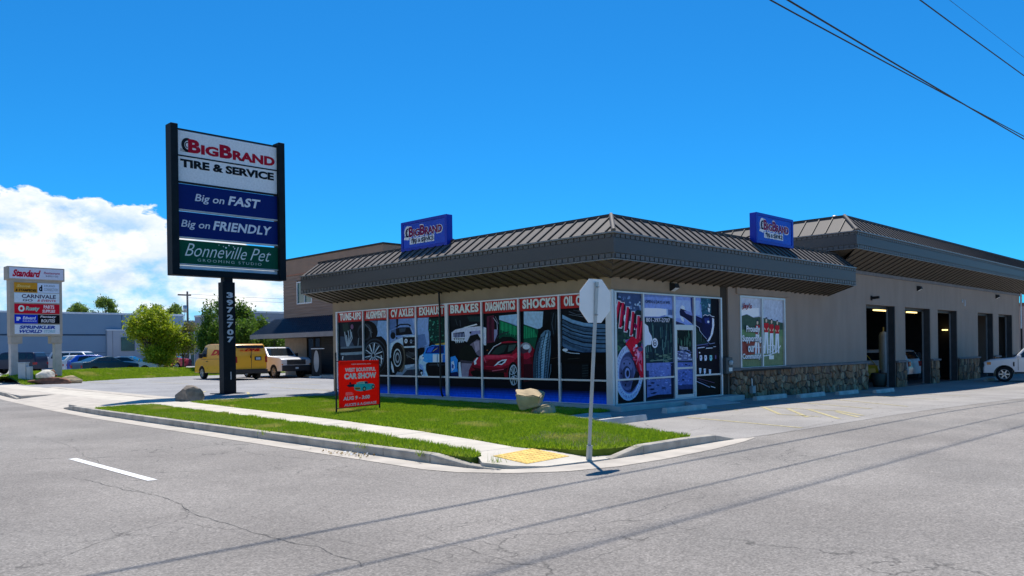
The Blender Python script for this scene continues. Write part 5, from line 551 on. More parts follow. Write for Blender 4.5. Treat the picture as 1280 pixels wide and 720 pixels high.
# gutter sheet
mb = MB(); yy = [-4.6, -2, 1, 4, 7, 10, 13, 14.6, 18, 22.6, 30, 45, 60, 90, 150]
outer = [(kx(y) - .45, y) for y in yy]; inner = [(kx(y) + .02, y) for y in yy]
for i in range(len(yy) - 1):
    mb.add([(*outer[i], .006), (*inner[i], .010), (*inner[i + 1], .010), (*outer[i + 1], .006)], [(0, 1, 2, 3)], M_gut)
go = [(-10.2, -4.6), (-10.05, -5.2), (-9.6, -5.85), (-9.0, -6.3), (-8.2, -6.55), (-7.2, -6.62), (-5.6, -6.55), (-4.4, -6.4), (-3.7, -6.25)]
gi = [(-9.73, -4.6), (-9.7, -5.2), (-9.35, -5.6), (-8.95, -5.85), (-8.1, -6.03), (-7.2, -6.05), (-5.6, -6.05), (-4.4, -6.06), (-3.7, -6.2)]
for i in range(len(go) - 1): mb.add([(*go[i], .006), (*go[i + 1], .006), (*gi[i + 1], .010), (*gi[i], .010)], [(0, 1, 2, 3)], M_gut)
struct(mb, 'gutter')
def sn(Y): return np.interp(Y, [-4.7, -2.6, .85, 4.4, 11, 30, 45, 120], [-9.2, -8.85, -8.4, -8.2, -7.95, -7.3, -6.6, -4])
def sf(Y): return np.interp(Y, [-4.63, -3.6, -1.3, 2.2, 6.6, 12.4, 30, 45, 120], [-8.35, -8.1, -7.7, -7.3, -6.95, -6.5, -5.85, -5.2, -2.8])
y = -4.6; k = 0
while y < 60:
    y2 = y + 1.5; mb = MB()
    mb.slab([Pv(sn(y + .006), y + .006, 0)[:2], Pv(sf(y + .006), y + .006, 0)[:2], Pv(sf(y2), y2 - .006, 0)[:2], Pv(sn(y2), y2 - .006, 0)[:2]], -.2, random.uniform(-.004, .003), M_conc)
    bevel(mb.build('paving_slab', pav), .008, 1); y = y2
mb = MB(); mb.slab([(sf(-4.6) - .0, -4.6), (sf(60), 60), (sn(60), 60), (sn(-4.6), -4.6)], -.1, .10, M_curb)
def flat(name, poly, z, m, dz=.02): 
    mb = MB(); mb.slab(poly, -.2, z, m); return mb.build(name, None, kind='structure')
# ramp at the corner
def rz(x, y): return .012 + .135 * min(max((y + 6.0) / 1.35, 0), 1)
mb = MB(); R0 = [(-9.6, -5.2), (-9.2, -4.605), (-8.35, -4.605), (-8.05, -5.1), (-7.9, -5.72), (-7.2, -5.88), (-7.2, -6.04), (-8.95, -5.84), (-9.36, -5.58)]
mb.slab(R0, -.1, rz, M_conc); mb.build('corner_ramp', None, kind='structure')
mb = MB(); R1 = [(-9.15, -4.95), (-9.1, -5.6), (-8.12, -5.55), (-8.2, -4.85)]
mb.slab(R1, -.05, lambda x, y: rz(x, y) + .006, M_yel)
for i in range(12):
    for j in range(7):
        u, v = (i + .5) / 12, (j + .5) / 7
        x = (R1[0][0] * (1 - v) + R1[1][0] * v) * (1 - u) + (R1[3][0] * (1 - v) + R1[2][0] * v) * u; y = (R1[0][1] * (1 - v) + R1[1][1] * v) * (1 - u) + (R1[3][1] * (1 - v) + R1[2][1] * v) * u
        mb.box(x - .014, x + .014, y - .014, y + .014, rz(x, y), rz(x, y) + .009, M_yel)
tag(mb.build('tactile_pad'), 'yellow tactile warning pad set in the concrete ramp at the street corner', 'tactile paving')
# driveway apron of the left car park and the concrete beside it
mb = MB(); ya = [14.6, 16, 18, 20, 22.6]
for a, b in zip(ya, ya[1:]):
    mb.add([(kx(a) + .01, a, .012), (sn(a), a, .148), (sn(b), b, .148), (kx(b) + .01, b, .012)], [(0, 1, 2, 3)], M_gut)
mb.slab([(kx(11.6) + .15, 11.6), (sn(11.6), 11.6), (sn(14.6), 14.6), (kx(14.6) + .15, 14.6)], -.1, .143, M_gut)
mb.slab([(sf(12.2), 12.2), (-5.85, 12.2), (-5.4, 31), (sf(31), 31)], -.1, .158, M_gut)
mb.slab([(kx(22.6) + .15, 22.6), (sn(22.6), 22.6), (sn(45), 45), (kx(45) + .15, 45)], -.1, .143, M_gut)
struct(mb, 'driveway_apron')
# ------------------------------------------------------------------ lawns
lawn_poly = [(-.36, 12.0), (sf(12.0) + .02, 12.15)] + [(sf(y) + .01, y) for y in (8, 5, 2.2, 0, -1.3, -2.5, -3.6, -4.6)] + [(-8.04, -5.1), (-7.88, -5.7), (-7.2, -5.87), (-5.3, -5.88), (-4.6, -4.3), (-3.9, -2.7), (-2.9, -.75), (-1.9, -.35), (-.36, -.2)]
strip_poly = [(-9.59, 11.55), (-9.59, -4.95), (-9.3, -4.85), (sn(-4.6), -4.55)] + [(sn(y) - .01, y) for y in (-3, -1, .85, 3, 5, 8, 11.5)]
def lz(x, y): return .015 + .12 * np.clip((-x - .5) / 5.0, 0, 1)
mb = MB()
for i in range(20):
    q = clip(clip(lawn_poly, -1, 0, 8.6 - .425 * i), 1, 0, -8.6 + .425 * (i + 1))
    if len(q) > 2:
        if sum(q[k][0] * q[(k + 1) % len(q)][1] - q[(k + 1) % len(q)][0] * q[k][1] for k in range(len(q))) < 0: q = q[::-1]
        mb.add([(x, y, float(lz(x, y))) for x, y in q], [tuple(range(len(q)))], M_soil)
n_ = len(lawn_poly)
for i in range(n_):
    (x1, y1), (x2, y2) = lawn_poly[i], lawn_poly[(i + 1) % n_]
    mb.add([(x1, y1, -.1), (x2, y2, -.1), (x2, y2, float(lz(x2, y2))), (x1, y1, float(lz(x1, y1)))], [(0, 1, 2, 3)], M_soil)
struct(mb, 'lawn')
mb = MB(); mb.slab(strip_poly, -.1, .135, M_soil); struct(mb, 'planting_strip')
def bz(x, y):       # grass bank in front of the blue hall
    yf = np.interp(x, [-6, -3.3, 1.1, 6.2, 20], [35.5, 37.2, 41.2, 42.6, 43.5])
    a = np.clip((y - yf) / 4.2, 0, 1); a = a * a * (3 - 2 * a)
    b = np.clip((yf + 8.2 - y) / 3.0, 0, 1); b = b * b * (3 - 2 * b)
    e = 1 - .42 * np.clip((x - 4) / 9, 0, 1); c = np.clip((x + 6.6) / 2.0, 0, 1)
    en = np.clip((15.5 - x) / 2.2, 0, 1)
    return .155 + (.56 * e) * a * b * (.35 + .65 * c) * en
mb = MB(); X = np.linspace(-5.6, 15.5, 44); Y = np.linspace(35.3, 61.5, 54)
vs = [(float(x), float(y), float(bz(x, y))) for y in Y for x in X]; nx = len(X); fs = []
for j in range(len(Y) - 1):
    for i in range(nx - 1):
        xc, yc = (X[i] + X[i + 1]) / 2, (Y[j] + Y[j + 1]) / 2
        if yc > np.interp(xc, [-6, -3.3, 1.1, 6.2, 20], [35.5, 37.2, 41.2, 42.6, 43.5]) - .3: (yc < np.interp(xc, [-6, -3.3, 1.1, 6.2, 20], [35.5, 37.2, 41.2, 42.6, 43.5]) + 8.6) and fs.append((j * nx + i, j * nx + i + 1, (j + 1) * nx + i + 1, (j + 1) * nx + i))
mb.add(vs, fs, M_soil, True); struct(mb, 'grass_bank')
def inside(px, py, poly):
    r = np.zeros(len(px), bool); n = len(poly)
    for i in range(n):
        x1, y1 = poly[i]; x2, y2 = poly[(i + 1) % n]
        if y1 == y2: continue
        r ^= ((y1 > py) != (y2 > py)) & (px < (x2 - x1) * (py - y1) / (y2 - y1) + x1)
    return r
rng = np.random.default_rng(3)
def grass(name, poly, dens, h0, h1, w, zf, label, m=M_grass):
    xs = [p[0] for p in poly]; ys = [p[1] for p in poly]; n = int((max(xs) - min(xs)) * (max(ys) - min(ys)) * dens)
    x = rng.uniform(min(xs), max(xs), n); y = rng.uniform(min(ys), max(ys), n); k = inside(x, y, poly); x = x[k]; y = y[k]; n = len(x)
    clump = .5 + .5 * np.sin(x * 5.1 + 1.3 * np.sin(y * 3.7)) * np.sin(y * 4.3 + 1.7 * np.sin(x * 2.9))
    h = rng.uniform(h0, h1, n) * (.7 + .6 * clump); a = rng.uniform(0, 2 * np.pi, n); ln = rng.uniform(.2, .8, n) * h; b = rng.uniform(0, 2 * np.pi, n)
    z = zf(x, y); V = np.empty((n, 3, 3))
    V[:, 0, 0] = x - np.cos(a) * w / 2; V[:, 0, 1] = y - np.sin(a) * w / 2; V[:, 0, 2] = z - .01
    V[:, 1, 0] = x + np.cos(a) * w / 2; V[:, 1, 1] = y + np.sin(a) * w / 2; V[:, 1, 2] = z - .01
    V[:, 2, 0] = x + np.cos(b) * ln; V[:, 2, 1] = y + np.sin(b) * ln; V[:, 2, 2] = z + h
    me = bpy.data.meshes.new(name); me.vertices.add(n * 3); me.vertices.foreach_set('co', V.ravel())
    me.loops.add(n * 3); me.loops.foreach_set('vertex_index', np.arange(n * 3, dtype=np.int32)); me.polygons.add(n)
    me.polygons.foreach_set('loop_start', np.arange(0, n * 3, 3, dtype=np.int32)); me.polygons.foreach_set('loop_total', np.full(n, 3, np.int32))
    me.materials.append(m); me.update(); me.validate()
    o = bpy.data.objects.new(name, me); COL.objects.link(o); o['kind'] = 'stuff'; o['label'] = label; o['category'] = 'grass'; return o
fl = lambda x, y: np.full(len(x), .135)
grass('grass', lawn_poly, 2600, .03, .085, .022, lz, 'short bright green lawn between the pavement and the shop windows')
grass('grass', strip_poly, 3200, .045, .095, .022, fl, 'longer green grass of the narrow strip between kerb and pavement')
bank_poly = [(-5.5, 35.7), (-3.3, 37.2), (1.1, 41.2), (6.2, 42.6), (13.0, 43.2), (13.0, 50.5), (6.2, 50.3), (1.1, 49.0), (-3.3, 45), (-5.5, 43.3)]
grass('grass', bank_poly, 500, .05, .11, .05, lambda x, y: bz(x, y), 'mown grass bank below the tall tenant sign')
# ------------------------------------------------------------------ markings
def line(p0, p1, w, z, m, name='painted_line'):
    d = (Vector(p1) - Vector(p0)).normalized(); n = Vector((-d.y, d.x)) * w / 2; P0, P1 = Vector(p0), Vector(p1)
    return [tuple(P0 - n), tuple(P1 - n), tuple(P1 + n), tuple(P0 + n)]
mb = MB(); q = line((-13.22, .85), (-13.20, -2.55), .13, 0, None); mb.add([(x, y, .006) for x, y in q], [(0, 1, 2, 3)], M_white); mb.build('lane_marking', None, kind='structure')
for yb in (12.9, 25, 37, -14.6):
    mb = MB(); q = line((-13.22, yb), (-13.2, yb - 3.4), .13, 0, None); mb.add([(x, y, .006) for x, y in q], [(0, 1, 2, 3)], M_white); mb.build('lane_marking', None, kind='structure')
LN = [((2.78, -.6), (1.9, -2.7)), ((-.74, -2.87), (-1.5, -6.1)), ((3.9, -.9), (3.32, -2.67)), ((3.32, -2.67), (1.3, -4.2)), ((1.3, -4.2), (1.25, -5.2)), ((3.15, -3.48), (.94, -5.07)), ((3.2, -4.05), (.9, -5.85)), ((3.3, -2.67), (3.2, -4.8)), ((2.9, -4.9), (1.6, -6.0)), ((3.2, -4.8), (2.1, -5.9)),
      ((6.9, -.6), (4.4, -5.2)), ((9.6, -.6), (5.9, -5.6)), ((12.3, -.7), (10.4, -5.0)), ((15.0, -.7), (13.6, -5.0))]
for a, b in LN: strip_sheet(line(a, b, .10, 0, None), .009, M_yelw, 'bay_line')
for a, b in [((-5.6, 14.5), (-3.0, 19.0)), ((-4.3, 12.4), (-2.4, 16.5)), ((.2, 14.6), (.2, 19.5)), ((3.0, 20), (3.0, 25)), ((0, 28), (0, 33)), ((-2, 32), (-2, 37))]:
    mb = MB(); q = line(a, b, .10, 0, None); mb.add([(x, y, .155) for x, y in q], [(0, 1, 2, 3)], M_yelw); mb.build('bay_line', None, kind='structure')
# wheel stops
def wheel_stop(x, y, L_, rz_, label):
    t = MB(); h = .14; n = 8
    prof = [(-.09, 0), (-.075, h * .55), (-.055, h), (.055, h), (.075, h * .55), (.09, 0)]
    A = [(-L_ / 2, a, b) for a, b in prof]; B = [(-L_ / 2 + .06, a * .9, b * .97) for a, b in prof]; C = [(L_ / 2 - .06, a * .9, b * .97) for a, b in prof]; D = [(L_ / 2, a, b) for a, b in prof]
    t.hull(A, B, M_stopc); t.hull([(v[0] + .001, v[1] * 1.1, v[2] * 1.02) for v in B], [(v[0] - .001, v[1] * 1.1, v[2] * 1.02) for v in C], M_stopc); t.hull(C, D, M_stopc)
    o = t.build('wheel_stop', None, (x, y, G(x) + .003), (0, 0, rz_)); tag(o, label, 'wheel stop', 'concrete wheel stops before the shop front'); return o
for x, y, l, r, lb in [(-2.85, -2.5, 1.75, .02, 'long pale concrete wheel stop by the glass corner, nearest the lawn'), (.9, -1.72, 1.9, 0, 'concrete wheel stop lying in front of the glass entrance door'),
                       (6.95, -1.0, 2.0, 0, 'concrete wheel stop below the ball team window'), (9.25, -1.3, 1.9, .0, 'second wheel stop along the stone base, just past the ball team window'),
                       (12.2, -1.3, 1.7, 0, 'third wheel stop along the stone base, under blank stucco wall'), (14.9, -1.6, 1.8, 0, 'fourth wheel stop along the stone base, beside the first garage door'), (29.8, -1.4, 1.6, 0, 'short wheel stop by the nose of the white off-road car')]: wheel_stop(x, y, l, r, lb)
mb = MB(); mb.slab([(-2.9, -.75), (-1.6, -.55), (-1.5, -1.1), (-2.2, -1.7), (-3.1, -1.6)], -.05, .07, M_stopc); tag(mb.build('concrete_slab'), 'broken flat concrete slab at the foot of the glass corner', 'slab')
# ------------------------------------------------------------------ tyre shop building
M_stucco = mat('stucco', (.365, .288, .232), .92, var=.08, vscale=1.1, streak=(1.6, 1.6, .45), bump=.5, bscale=45, spec=.15, detail=9)
M_stuccod = mat('dark_stucco', (.36, .27, .185), .92, var=.08, vscale=2, bump=.4, bscale=45, spec=.15)
M_pil = mat('brown_pilaster_paint', (.055, .045, .035), .8, var=.1, spec=.2)
M_sofs = mat('soffit_seam_metal', (.065, .052, .038), .6)
M_fascia = mat('grey_fascia_metal', (.070, .064, .060), .5, metal=.0, var=.07, vscale=.8, spec=.5, streak=(.4, .4, 3))
M_fascl = mat('fascia_trim_metal', (.10, .094, .09), .5, var=.1, vscale=3, spec=.5)
M_drip = mat('drip_edge_metal', (.20, .195, .19), .4, var=.08, spec=.5)
M_roof = mat('standing_seam_metal', (.13, .113, .10), .7, var=.09, vscale=1.1, spec=.45)
M_seam = mat('roof_seam_metal', (.05, .044, .04), .6, var=.1, spec=.4)
M_soff = mat('soffit_metal', (.13, .103, .072), .6, var=.08, vscale=1.5, spec=.35)
M_alu = mat('window_frame_aluminium', (.62, .63, .64), .4, var=.05, metal=.35, spec=.5)
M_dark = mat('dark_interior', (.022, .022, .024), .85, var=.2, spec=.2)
M_jamb = mat('dark_door_track_steel', (.05, .055, .06), .5, var=.2, metal=.3)
M_cap = mat('stone_sill_cap', (.20, .185, .18), .85, var=.15, vscale=5, bump=.3)
M_mort = mat('mortar', (.05, .042, .035), .95, var=.2, vscale=8)
M_blackm = mat('black_painted_metal', (.012, .012, .013), .6, var=.15, spec=.4)
M_flat = mat('flat_roof_membrane', (.30, .29, .27), .9, var=.15)
shop = thing('tyre_shop', 'tan stucco shop with metal mansard roof, poster covered windows and open garage bays', 'building', (0, 0, 0))
B = MB()
# left facade pieces: wall line X=0 ; right facade wall line Y=0
def wall(name, x0, x1, y0, y1, z0, z1, m=M_stucco): return MB().box(x0, x1, y0, y1, z0, z1, m).build(name, shop)
wall('wall', 0, .25, 0.25, 14.0, 3.26, 3.80, M_stuccod)                 # head over the poster windows
wall('wall', 0, 5.62, 0, .25, 3.27, 3.80, M_stuccod)
wall('wall', 0, .25, 13.66, 14.0, 0, 3.259, M_stuccod)
wall('pilaster', 5.62, 6.12, .05, .3, 0, 3.8, M_pil)
# right stucco wall with the window hole
wall('wall', 6.12, 6.85, 0, .3, -.3, 4.80); wall('wall', 10.02, 17.36, 0, .3, -.35, 4.80)
wall('wall', 6.851, 10.019, 0, .3, 3.41, 4.80); wall('wall', 6.851, 10.019, 0, .3, -.3, .90)
M_chrs = mat('grey_track_steel', (.25, .27, .28), .5, metal=.3)
bays = [(17.36, 20.65), (21.87, 25.27), (26.35, 29.4), (33.0, 36.0), (37.1, 40.1)]
wall('wall', 17.361, 41.8, 0, .3, 3.42, 4.80)
px_ = [(20.65, 21.87), (25.27, 26.35), (29.4, 33.0), (36.0, 37.1), (40.1, 41.8)]
for a, b in px_: wall('wall', a, b, 0, .3, -.4, 3.419)
wall('wall', 13.7, 41.8, -.06, .0, 4.66, 4.80, M_cap)                      # trim under the garage soffit
wall('wall', 14.7, 41.8, 0, .3, 4.801, 5.5); wall('wall', 14.7, 15.0, .3, 13.7, 4.9, 6.2)
wall('wall', 41.5, 41.8, .3, 14, -.5, 5.5); wall('wall', .25, 41.8, 13.7, 14.0, -.5, 4.9)
wall('wall', 6.6, 10.4, -.06, 0, 3.44, 3.66, M_stucco)                     # raised band over window
MB().slab([(.1, .1), (14.7, .1), (14.7, 13.9), (.1, 13.9)], 4.95, 5.05, M_flat).build('flat_roof', shop)
MB().slab([(14.75, .1), (41.7, .1), (41.7, 13.9), (14.75, 13.9)], 6.0, 6.1, M_flat).build('flat_roof', shop)
# ceiling / floor / inner walls of the dark interior
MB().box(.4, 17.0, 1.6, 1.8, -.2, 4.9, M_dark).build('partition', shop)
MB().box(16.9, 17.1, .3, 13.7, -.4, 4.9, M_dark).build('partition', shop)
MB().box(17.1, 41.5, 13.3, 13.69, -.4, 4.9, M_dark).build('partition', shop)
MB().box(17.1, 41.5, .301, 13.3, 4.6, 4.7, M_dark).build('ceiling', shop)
M_gfl = mat('garage_floor', (.12, .125, .13), .5, var=.25, vscale=2)
MB().box(17.1, 41.5, -.05, 13.3, -.5, -.262, M_gfl).build('garage_floor', shop)
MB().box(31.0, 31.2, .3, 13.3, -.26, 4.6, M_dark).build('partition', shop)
# foundation and door step
MB().box(-.32, 0.2, -.32, 13.9, -.1, .15, M_found).build('foundation', shop)
MB().box(-.34, 6.12, -.55, -.001, -.1, .14, M_found).build('door_step', shop)
mb = MB(); mb.slab([(2.3, -1.25), (4.6, -1.25), (4.2, -.551), (2.7, -.551)], -.05, lambda x, y: .01 + .12 * (y + 1.25) / .7, M_found); mb.build('door_ramp', shop)
# ---- window prints
fl_ = lambda a, z, o=0.0: Vector((-.0 - o, -a, z))          # left facade, a = -Y
fr_ = lambda a, z, o=0.0: Vector((a, -o, z))                # right facade, a = X
def prints(frame, art, a0, a1, z0, z1, base, grad=None, off=.006, name='window_poster', bands=None):
    mb = MB(); mb.add([frame(a0, z0, off - .036), frame(a1, z0, off - .036), frame(a1, z1, off - .036), frame(a0, z1, off - .036), frame(a0, z0, off), frame(a1, z0, off), frame(a1, z1, off), frame(a0, z1, off)],
                      [(3, 2, 1, 0), (4, 5, 6, 7), (0, 1, 5, 4), (1, 2, 6, 5), (2, 3, 7, 6), (3, 0, 4, 7)], amat(base))
    o = off; st = .00022 if frame is fr_ and a0 < 6 else .0004
    for c, lo, hi in (bands or []): o += .0004; fpoly(mb, frame, [(a0, lo), (a1, lo), (a1, hi), (a0, hi)], amat(c), o)
    for c, fl in art:
        p = [(fl[i], fl[i + 1]) for i in range(0, len(fl), 2)]
        for A_, B_, C_ in ((-1, 0, -a0), (1, 0, a1), (0, -1, -z0), (0, 1, z1)):
            p = clip(p, A_, B_, C_)
            if len(p) < 3: break
        if len(p) < 3: continue
        o += st; fpoly(mb, frame, p, amat(c), o)
    return mb, mb.build(name, shop)
LM = [13.64, 11.83, 10.25, 8.6, 6.93, 5.2, 3.54, 1.88, .10]
WORDS = ['TUNE-UPS', 'ALIGNMENTS', 'CV AXLES', 'EXHAUST', 'BRAKES', 'DIAGNOSTICS', 'SHOCKS', 'OIL CHANGE']
RED = (196, 40, 38)
for i, w in enumerate(WORDS):
    a0, a1 = -LM[i], -LM[i + 1]
    prints(fl_, ART_L, a0, a1, .82, 2.86, (12, 17, 22) if i else (18, 26, 36), name='window_poster')
    prints(fl_, ART_L, a0, a1, .16, .80, (10, 15, 24), name='lower_window_poster', bands=[((7, 26, 62), .16, .50), ((8, 40, 96), .16, .45), ((9, 52, 128), .16, .40), ((10, 64, 152), .16, .34), ((11, 74, 172), .16, .27)])
    mb = MB(); mb.box(-.012, .03, -a1, -a0, 2.862, 3.25, pmat(RED)); bn = mb.build('banner', shop)
    tb = MB(); m_ = .10 * (a1 - a0); put_text(tb, w, fl_, a0 + m_, a1 - m_, 2.915, 3.20, pmat((70, 14, 14)), bold=.07, off=.0135, spacing=1.15)
    put_text(tb, w, fl_, a0 + m_ - .012, a1 - m_ - .012, 2.925, 3.21, pmat((240, 238, 232)), bold=.04, off=.0150, spacing=1.15)
    for dx in (-.008, .008): put_text(tb, w, fl_, a0 + m_ - .012 + dx, a1 - m_ - .012 + dx, 2.925, 3.21, pmat((240, 238, 232)), bold=.04, off=.0150 + dx * .03, spacing=1.15)
    tb.build('lettering', bn)
RX = [(.10, 1.39), (1.39, 2.95), (2.95, 4.03), (4.03, 5.58)]
for k, (a0, a1) in enumerate(RX):
    base = [(36, 54, 52), (40, 54, 66), (38, 50, 60), (16, 12, 24)][k]
    if k == 2:
        mb, o = prints(fr_, ART_R, a0, a1, 2.34, 3.25, base, name='transom_poster'); continue
    mb, o = prints(fr_, ART_R, a0, a1, .17, 3.25, base, name='window_poster')
# text on the second pane
tb = MB(); put_text(tb, 'OPEN 6 DAYS A WK', fr_, 1.5, 2.75, 2.98, 3.07, pmat((30, 32, 58)), off=.05, bold=.02); tb.build('lettering', shop); tb = MB(); put_text(tb, '801-397-2707', fr_, 1.52, 2.72, 2.44, 2.56, pmat((214, 216, 230)), off=.05, bold=.02); tb.build('lettering', shop)
# door
door = MB().box(3.02, 3.97, -.012, .03, .2, 2.26, pmat((38, 50, 60))).build('door', shop)
mb, o = prints(fr_, ART_R, 3.07, 3.92, .25, 2.22, (38, 50, 60), off=.014, name='door_poster'); o.parent = door
mb = MB()
for x0, x1, z0, z1 in [(2.99, 3.07, .17, 2.30), (3.92, 4.0, .17, 2.30), (3.07, 3.92, 2.22, 2.30), (3.07, 3.92, .17, .27), (3.07, 3.92, 1.04, 1.10)]: mb.box(x0, x1, -.055, .02, z0, z1, M_alu)
mb.build('door_frame', door)
tb = MB(); put_text(tb, 'Welcome', fr_, 3.2, 3.66, 1.62, 1.74, pmat((226, 226, 234)), off=.04, bold=.02); tb.build('lettering', door)
mb = MB(); mb.tube([(3.84, -.06, .95), (3.84, -.11, 1.0), (3.84, -.11, 1.3), (3.84, -.06, 1.35)], .013, M_alu); mb.build('door_handle', door)
# aluminium frames
def bar(*a, name='mullion', m=M_alu): return MB().box(*a, m).build(name, shop)
for i, y in enumerate(LM):
    w = .035 if i not in (4,) else .075
    if i in (0, 8): w = .05
    bar(-.07, .03, y - w, y + w, .16, 3.27)
bar(-.071, .02, .0, 13.69, .10, .165, name='window_sill'); bar(-.071, .02, .0, 13.69, 3.235, 3.275, name='window_head')
for i in range(8): bar(-.06, .02, LM[i + 1] + .036, LM[i] - .036, .785, .835, name='transom')
bar(-.075, .02, -.07, .045, .10, 3.3, name='corner_post')
for x, w in ((.1, .045), (1.39, .035), (2.95, .04), (4.03, .04), (5.58, .045)): bar(x - w, x + w, -.07, .02, .16, 3.27)
bar(.05, 5.62, -.071, .02, .10, .165, name='window_sill'); bar(.05, 5.62, -.071, .02, 3.235, 3.275, name='window_head')
bar(.146, 2.91, -.06, .02, .80, .85, name='transom'); bar(4.071, 5.535, -.06, .02, .80, .85, name='transom'); bar(2.991, 3.989, -.06, .02, 2.30, 2.38, name='transom')
# downpipe in front of the glass at the tall post
mb = MB(); mb.tube([(-.16, 7.18, 3.66), (-.12, 7.2, 3.2), (-.12, 7.2, .45), (-.13, 7.13, .22), (-.2, 7.0, .19)], .035, M_blackm, 10); mb.build('downpipe', shop)
# ball team window
mb, o = prints(fr_, ART_W, 6.92, 9.97, 1.0, 3.34, (146, 152, 160), off=-.04, name='window_poster')
for x in (6.885, 8.36, 9.985): bar(x - .04, x + .04, -.03 + .0, .10, .93, 3.40)
bar(6.92, 9.95, -.031, .10, 3.34, 3.405, name='window_head'); bar(6.92, 9.95, -.032, .10, .93, 1.0, name='window_sill')
mb = MB(); mb.box(6.75, 10.2, -.14, 0, .86, .925, M_pil); mb.build('sill_ledge', shop)
for w, a0, a1, z0, z1, c in [('Proudly', 7.25, 8.2, 2.12, 2.40, 0), ('Supporting', 6.98, 8.28, 1.80, 2.08, 0), ('our', 7.35, 7.8, 1.50, 1.72, 0), ('Community!', 6.98, 8.25, 1.22, 1.46, 0)]:
    tb = MB(); put_text(tb, w, fr_, a0 + .02, a1 + .02, z0 - .02, z1 - .02, pmat((30, 30, 34)), off=.008, bold=.05); put_text(tb, w, fr_, a0, a1, z0, z1, pmat((238, 238, 238)), off=.012, bold=.045); tb.build('lettering', shop)
tb = MB(); put_text(tb, 'Jay\'s', fr_, 7.0, 7.65, 2.93, 3.16, pmat((150, 30, 44)), off=.012, bold=.03, shear=.2); tb.build('lettering', shop)
# stone wainscot: ledge stones as separate pieces on a mortar bed
def voronoi_cells(x0, x1, z0, z1, sx, sz, rnd):
    pts = []; nx = max(1, round((x1 - x0) / sx)); nz = max(1, round((z1 - z0) / sz))
    for i in range(nx):
        for j in range(nz): pts.append((x0 + (i + .5 + rnd.uniform(-.38, .38) + (.25 if j % 2 else -.25)) * (x1 - x0) / nx, z0 + (j + .5 + rnd.uniform(-.36, .36)) * (z1 - z0) / nz))
    for i, p in enumerate(pts):
        cell = [(x0, z0), (x1, z0), (x1, z1), (x0, z1)]
        for j, q in enumerate(pts):
            if i == j or abs(q[0] - p[0]) > 4 * sx: continue
            a, b = q[0] - p[0], q[1] - p[1]; cell = clip(cell, a, b, (q[0] ** 2 + q[1] ** 2 - p[0] ** 2 - p[1] ** 2) / 2 - .011 * math.hypot(a, b))
            if len(cell) < 3: break
        if len(cell) > 2: yield cell
M_st = [mat('fieldstone_%d' % i, c, .85, var=.28, vscale=9, bump=.8, bscale=22, spec=.25, detail=8) for i, c in enumerate([(.31, .18, .10), (.38, .235, .135), (.22, .135, .08), (.46, .31, .19), (.27, .17, .115), (.38, .20, .105), (.14, .095, .065)])]
rs = random.Random(5)
def stones(x0, x1, z0, z1, frame=fr_, sx=.27, sz=.34, par=None):
    for c in voronoi_cells(x0, x1, z0, z1, sx, sz, rs):
        cx = sum(p[0] for p in c) / len(c); cz = sum(p[1] for p in c) / len(c); d = rs.uniform(.05, .10); tilt = rs.uniform(-.05, .05); t2 = rs.uniform(-.05, .05)
        mb = MB(); s = .82; m = rs.choice(M_st); n = len(c)
        r0 = [frame(p[0], p[1], .0) for p in c]; r1 = [frame(p[0], p[1], d * .55) for p in c]
        r2 = [frame(cx + (p[0] - cx) * s, cz + (p[1] - cz) * s, d + (p[0] - cx) * tilt * 3 + (p[1] - cz) * t2 * 3) for p in c]
        area = sum(c[i][0] * c[(i + 1) % n][1] - c[(i + 1) % n][0] * c[i][1] for i in range(n))
        if area < 0: r0, r1, r2 = r0[::-1], r1[::-1], r2[::-1]
        vs = r0 + r1 + r2
        mb.add(vs, [(i + o, (i + 1) % n + o, (i + 1) % n + n + o, i + n + o) for o in (0, n) for i in range(n)] + [tuple(range(2 * n, 3 * n))], m)
        mb.build('stone', par or shop)
for x0, x1, zt in [(6.14, 17.34, .90), (20.66, 21.86, .86), (25.28, 26.34, .86), (29.41, 32.99, .86), (36.01, 37.09, .86), (40.11, 41.79, .86)]:
    MB().box(x0, x1, -.03, -.001, -.4, zt + .005, M_mort).build('mortar_bed', shop)
    zb = G((x0 + x1) / 2) - .03
    if x0 < 7:
        for a, b in ((6.14, 9.9), (9.9, 13.6), (13.6, 17.34)): stones(a, b, G((a + b) / 2) - .02, zt, sx=.215, sz=.27)
    else: stones(x0, x1, zb, zt, sx=.30, sz=.36)
    mb = MB(); mb.add([fr_(a, z, o) for a, z, o in [(x0 - .05, zt, -.0), (x1 + .05, zt, 0), (x1 + .05, zt, .13), (x0 - .05, zt, .13), (x0 - .05, zt + .09, 0), (x1 + .05, zt + .09, 0), (x1 + .05, zt + .075, .14), (x0 - .05, zt + .075, .14)]],
                      [(0, 1, 2, 3), (4, 7, 6, 5), (3, 2, 6, 7), (0, 3, 7, 4), (1, 5, 6, 2)], M_cap)
    if x0 < 7: mb.v = [(min(max(v[0], 6.1), 17.38), v[1], v[2]) for v in mb.v]
    mb.build('stone_cap', shop)
# pier side returns and door tracks
for i, (a, b) in enumerate(bays):
    mb = MB(); mb.box(b - .06, b - .001, .02, .31, -.3, 3.42, M_jamb); mb.box(b - .12, b - .07, .30, .36, -.3, 3.5, M_chrs); mb.box(a + .001, a + .05, .1, .5, -.3, 3.42, M_jamb); mb.box(a, b, .3, .5, 3.30, 3.419, M_jamb); mb.build('door_track', shop)
    mb = MB()
    for k in range(5): mb.box(a + .15, b - .15, .9 + k * .62, .9 + k * .62 + .58, 3.56, 3.60, M_jamb)
    mb.build('raised_door', shop)
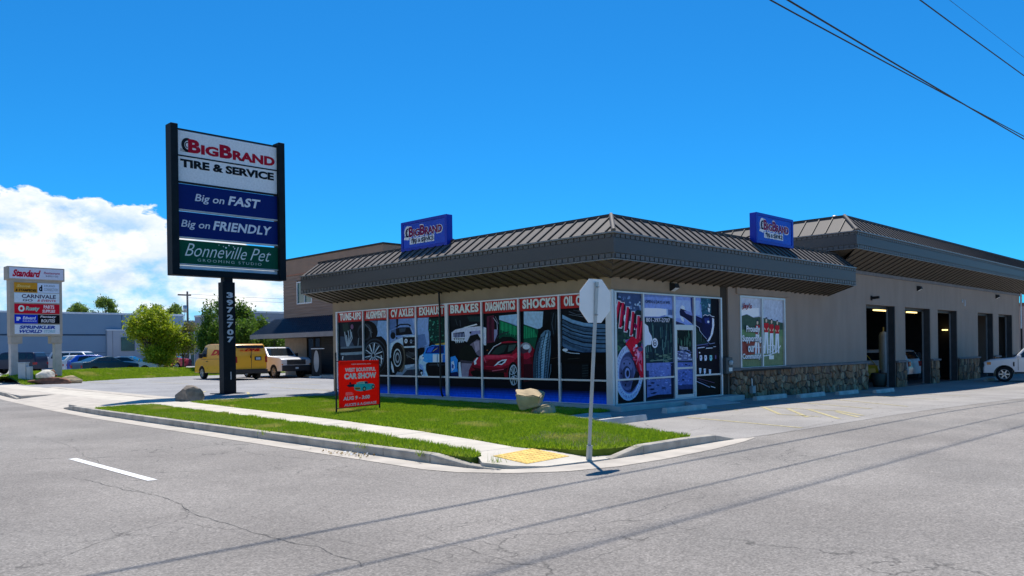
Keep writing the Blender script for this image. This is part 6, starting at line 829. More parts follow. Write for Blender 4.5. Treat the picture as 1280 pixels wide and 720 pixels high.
# ------------------------------------------------------------------ mansard roof
def slope_strips(origin, along, outw, oe, ze, orr, zr, s_from, s_to, mitre, step, m, name, thick=.02, seam=True, seam_m=M_seam, flip=False, endclip=None, seamh=.05, par=None):
    """panels between the line o=oe (z ze) and o=orr (z zr), strips across `along`; mitre k: keep s >= -k*o"""
    o3 = Vector(origin); A_ = Vector(along); O_ = Vector(outw); n0 = (ze - zr) / (oe - orr) if oe != orr else 0
    def P3(s, o, lift=0.0):
        z = zr + (o - orr) * n0; nrm = Vector((-n0)) if False else None
        return o3 + A_ * s + O_ * (o) + Vector((0, 0, z + lift))
    s = math.floor(s_from / step) * step
    while s < s_to - 1e-6:
        a, b = s, s + step; q = [(a, oe), (b, oe), (b, orr), (a, orr)]
        q = clip(q, 1, 0, s_to); q = clip(q, -1, 0, -s_from) if mitre is None else clip(q, -1, -mitre, 0)
        if len(q) >= 3 and abs(sum(q[i][0] * q[(i + 1) % len(q)][1] - q[(i + 1) % len(q)][0] * q[i][1] for i in range(len(q)))) > .01:
            mb = MB(); sgn = -1 if flip else 1
            top = [P3(x, y, 0) for x, y in q]; bot = [P3(x, y, -thick * sgn) for x, y in q]
            nn = (top[1] - top[0]).cross(top[2] - top[0])
            if (nn.z > 0) == flip: top, bot = top[::-1], bot[::-1]
            mb.hull(bot, top, m)
            if seam:
                h = seamh * sgn; w = .018
                qs = clip(clip(q, 1, 0, a + w * 2), -1, 0, -(a))
                if len(qs) >= 3:
                    t2 = [P3(x, y, h) for x, y in qs]; b2 = [P3(x, y, 0) for x, y in qs]
                    nn = (t2[1] - t2[0]).cross(t2[2] - t2[0])
                    if (nn.z > 0) == flip: t2, b2 = t2[::-1], b2[::-1]
                    mb.hull(b2, t2, seam_m)
            mb.build(name, par or shop)
        s += step
def fascia(origin, along, outw, o, zb, ze, s0, s1, mit0=None, end1=0.0, par=None):
    """vertical band with a ribbed strip above and below; the start runs to the mitre s = -mit0*o"""
    o3 = Vector(origin); A_ = Vector(along); O_ = Vector(outw)
    def blk(sa, sb, oa, ob, za, zb_, m, name, mit=False, mb=None):
        own = mb is None; mb = mb or MB()
        pts = []
        for z in (za, zb_):
            for s, oo in ((sa, oa), (sb, oa), (sb, ob), (sa, ob)):
                ss = -mit0 * oo if (mit and s == sa and mit0 is not None) else s
                pts.append(o3 + A_ * ss + O_ * oo + Vector((0, 0, z)))
        f = [(0, 3, 2, 1), (4, 5, 6, 7), (0, 1, 5, 4), (1, 2, 6, 5), (2, 3, 7, 6), (3, 0, 4, 7)]
        if A_.cross(O_).z < 0: f = [t[::-1] for t in f]
        mb.add(pts, f, m)
        if own: return mb.build(name, par or shop)
    H = ze - zb
    blk(s0, s1, o - .12, o - .0, zb + .15, ze - .15, M_fascia, 'fascia', True)
    blk(s0, s1, o - .12, o - .035, zb, zb + .149, M_fascl, 'fascia_lower_strip', True)
    blk(s0, s1, o - .12, o - .035, ze - .149, ze - .03, M_fascl, 'fascia_upper_strip', True)
    blk(s0, s1, o - .13, o + .035, ze - .029, ze + .012, M_drip, 'drip_edge', True)
    blk(s0, s1, o - .125, o + .012, zb - .022, zb - .001, M_drip, 'fascia_bottom_edge', True)
    mb = MB(); s = (s0 if mit0 is None else -mit0 * o) + .1
    while s < s1 - .05:
        blk(s, s + .16, o - .036, o - .006, zb + .02, zb + .125, M_fascl, '', mb=mb); blk(s, s + .16, o - .036, o - .006, ze - .128, ze - .045, M_fascl, '', mb=mb); s += .21
    ob = mb.build('fascia_clip_row', par or shop); ob['kind'] = 'stuff'
OE, OR_, ZE, ZB, ZR, ZS = 1.2, .38, 4.66, 3.99, 5.24, 3.66
kk = .875     # right overhang / left overhang
YL, XR = 14.35, 13.75
# left side: along +Y, outward -X, mitre s >= -kk*o
slope_strips((0, 0, 0), (0, 1, 0), (-1, 0, 0), OE, ZE, OR_, ZR, -2, YL, kk, .40, M_roof, 'roof_panel')
slope_strips((0, 0, 0), (1, 0, 0), (0, -1, 0), OE * kk, ZE, OR_ * kk, ZR, -2, XR, 1 / kk, .40, M_roof, 'roof_panel')
slope_strips((0, 0, 0), (0, 1, 0), (-1, 0, 0), OE - .04, ZB + .0, 0.0, ZS, -2, YL, kk, .40, M_soff, 'soffit_panel', flip=True, seamh=.045, seam_m=M_sofs)
slope_strips((0, 0, 0), (1, 0, 0), (0, -1, 0), (OE - .04) * kk, ZB + .0, 0.0, ZS, -2, XR, 1 / kk, .40, M_soff, 'soffit_panel', flip=True, seamh=.045, seam_m=M_sofs)
fascia((0, 0, 0), (0, 1, 0), (-1, 0, 0), OE, ZB, ZE, -OE * kk, YL, kk)
fascia((0, 0, 0), (1, 0, 0), (0, -1, 0), OE * kk, ZB, ZE, -OE, XR, 1 / kk)
mb = MB(); mb.tube([(-OE - .01, -OE * kk - .01, ZE + .03), (-OR_, -OR_ * kk, ZR + .03)], .06, M_roof, 6); mb.build('hip_cap', shop)
mb = MB(); mb.slab([(-OR_ - .05, -OR_ * kk - .05), (-OR_ - .05, YL), (-OR_ + .16, YL), (-OR_ + .16, -OR_ * kk + .16), (XR, -OR_ * kk + .16), (XR, -OR_ * kk - .05)], ZR - .02, ZR + .045, M_seam); mb.build('ridge_cap', shop)
mb = MB(); mb.slab([(-OR_ + .12, -OR_ * kk + .12), (-OR_ + .12, YL), (.05, YL), (.05, .05), (XR, .05), (XR, -OR_ * kk + .12)], 4.9, ZR - .03, M_seam); mb.build('parapet', shop)
# gable ends
def endcap(pts, thick, ax, m, name):
    mb = MB(); A_ = [Vector(p) for p in pts]; Bv = [p + Vector(ax) * thick for p in A_]
    n = (A_[1] - A_[0]).cross(A_[2] - A_[0])
    if n.dot(Vector(ax)) < 0: A_, Bv = A_[::-1], Bv[::-1]
    mb.hull(A_, Bv, m); return mb.build(name, shop)
endcap([(-.0, YL, ZS), (-OE + .02, YL, ZB), (-OE + .02, YL, ZE - .03), (-OR_, YL, ZR - .03), (0, YL, ZR - .03)], .05, (0, 1, 0), M_fascia, 'eave_end')
endcap([(XR, -.0, ZS), (XR, (-OE + .02) * kk, ZB), (XR, (-OE + .02) * kk, ZE - .03), (XR, -OR_ * kk, ZR - .03), (XR, 0, ZR - .03)], .05, (1, 0, 0), M_fascia, 'eave_end')
# garage mansard : wall corner (14.7,0)
GO, GR, GZE, GZB, GZR, GZS = 1.22, .42, 6.05, 5.40, 6.78, 4.81
slope_strips((14.7, 0, 0), (1, 0, 0), (0, -1, 0), GO, GZE, GR, GZR, -2, 28.4, 1, .42, M_roof, 'roof_panel')
slope_strips((14.7, 0, 0), (0, 1, 0), (-1, 0, 0), GO, GZE, GR, GZR, -2, 14.2, 1, .55, M_roof, 'roof_panel')
slope_strips((14.7, 0, 0), (1, 0, 0), (0, -1, 0), GO - .04, GZB, 0, GZS, -2, 28.4, 1, .60, M_soff, 'soffit_panel', flip=True, seamh=.045, seam_m=M_sofs)
slope_strips((14.7, 0, 0), (0, 1, 0), (-1, 0, 0), GO - .04, GZB, 0, GZS + .3, -2, 14.2, 1, 1.2, M_soff, 'soffit_panel', flip=True, seam=False)
fascia((14.7, 0, 0), (1, 0, 0), (0, -1, 0), GO, GZB, GZE, -GO, 28.4, 1); fascia((14.7, 0, 0), (0, 1, 0), (-1, 0, 0), GO, GZB, GZE, -GO, 14.2, 1)
mb = MB(); mb.tube([(14.7 - GO, -GO, GZE + .03), (14.7 - GR, -GR, GZR + .03)], .07, M_roof, 6); mb.build('hip_cap', shop)
mb = MB(); mb.slab([(14.7 - GR - .05, -GR - .05), (14.7 - GR - .05, 14.2), (14.7 - GR + .2, 14.2), (14.7 - GR + .2, -GR + .2), (43.1, -GR + .2), (43.1, -GR - .05)], GZR - .02, GZR + .045, M_seam); mb.build('ridge_cap', shop)
mb = MB(); mb.slab([(14.7 - GR + .15, -GR + .15), (14.7 - GR + .15, 14.2), (14.9, 14.2), (14.9, .1), (43.1, .1), (43.1, -GR + .15)], 5.5, GZR - .03, M_seam); mb.build('parapet', shop)
endcap([(43.1, 0, GZS), (43.1, -GO + .02, GZB), (43.1, -GO + .02, GZE - .03), (43.1, -GR, GZR - .03), (43.1, 0, GZR - .03)], .05, (1, 0, 0), M_fascia, 'eave_end')
mb = MB(); mb.lathe([(.0, .26), (.10, .24), (.17, .17), (.20, .06), (.20, 0), (.13, 0), (.13, -.45)], mat('galvanised_metal', (.5, .5, .5), .4, metal=.5), 14, c=(12.6, 1.1, 5.35)); mb.build('roof_vent', shop)
mb = MB(); mb.lathe([(.0, .2), (.10, .18), (.14, .1), (.14, -.3)], mat('galvanised_metal', (.5, .5, .5)), 12, c=(14.6, .1, 6.72)); mb.build('roof_vent', shop)
# small things fixed on the walls
def wallpack(x, z, y=0.0, label=''):
    mb = MB(); mb.hull([(x - .13, y, z - .12), (x + .13, y, z - .12), (x + .13, y, z + .12), (x - .13, y, z + .12)][::-1], [(x - .11, y - .2, z - .02), (x + .11, y - .2, z - .02), (x + .11, y - .16, z + .1), (x - .11, y - .16, z + .1)][::-1], M_blackm)
    mb.add([(x - .1, y - .03, z - .125), (x + .1, y - .03, z - .125), (x + .1, y - .19, z - .035), (x - .1, y - .19, z - .035)], [(0, 1, 2, 3)], mat('frosted_lamp_glass', (.8, .8, .75), .3))
    tag(mb.build('wall_light'), label, 'wall light', 'wall lights under the eaves')
wallpack(2.92, 3.50, -.0, 'small dark wall light under the eave above the glass entrance'); wallpack(23.56, 4.36, 0, 'dark wall light high on the stucco above the second garage door'); wallpack(36.66, 4.45, 0, 'dark wall light high on the stucco above the farthest garage doors')
mb = MB(); mb.tube([(17.9, 0, 3.7), (17.9, -.35, 3.72)], .06, M_blackm, 8); mb.box(17.85, 17.95, -.05, 0, 3.6, 3.8, M_blackm); tag(mb.build('security_camera'), 'small dark camera on the stucco above the left edge of the first garage door', 'camera')
mb = MB(); mb.tube([(30.3, 0, 4.0), (30.3, -.12, 4.02), (30.3, -.12, 3.7)], .035, M_alu, 8); mb.box(30.24, 30.36, -.02, 0, 3.9, 4.05, M_alu); tag(mb.build('vent_pipe'), 'short pale pipe bent out of the stucco between the garage doors', 'pipe')
mt = thing('electric_meter', 'dark electric meter box on the brown pilaster beside the poster window', 'meter', (5.85, -.0, 1.1))
bevel(MB().box(-.2, .2, -.18, .04, -.28, .25, mat('grey_meter_paint', (.05, .06, .06), .5)).build('box', mt), .02)
mb = MB(); mb.lathe([(.0, -.26), (.075, -.25), (.085, -.18)], mat('meter_glass', (.45, .5, .5), .1), 14, 'y', (0.05, 0, .08)); mb.build('dial', mt); MB().box(-.06, .14, -.2, -.18, -.2, -.08, mat('frosted_lamp_glass', (.8, .8, .75))).build('label_plate', mt)
mb = MB(); mb.box(7.25, 7.45, -.22, -.10, .12, .36, mat('grey_plastic', (.35, .38, .38), .5)); mb.tube([(7.35, -.14, .36), (7.35, -.13, .62)], .02, M_alu); tag(mb.build('outlet_box'), 'small grey outlet box with conduit on the stones below the ball team window', 'outlet box')
mb = MB(); mb.tube([(41.9, -.08, -.3), (41.9, -.08, 4.9)], .06, M_blackm, 8); mb.tube([(41.75, -.1, 2.6), (41.75, -.1, 4.9)], .05, mat('white_enamel', (.75, .75, .75), .4), 8); mb.build('downpipe', shop)
# ------------------------------------------------------------------ roof box signs
C_W = (236, 238, 240); M_signb = mat('blue_sign_enamel', (.006, .035, .42), .4, var=.08, spec=.3)
M_signf = mat('blue_sign_face', (.008, .07, .55), .4, var=.15, vscale=1.5, spec=.3)
def tyre_logo(mb, fr, cx, cz, r, col, off):
    fpoly(mb, fr, ellipse(cx, cz, r, r * 1.15, 24, 70, 290) + ellipse(cx + r * .12, cz, r * .62, r * .72, 24, 70, 290)[::-1], pmat(col), off)
    for a in range(90, 280, 24): x, z = cx + r * .35 * math.cos(math.radians(a)), cz + r * .42 * math.sin(math.radians(a)); fpoly(mb, fr, ellipse(x, z, r * .1, r * .1, 8), pmat(col), off)
    for k in range(3): fpoly(mb, fr, [(cx - r * 1.2, cz - r * (.75 + .16 * k)), (cx + r * .2, cz - r * (.8 + .16 * k)), (cx + r * .2, cz - r * (.86 + .16 * k)), (cx - r * 1.2, cz - r * (.81 + .16 * k))], pmat(col), off)
def big_brand(mb, fr, x0, x1, z0, z1, col, off, bold=.045, shear=0.0):
    w = x1 - x0; h = z1 - z0; z0b = z0
    for s, a, b, k in (('B', 0, .135, 1), ('IG', .14, .335, .72), ('B', .345, .49, 1), ('RAND', .495, 1.0, .72)):
        put_text(mb, s, fr, x0 + a * w, x0 + b * w, z0b, z0b + h * k, pmat(col), bold=bold, off=off)
def roof_sign(o, ax, label, w=2.55, h=1.0):
    t = thing('roof_sign', label, 'sign', o, 0, 'box signs on the roof'); A_ = Vector(ax); n = A_.cross(Vector((0, 0, 1))); d = .22
    fr = frame_at((0, 0, 0), ax)
    def blk(a0, a1, z0, z1, o0, o1, m, name, par=t):
        mb = MB(); mb.hull([fr(a0, z0, o0), fr(a1, z0, o0), fr(a1, z1, o0), fr(a0, z1, o0)][::-1], [fr(a0, z0, o1), fr(a1, z0, o1), fr(a1, z1, o1), fr(a0, z1, o1)][::-1], m)
        mb.f = [f[::-1] for f in mb.f]; return mb.build(name, par)
    bevel(blk(-w / 2, w / 2, 0, h, -d, 0, M_signb, 'cabinet'), .015)
    f = blk(-w / 2 + .12, w / 2 - .12, .10, h - .10, .0, .012, M_signf, 'sign_face')
    for a0, a1, z0, z1 in ((-w / 2, w / 2, h - .09, h), (-w / 2, w / 2, 0, .09), (-w / 2, -w / 2 + .11, .091, h - .091), (w / 2 - .11, w / 2, .091, h - .091)): blk(a0, a1, z0, z1, .001, .03, M_signb, 'retainer')
    mb = MB(); W2 = pmat(C_W)
    big_brand(mb, fr, -.83, 1.0, .43, .83, C_W, .015, bold=.085); put_text(mb, 'TIRE & SERVICE', fr, -.74, .56, .20, .42, W2, bold=.15, off=.016)
    fpoly(mb, fr, [(-.76, .21), (.56, .21), (.56, .41), (-.76, .41)], W2, .014)
    fpoly(mb, fr, ellipse(-.88, .62, .17, .23), W2, .014); fpoly(mb, fr, [(-1.08, .4), (-.8, .36), (-.8, .5), (-1.05, .48)], W2, .0145)
    big_brand(mb, fr, -.80, .97, .46, .80, (128, 26, 78), .020, bold=.045); put_text(mb, 'TIRE & SERVICE', fr, -.70, .52, .245, .375, pmat((24, 28, 60)), bold=.03, off=.020)
    tyre_logo(mb, fr, -.86, .62, .13, (24, 30, 70), .021); mb.build('lettering', t)
    for a in (-w * .36, 0, w * .36):
        mb = MB(); mb.tube([fr(a, .02, -.15), fr(a + .05, -.62, -.1)], .028, M_blackm, 6); mb.build('bracket', t)
    mb = MB(); mb.tube([fr(w / 2 - .3, .3, -.3), fr(w / 2 - .2, .05, -1.1)], .025, M_blackm, 6); mb.tube([fr(-w / 2 + .3, .3, -.3), fr(-w / 2 + .2, .05, -1.1)], .025, M_blackm, 6); mb.build('bracket', t)
roof_sign((-.55, 7.45, 5.12), (0, -1, 0), 'blue box sign standing on the roof edge over the street side windows', w=2.45)
roof_sign((8.15, -.62, 5.10), (1, 0, 0), 'blue box sign standing on the roof edge above the ball team window', w=2.6)
# ------------------------------------------------------------------ tall pole sign
M_navy = mat('dark_navy_steel', (.008, .014, .019), .6, var=.2, vscale=3, spec=.15)
ps = thing('pole_sign', 'tall dark framed pole sign with white, blue and green panels beside the car park entrance', 'sign', (-3.42, 16.13, .15))
fs_ = frame_at((0, 0, -.15), (1, 0, 0))
XL, XR_ = -2.12, 2.46
def pb(x0, x1, y0, y1, z0, z1, m, name, par=ps, bv=0):
    o = MB().box(x0, x1, y0, y1, z0 - .15, z1 - .15, m).build(name, par)
    return bevel(o, bv) if bv else o
pb(XL, XL + .27, -.25, .25, 4.62, 10.2, M_navy, 'upright', bv=.02); pb(XR_ - .27, XR_, -.25, .25, 4.62, 10.2, M_navy, 'upright', bv=.02)
pb(XL + .27, XR_ - .27, -.2, .2, 4.62, 4.86, M_navy, 'bottom_beam')
pb(XL + .27, XR_ - .27, -.05, .05, 10.04, 10.09, M_navy, 'top_rail')
pb(-.21, .29, -.2, .2, .16, 4.45, M_navy, 'pole', bv=.015); pb(-.12, .22, -.16, .16, 4.4, 4.63, M_navy, 'pole_neck'); pb(-.5, .55, -.4, .4, .15, .175, M_navy, 'base_plate')
PX0, PX1 = XL + .28, XR_ - .28; PW = PX1 - PX0
def panel(z0, z1, c, name='sign_panel', rough=.45):
    mb = MB(); mb.box(PX0, PX1, -.08, .08, z0 - .15, z1 - .15, pmat(c, rough)); p = mb.build(name, ps)
    mb = MB(); mb.box(PX0, PX1, -.10, .10, z0 - .15 - .045, z0 - .151, M_navy if c[0] > 100 else mat('panel_rail', (.5, .52, .55), .4)); mb.build('rail', ps); return p
def T(p, s, x0, x1, z0, z1, c, **k):
    mb = MB(); put_text(mb, s, lambda a, b, o=0.0: Vector((a, -.083 - o, b - .15)), x0, x1, z0, z1, pmat(c, .45), off=.004, **k); mb.build('lettering', p)

p1 = panel(9.10, 10.0, (232, 233, 235)); p2 = panel(8.12, 9.05, (232, 233, 235)); p3 = panel(7.09, 8.03, (8, 34, 106)); p4 = panel(6.07, 7.0, (8, 34, 106)); p5 = panel(5.07, 5.95, (16, 84, 62))
frS = lambda a, b, o=0.0: Vector((a, -.083 - o, b - .15))
mb = MB(); big_brand(mb, frS, -1.42, 2.10, 9.23, 9.74, (178, 16, 44), .004, bold=.05); mb.build('lettering', p1)
mb = MB(); tyre_logo(mb, frS, -1.44, 9.50, .23, (30, 32, 36), .003); mb.build('tyre_emblem', p1)
T(p2, 'TIRE & SERVICE', -1.72, 2.05, 8.65, 8.96, (24, 26, 30), bold=.05)
T(p3, 'Big on', -1.19, -.04, 7.36, 7.72, (214, 216, 226), bold=.012, shear=.2); T(p3, 'FAST', .10, 1.46, 7.44, 7.80, (224, 226, 234), bold=.032, shear=.22, spacing=1.06)
T(p4, 'Big on', -1.72, -.62, 6.35, 6.70, (214, 216, 226), bold=.012, shear=.2); T(p4, 'FRIENDLY', -.51, 1.93, 6.42, 6.77, (224, 226, 234), bold=.032, shear=.22, spacing=1.06)
T(p5, 'Bonneville', -1.6, .85, 5.36, 5.84, (226, 232, 228), bold=-.006, shear=.45); T(p5, 'Pet', .98, 1.88, 5.36, 5.84, (226, 232, 228), bold=-.006, shear=.45)
T(p5, 'GROOMING STUDIO', -1.12, 1.46, 5.18, 5.285, (190, 208, 200), bold=.0, spacing=1.4)
mb = MB()
for a, b, r in ((-.28, 5.86, .02), (-.1, 5.82, .02), (.0, 5.78, .035), (.12, 5.88, .03), (.3, 5.84, .022)): fpoly(mb, frS, ellipse(a, b, r, r, 10), pmat((226, 232, 228)), .004)
mb.build('paw_dots', p5)
pb(PX0, PX1, -.02, .02, 4.87, 5.0, mat('translucent_white_panel', (.8, .82, .86), .3), 'light_strip')
mb = MB()
for k, ch in enumerate('3972707'): put_text(mb, ch, lambda a, b, o=0.0: Vector((a, -.203 - o, b - .15)), -.06, .20, 4.06 - .285 * k - .22, 4.06 - .285 * k, pmat((196, 206, 214)), bold=.05, off=.003)
mb.build('lettering', ps); MB().box(.05, .09, -.215, -.201, .55, .85, M_alu).build('pale_marker', ps)
# ------------------------------------------------------------------ car show banner frame on the lawn
cs = thing('event_banner', 'red car show banner with a turquoise car, standing on two thin posts in the lawn', 'banner', (-6.27, 3.88, .13), math.atan2(.40, 1.60))
fc = lambda a, b, o=0.0: Vector((a, -.025 - o, b - .13))
MR = pmat((255, 44, 26), .5); W = 1.65
_n = MR.node_tree; _b = _n.nodes['Principled BSDF']; _t = _n.nodes.new('ShaderNodeBsdfTranslucent'); _t.inputs[0].default_value = (1, .045, .015, 1); _m = _n.nodes.new('ShaderNodeMixShader'); _m.inputs[0].default_value = .55
_n.links.new(_b.outputs[0], _m.inputs[1]); _n.links.new(_t.outputs[0], _m.inputs[2]); _n.links.new(_m.outputs[0], _n.nodes['Material Output'].inputs[0])
MB().box(.09, W - .03, -.02, .0, .15, 1.34, MR).build('banner_sheet', cs)
for x, zt in ((.0, 1.56), (W, 1.40)):
    mb = MB(); mb.tube([(x, 0, -.1), (x, 0, zt)], .022, M_blackm, 8); mb.build('post', cs)
mb = MB(); mb.tube([(0, 0, .62), (.1, 0, .62)], .01, M_blackm, 6); mb.tube([(0, .01, 1.33), (W, .01, 1.33)], .012, M_blackm, 6); mb.tube([(0, .01, .14), (W, .01, .14)], .012, M_blackm, 6); mb.build('crossbar', cs)
mb = MB()
cw = pmat((236, 226, 220)); X = lambda p: (p - 45) / (540 - 45) * W; Z = lambda p: 1.47 - (p - 50) / (575 - 50) * 1.20
for s, x0, x1, y0, y1, bo, sh in [('WEST BOUNTIFUL', 135, 488, 130, 175, .05, 0), ('CAR SHOW', 125, 495, 190, 258, .06, 0), ('AUG 9 - 3:00', 110, 415, 450, 494, .05, .1), ('ALICE\'S & A.GARAGE', 122, 495, 528, 560, .04, .1), ('WEST BOUNTIFUL CITY', 205, 435, 84, 96, .02, 0)]:
    mb = MB(); put_text(mb, s, fc, X(x0), X(x1), Z(y1), Z(y0), cw, bold=bo, off=.002, shear=sh); mb.build('lettering', cs)
mb = MB()
for k in range(4): put_text(mb, 'FREE ENTRY', fc, X(140), X(225 - 18 * (k == 0)), Z(404 + 9 * k + 6), Z(404 + 9 * k), cw, bold=.01, off=.002)
mb.build('lettering', cs)
mb = MB(); o = [0.002]
def cp(c, pts): o[0] += .0005; fpoly(mb, fc, [(X(a), Z(b)) for a, b in pts], pmat(c, .45), o[0])
cp((30, 40, 60), [(150, 330), (165, 318), (240, 314), (245, 345), (180, 348)]); cp((20, 26, 44), [(178, 312), (188, 286), (200, 300), (206, 318)])
cp((60, 190, 192), [(232, 350), (236, 322), (262, 316), (300, 316), (340, 312), (372, 316), (385, 322), (420, 318), (450, 322), (472, 336), (476, 362), (462, 380), (420, 392), (360, 400), (310, 402), (262, 394), (238, 380)])
cp((215, 214, 190), [(262, 300), (296, 292), (372, 290), (392, 300), (385, 318), (262, 318)]); cp((34, 60, 96), [(352, 292), (384, 294), (400, 318), (360, 318)]); cp((120, 190, 190), [(268, 302), (340, 297), (338, 313), (266, 315)])
cp((210, 150, 70), [(236, 352), (300, 356), (310, 380), (250, 386)]); cp((120, 86, 50), [(244, 360), (296, 364), (300, 372), (248, 374)])
for cx, rx, ry, cy in ((350, 20, 28, 378), (455, 18, 26, 362)): cp((26, 40, 60), [(cx + rx * math.cos(t / 8 * math.pi), cy + ry * math.sin(t / 8 * math.pi)) for t in range(16)]); cp((206, 196, 150), [(cx + rx * .55 * math.cos(t / 8 * math.pi), cy + ry * .55 * math.sin(t / 8 * math.pi)) for t in range(16)])
mb.build('car_picture', cs)
# ------------------------------------------------------------------ stop sign seen from behind, leaning
M_galv = mat('galvanised_steel', (.42, .44, .43), .45, var=.12, vscale=6, metal=.4, spec=.5)
M_back = mat('sign_back_aluminium', (.88, .88, .83), .6, var=.04, vscale=3)
ss = thing('stop_sign', 'leaning stop sign seen from its bare metal back at the street corner', 'sign', (-8.04, -5.87, .01))
cr = Vector((.71168, -.70251, 0)); up = Vector((0, 0, 1)); fw = Vector((.70251, .71168, 0)); nn = (fw * .74 - cr * .62).normalized(); rt = Vector((-nn.y, nn.x, 0)) * -1
top = cr * .165 + up * 2.74 - fw * .02
lean = top.normalized()
mb = MB(); s0 = Vector((0, 0, -.05)); hw = .032
A = [s0 + rt * a - nn * b for a, b in ((-hw, 0), (-hw * .5, -.03), (hw * .5, -.03), (hw, 0))]; mb.hull(A[::-1], [p + top for p in A][::-1], M_galv)
mb.tube([s0 + nn * -.0, s0 + lean * .28], .045, M_galv, 8); mb.build('post', ss)
mb = MB(); c0 = lean * 2.41 + nn * .02; R_ = .33 / math.cos(math.pi / 8)
side = rt; upv = (lean - nn * lean.dot(nn)).normalized()
oc = [c0 + side * (R_ * math.cos(math.pi / 8 + k * math.pi / 4)) + upv * (R_ * math.sin(math.pi / 8 + k * math.pi / 4)) for k in range(8)]
mb.hull(oc, [p + nn * .004 for p in oc], M_back); M_stop = mat('stop_sign_red', (.5, .02, .02), .35); mb.add([p + nn * .006 for p in oc], [tuple(range(8)), tuple(range(7, -1, -1))][0:1], M_stop); plate = mb.build('sign_plate', ss)
mb = MB(); w2 = Vector(c0) + nn * .008
put_text(mb, 'STOP', lambda a, b, o=0.0: w2 - side * a + upv * b + nn * o, -.24, .24, -.11, .11, pmat((235, 235, 235)), bold=.03, off=.001); mb.build('lettering', plate)
mb = MB()
for d in (2.2, 2.62): mb.tube([lean * d - nn * .045, lean * d - nn * .005], .012, M_galv, 6)
mb.build('bolt', ss)
# ------------------------------------------------------------------ tenant sign of the neighbouring mall
M_tan = mat('tan_sign_stucco', (.44, .39, .32), .85, var=.08, vscale=4, bump=.2)
ms = thing('tenant_sign', 'tall tan sign with many small coloured panels on two square legs', 'sign', (-4.02, 40.0, .7))
ft = lambda a, b, o=0.0: Vector((a, -.36 - o, b - .7))
def mbx(x0, x1, y0, y1, z0, z1, m, name, bv=.02, par=ms): return bevel(MB().box(x0, x1, y0, y1, z0 - .7, z1 - .7, m).build(name, par), bv)
mbx(-1.4, 1.35, -.35, .35, 2.88, 6.16, M_tan, 'sign_body'); mbx(-1.52, 1.48, -.42, .42, 6.161, 6.94, M_tan, 'header_box')
for s in (-1, 1):
    a = (-1.4, -.75) if s < 0 else (.70, 1.35); b = (-1.4, -.95) if s < 0 else (.90, 1.35)
    mbx(a[0] + .02, a[1] - .02, -.33, .33, 2.45, 2.879, M_tan, 'corbel'); mbx(b[0] + .04, b[1] - .04, -.28, .28, .5, 2.449, mat('pale_leg_stucco', (.52, .49, .45), .85, bump=.2), 'leg')
def tp(x0, x1, y0, y1, c, name='tenant_panel'):  # pixel-like units of the sign face: x 0..100, y 0..100
    a0, a1 = -1.17 + x0 / 100 * 2.38, -1.17 + x1 / 100 * 2.38; z1, z0 = 6.05 - y0 / 100 * 3.07, 6.05 - y1 / 100 * 3.07
    MB().box(a0, a1, -.375, -.351, z0 - .7, z1 - .7, pmat(c)).build(name, ms); return a0, a1, z0, z1
def tt(s, r, x0, x1, y0, y1, c, **k):
    a0, a1, z0, z1 = r; mb = MB(); put_text(mb, s, ft, a0 + x0 * (a1 - a0), a0 + x1 * (a1 - a0), z1 - y1 * (z1 - z0), z1 - y0 * (z1 - z0), pmat(c), off=.018, **k); mb.build('lettering', ms)
mb = MB(); mb.box(-1.42, 1.40, -.435, -.421, 6.24 - .7, 6.87 - .7, pmat((214, 218, 232))); hp = mb.build('tenant_panel', ms)
fh = lambda a, b, o=0.0: Vector((a, -.437 - o, b - .7))
mb = MB(); put_text(mb, 'Standard', fh, -1.27, .2, 6.34, 6.76, pmat((196, 22, 54)), bold=.05, shear=.35, off=.002); put_text(mb, 'Restaurant', fh, .36, 1.22, 6.56, 6.70, pmat((170, 50, 90)), bold=.02, shear=.2, off=.002); put_text(mb, 'SUPPLY CO', fh, .46, 1.12, 6.40, 6.49, pmat((90, 90, 120)), bold=.02, off=.002); mb.build('lettering', hp)
r = tp(0, 50, 1, 19.5, (206, 146, 40)); tt('Stone', r, .1, .7, .2, .5, (226, 200, 120), shear=.3); tt('& STAMPEDES', r, .05, .97, .66, .92, (30, 24, 16), bold=.05, shear=.2)
r = tp(50.5, 99, 1, 19.5, (206, 222, 240)); tt('STUDIO', r, .3, .8, .18, .36, (110, 130, 150)); tt('CONNECTION', r, .3, .95, .5, .8, (140, 158, 172)); tt('♪', r, .06, .22, .2, .85, (20, 30, 44)) if False else tt('d', r, .06, .22, .2, .85, (20, 30, 44), bold=.05)
r = tp(0, 99, 20.5, 39, (214, 230, 238)); tt('CARNIVALE', r, .16, .92, .15, .55, (70, 60, 90), bold=.03); tt('& EVENTS', r, .50, .92, .64, .88, (190, 60, 84), bold=.03, shear=.2); tt('GO', r, .18, .40, .64, .88, (60, 66, 90), bold=.03)
r = tp(0, 99, 41.5, 60, (206, 18, 44)); tt('O', r, .08, .22, .15, .82, (220, 240, 230), bold=.06); tt('Rusty', r, .24, .55, .25, .8, (150, 214, 196), bold=.04, shear=.2); tt('PARTS', r, .64, .88, .1, .46, (238, 222, 226), bold=.04); tt('SUPPLIES', r, .61, .90, .56, .88, (238, 222, 226), bold=.04, shear=.15)
r = tp(0, 50, 62, 79, (14, 50, 196)); tt('Edward', r, .35, .92, .2, .55, (220, 228, 250), bold=.03, shear=.2); tt('INSURANCE', r, .35, .95, .64, .82, (200, 210, 246)); tt('IP', r, .08, .26, .28, .7, (236, 240, 250), bold=.06)
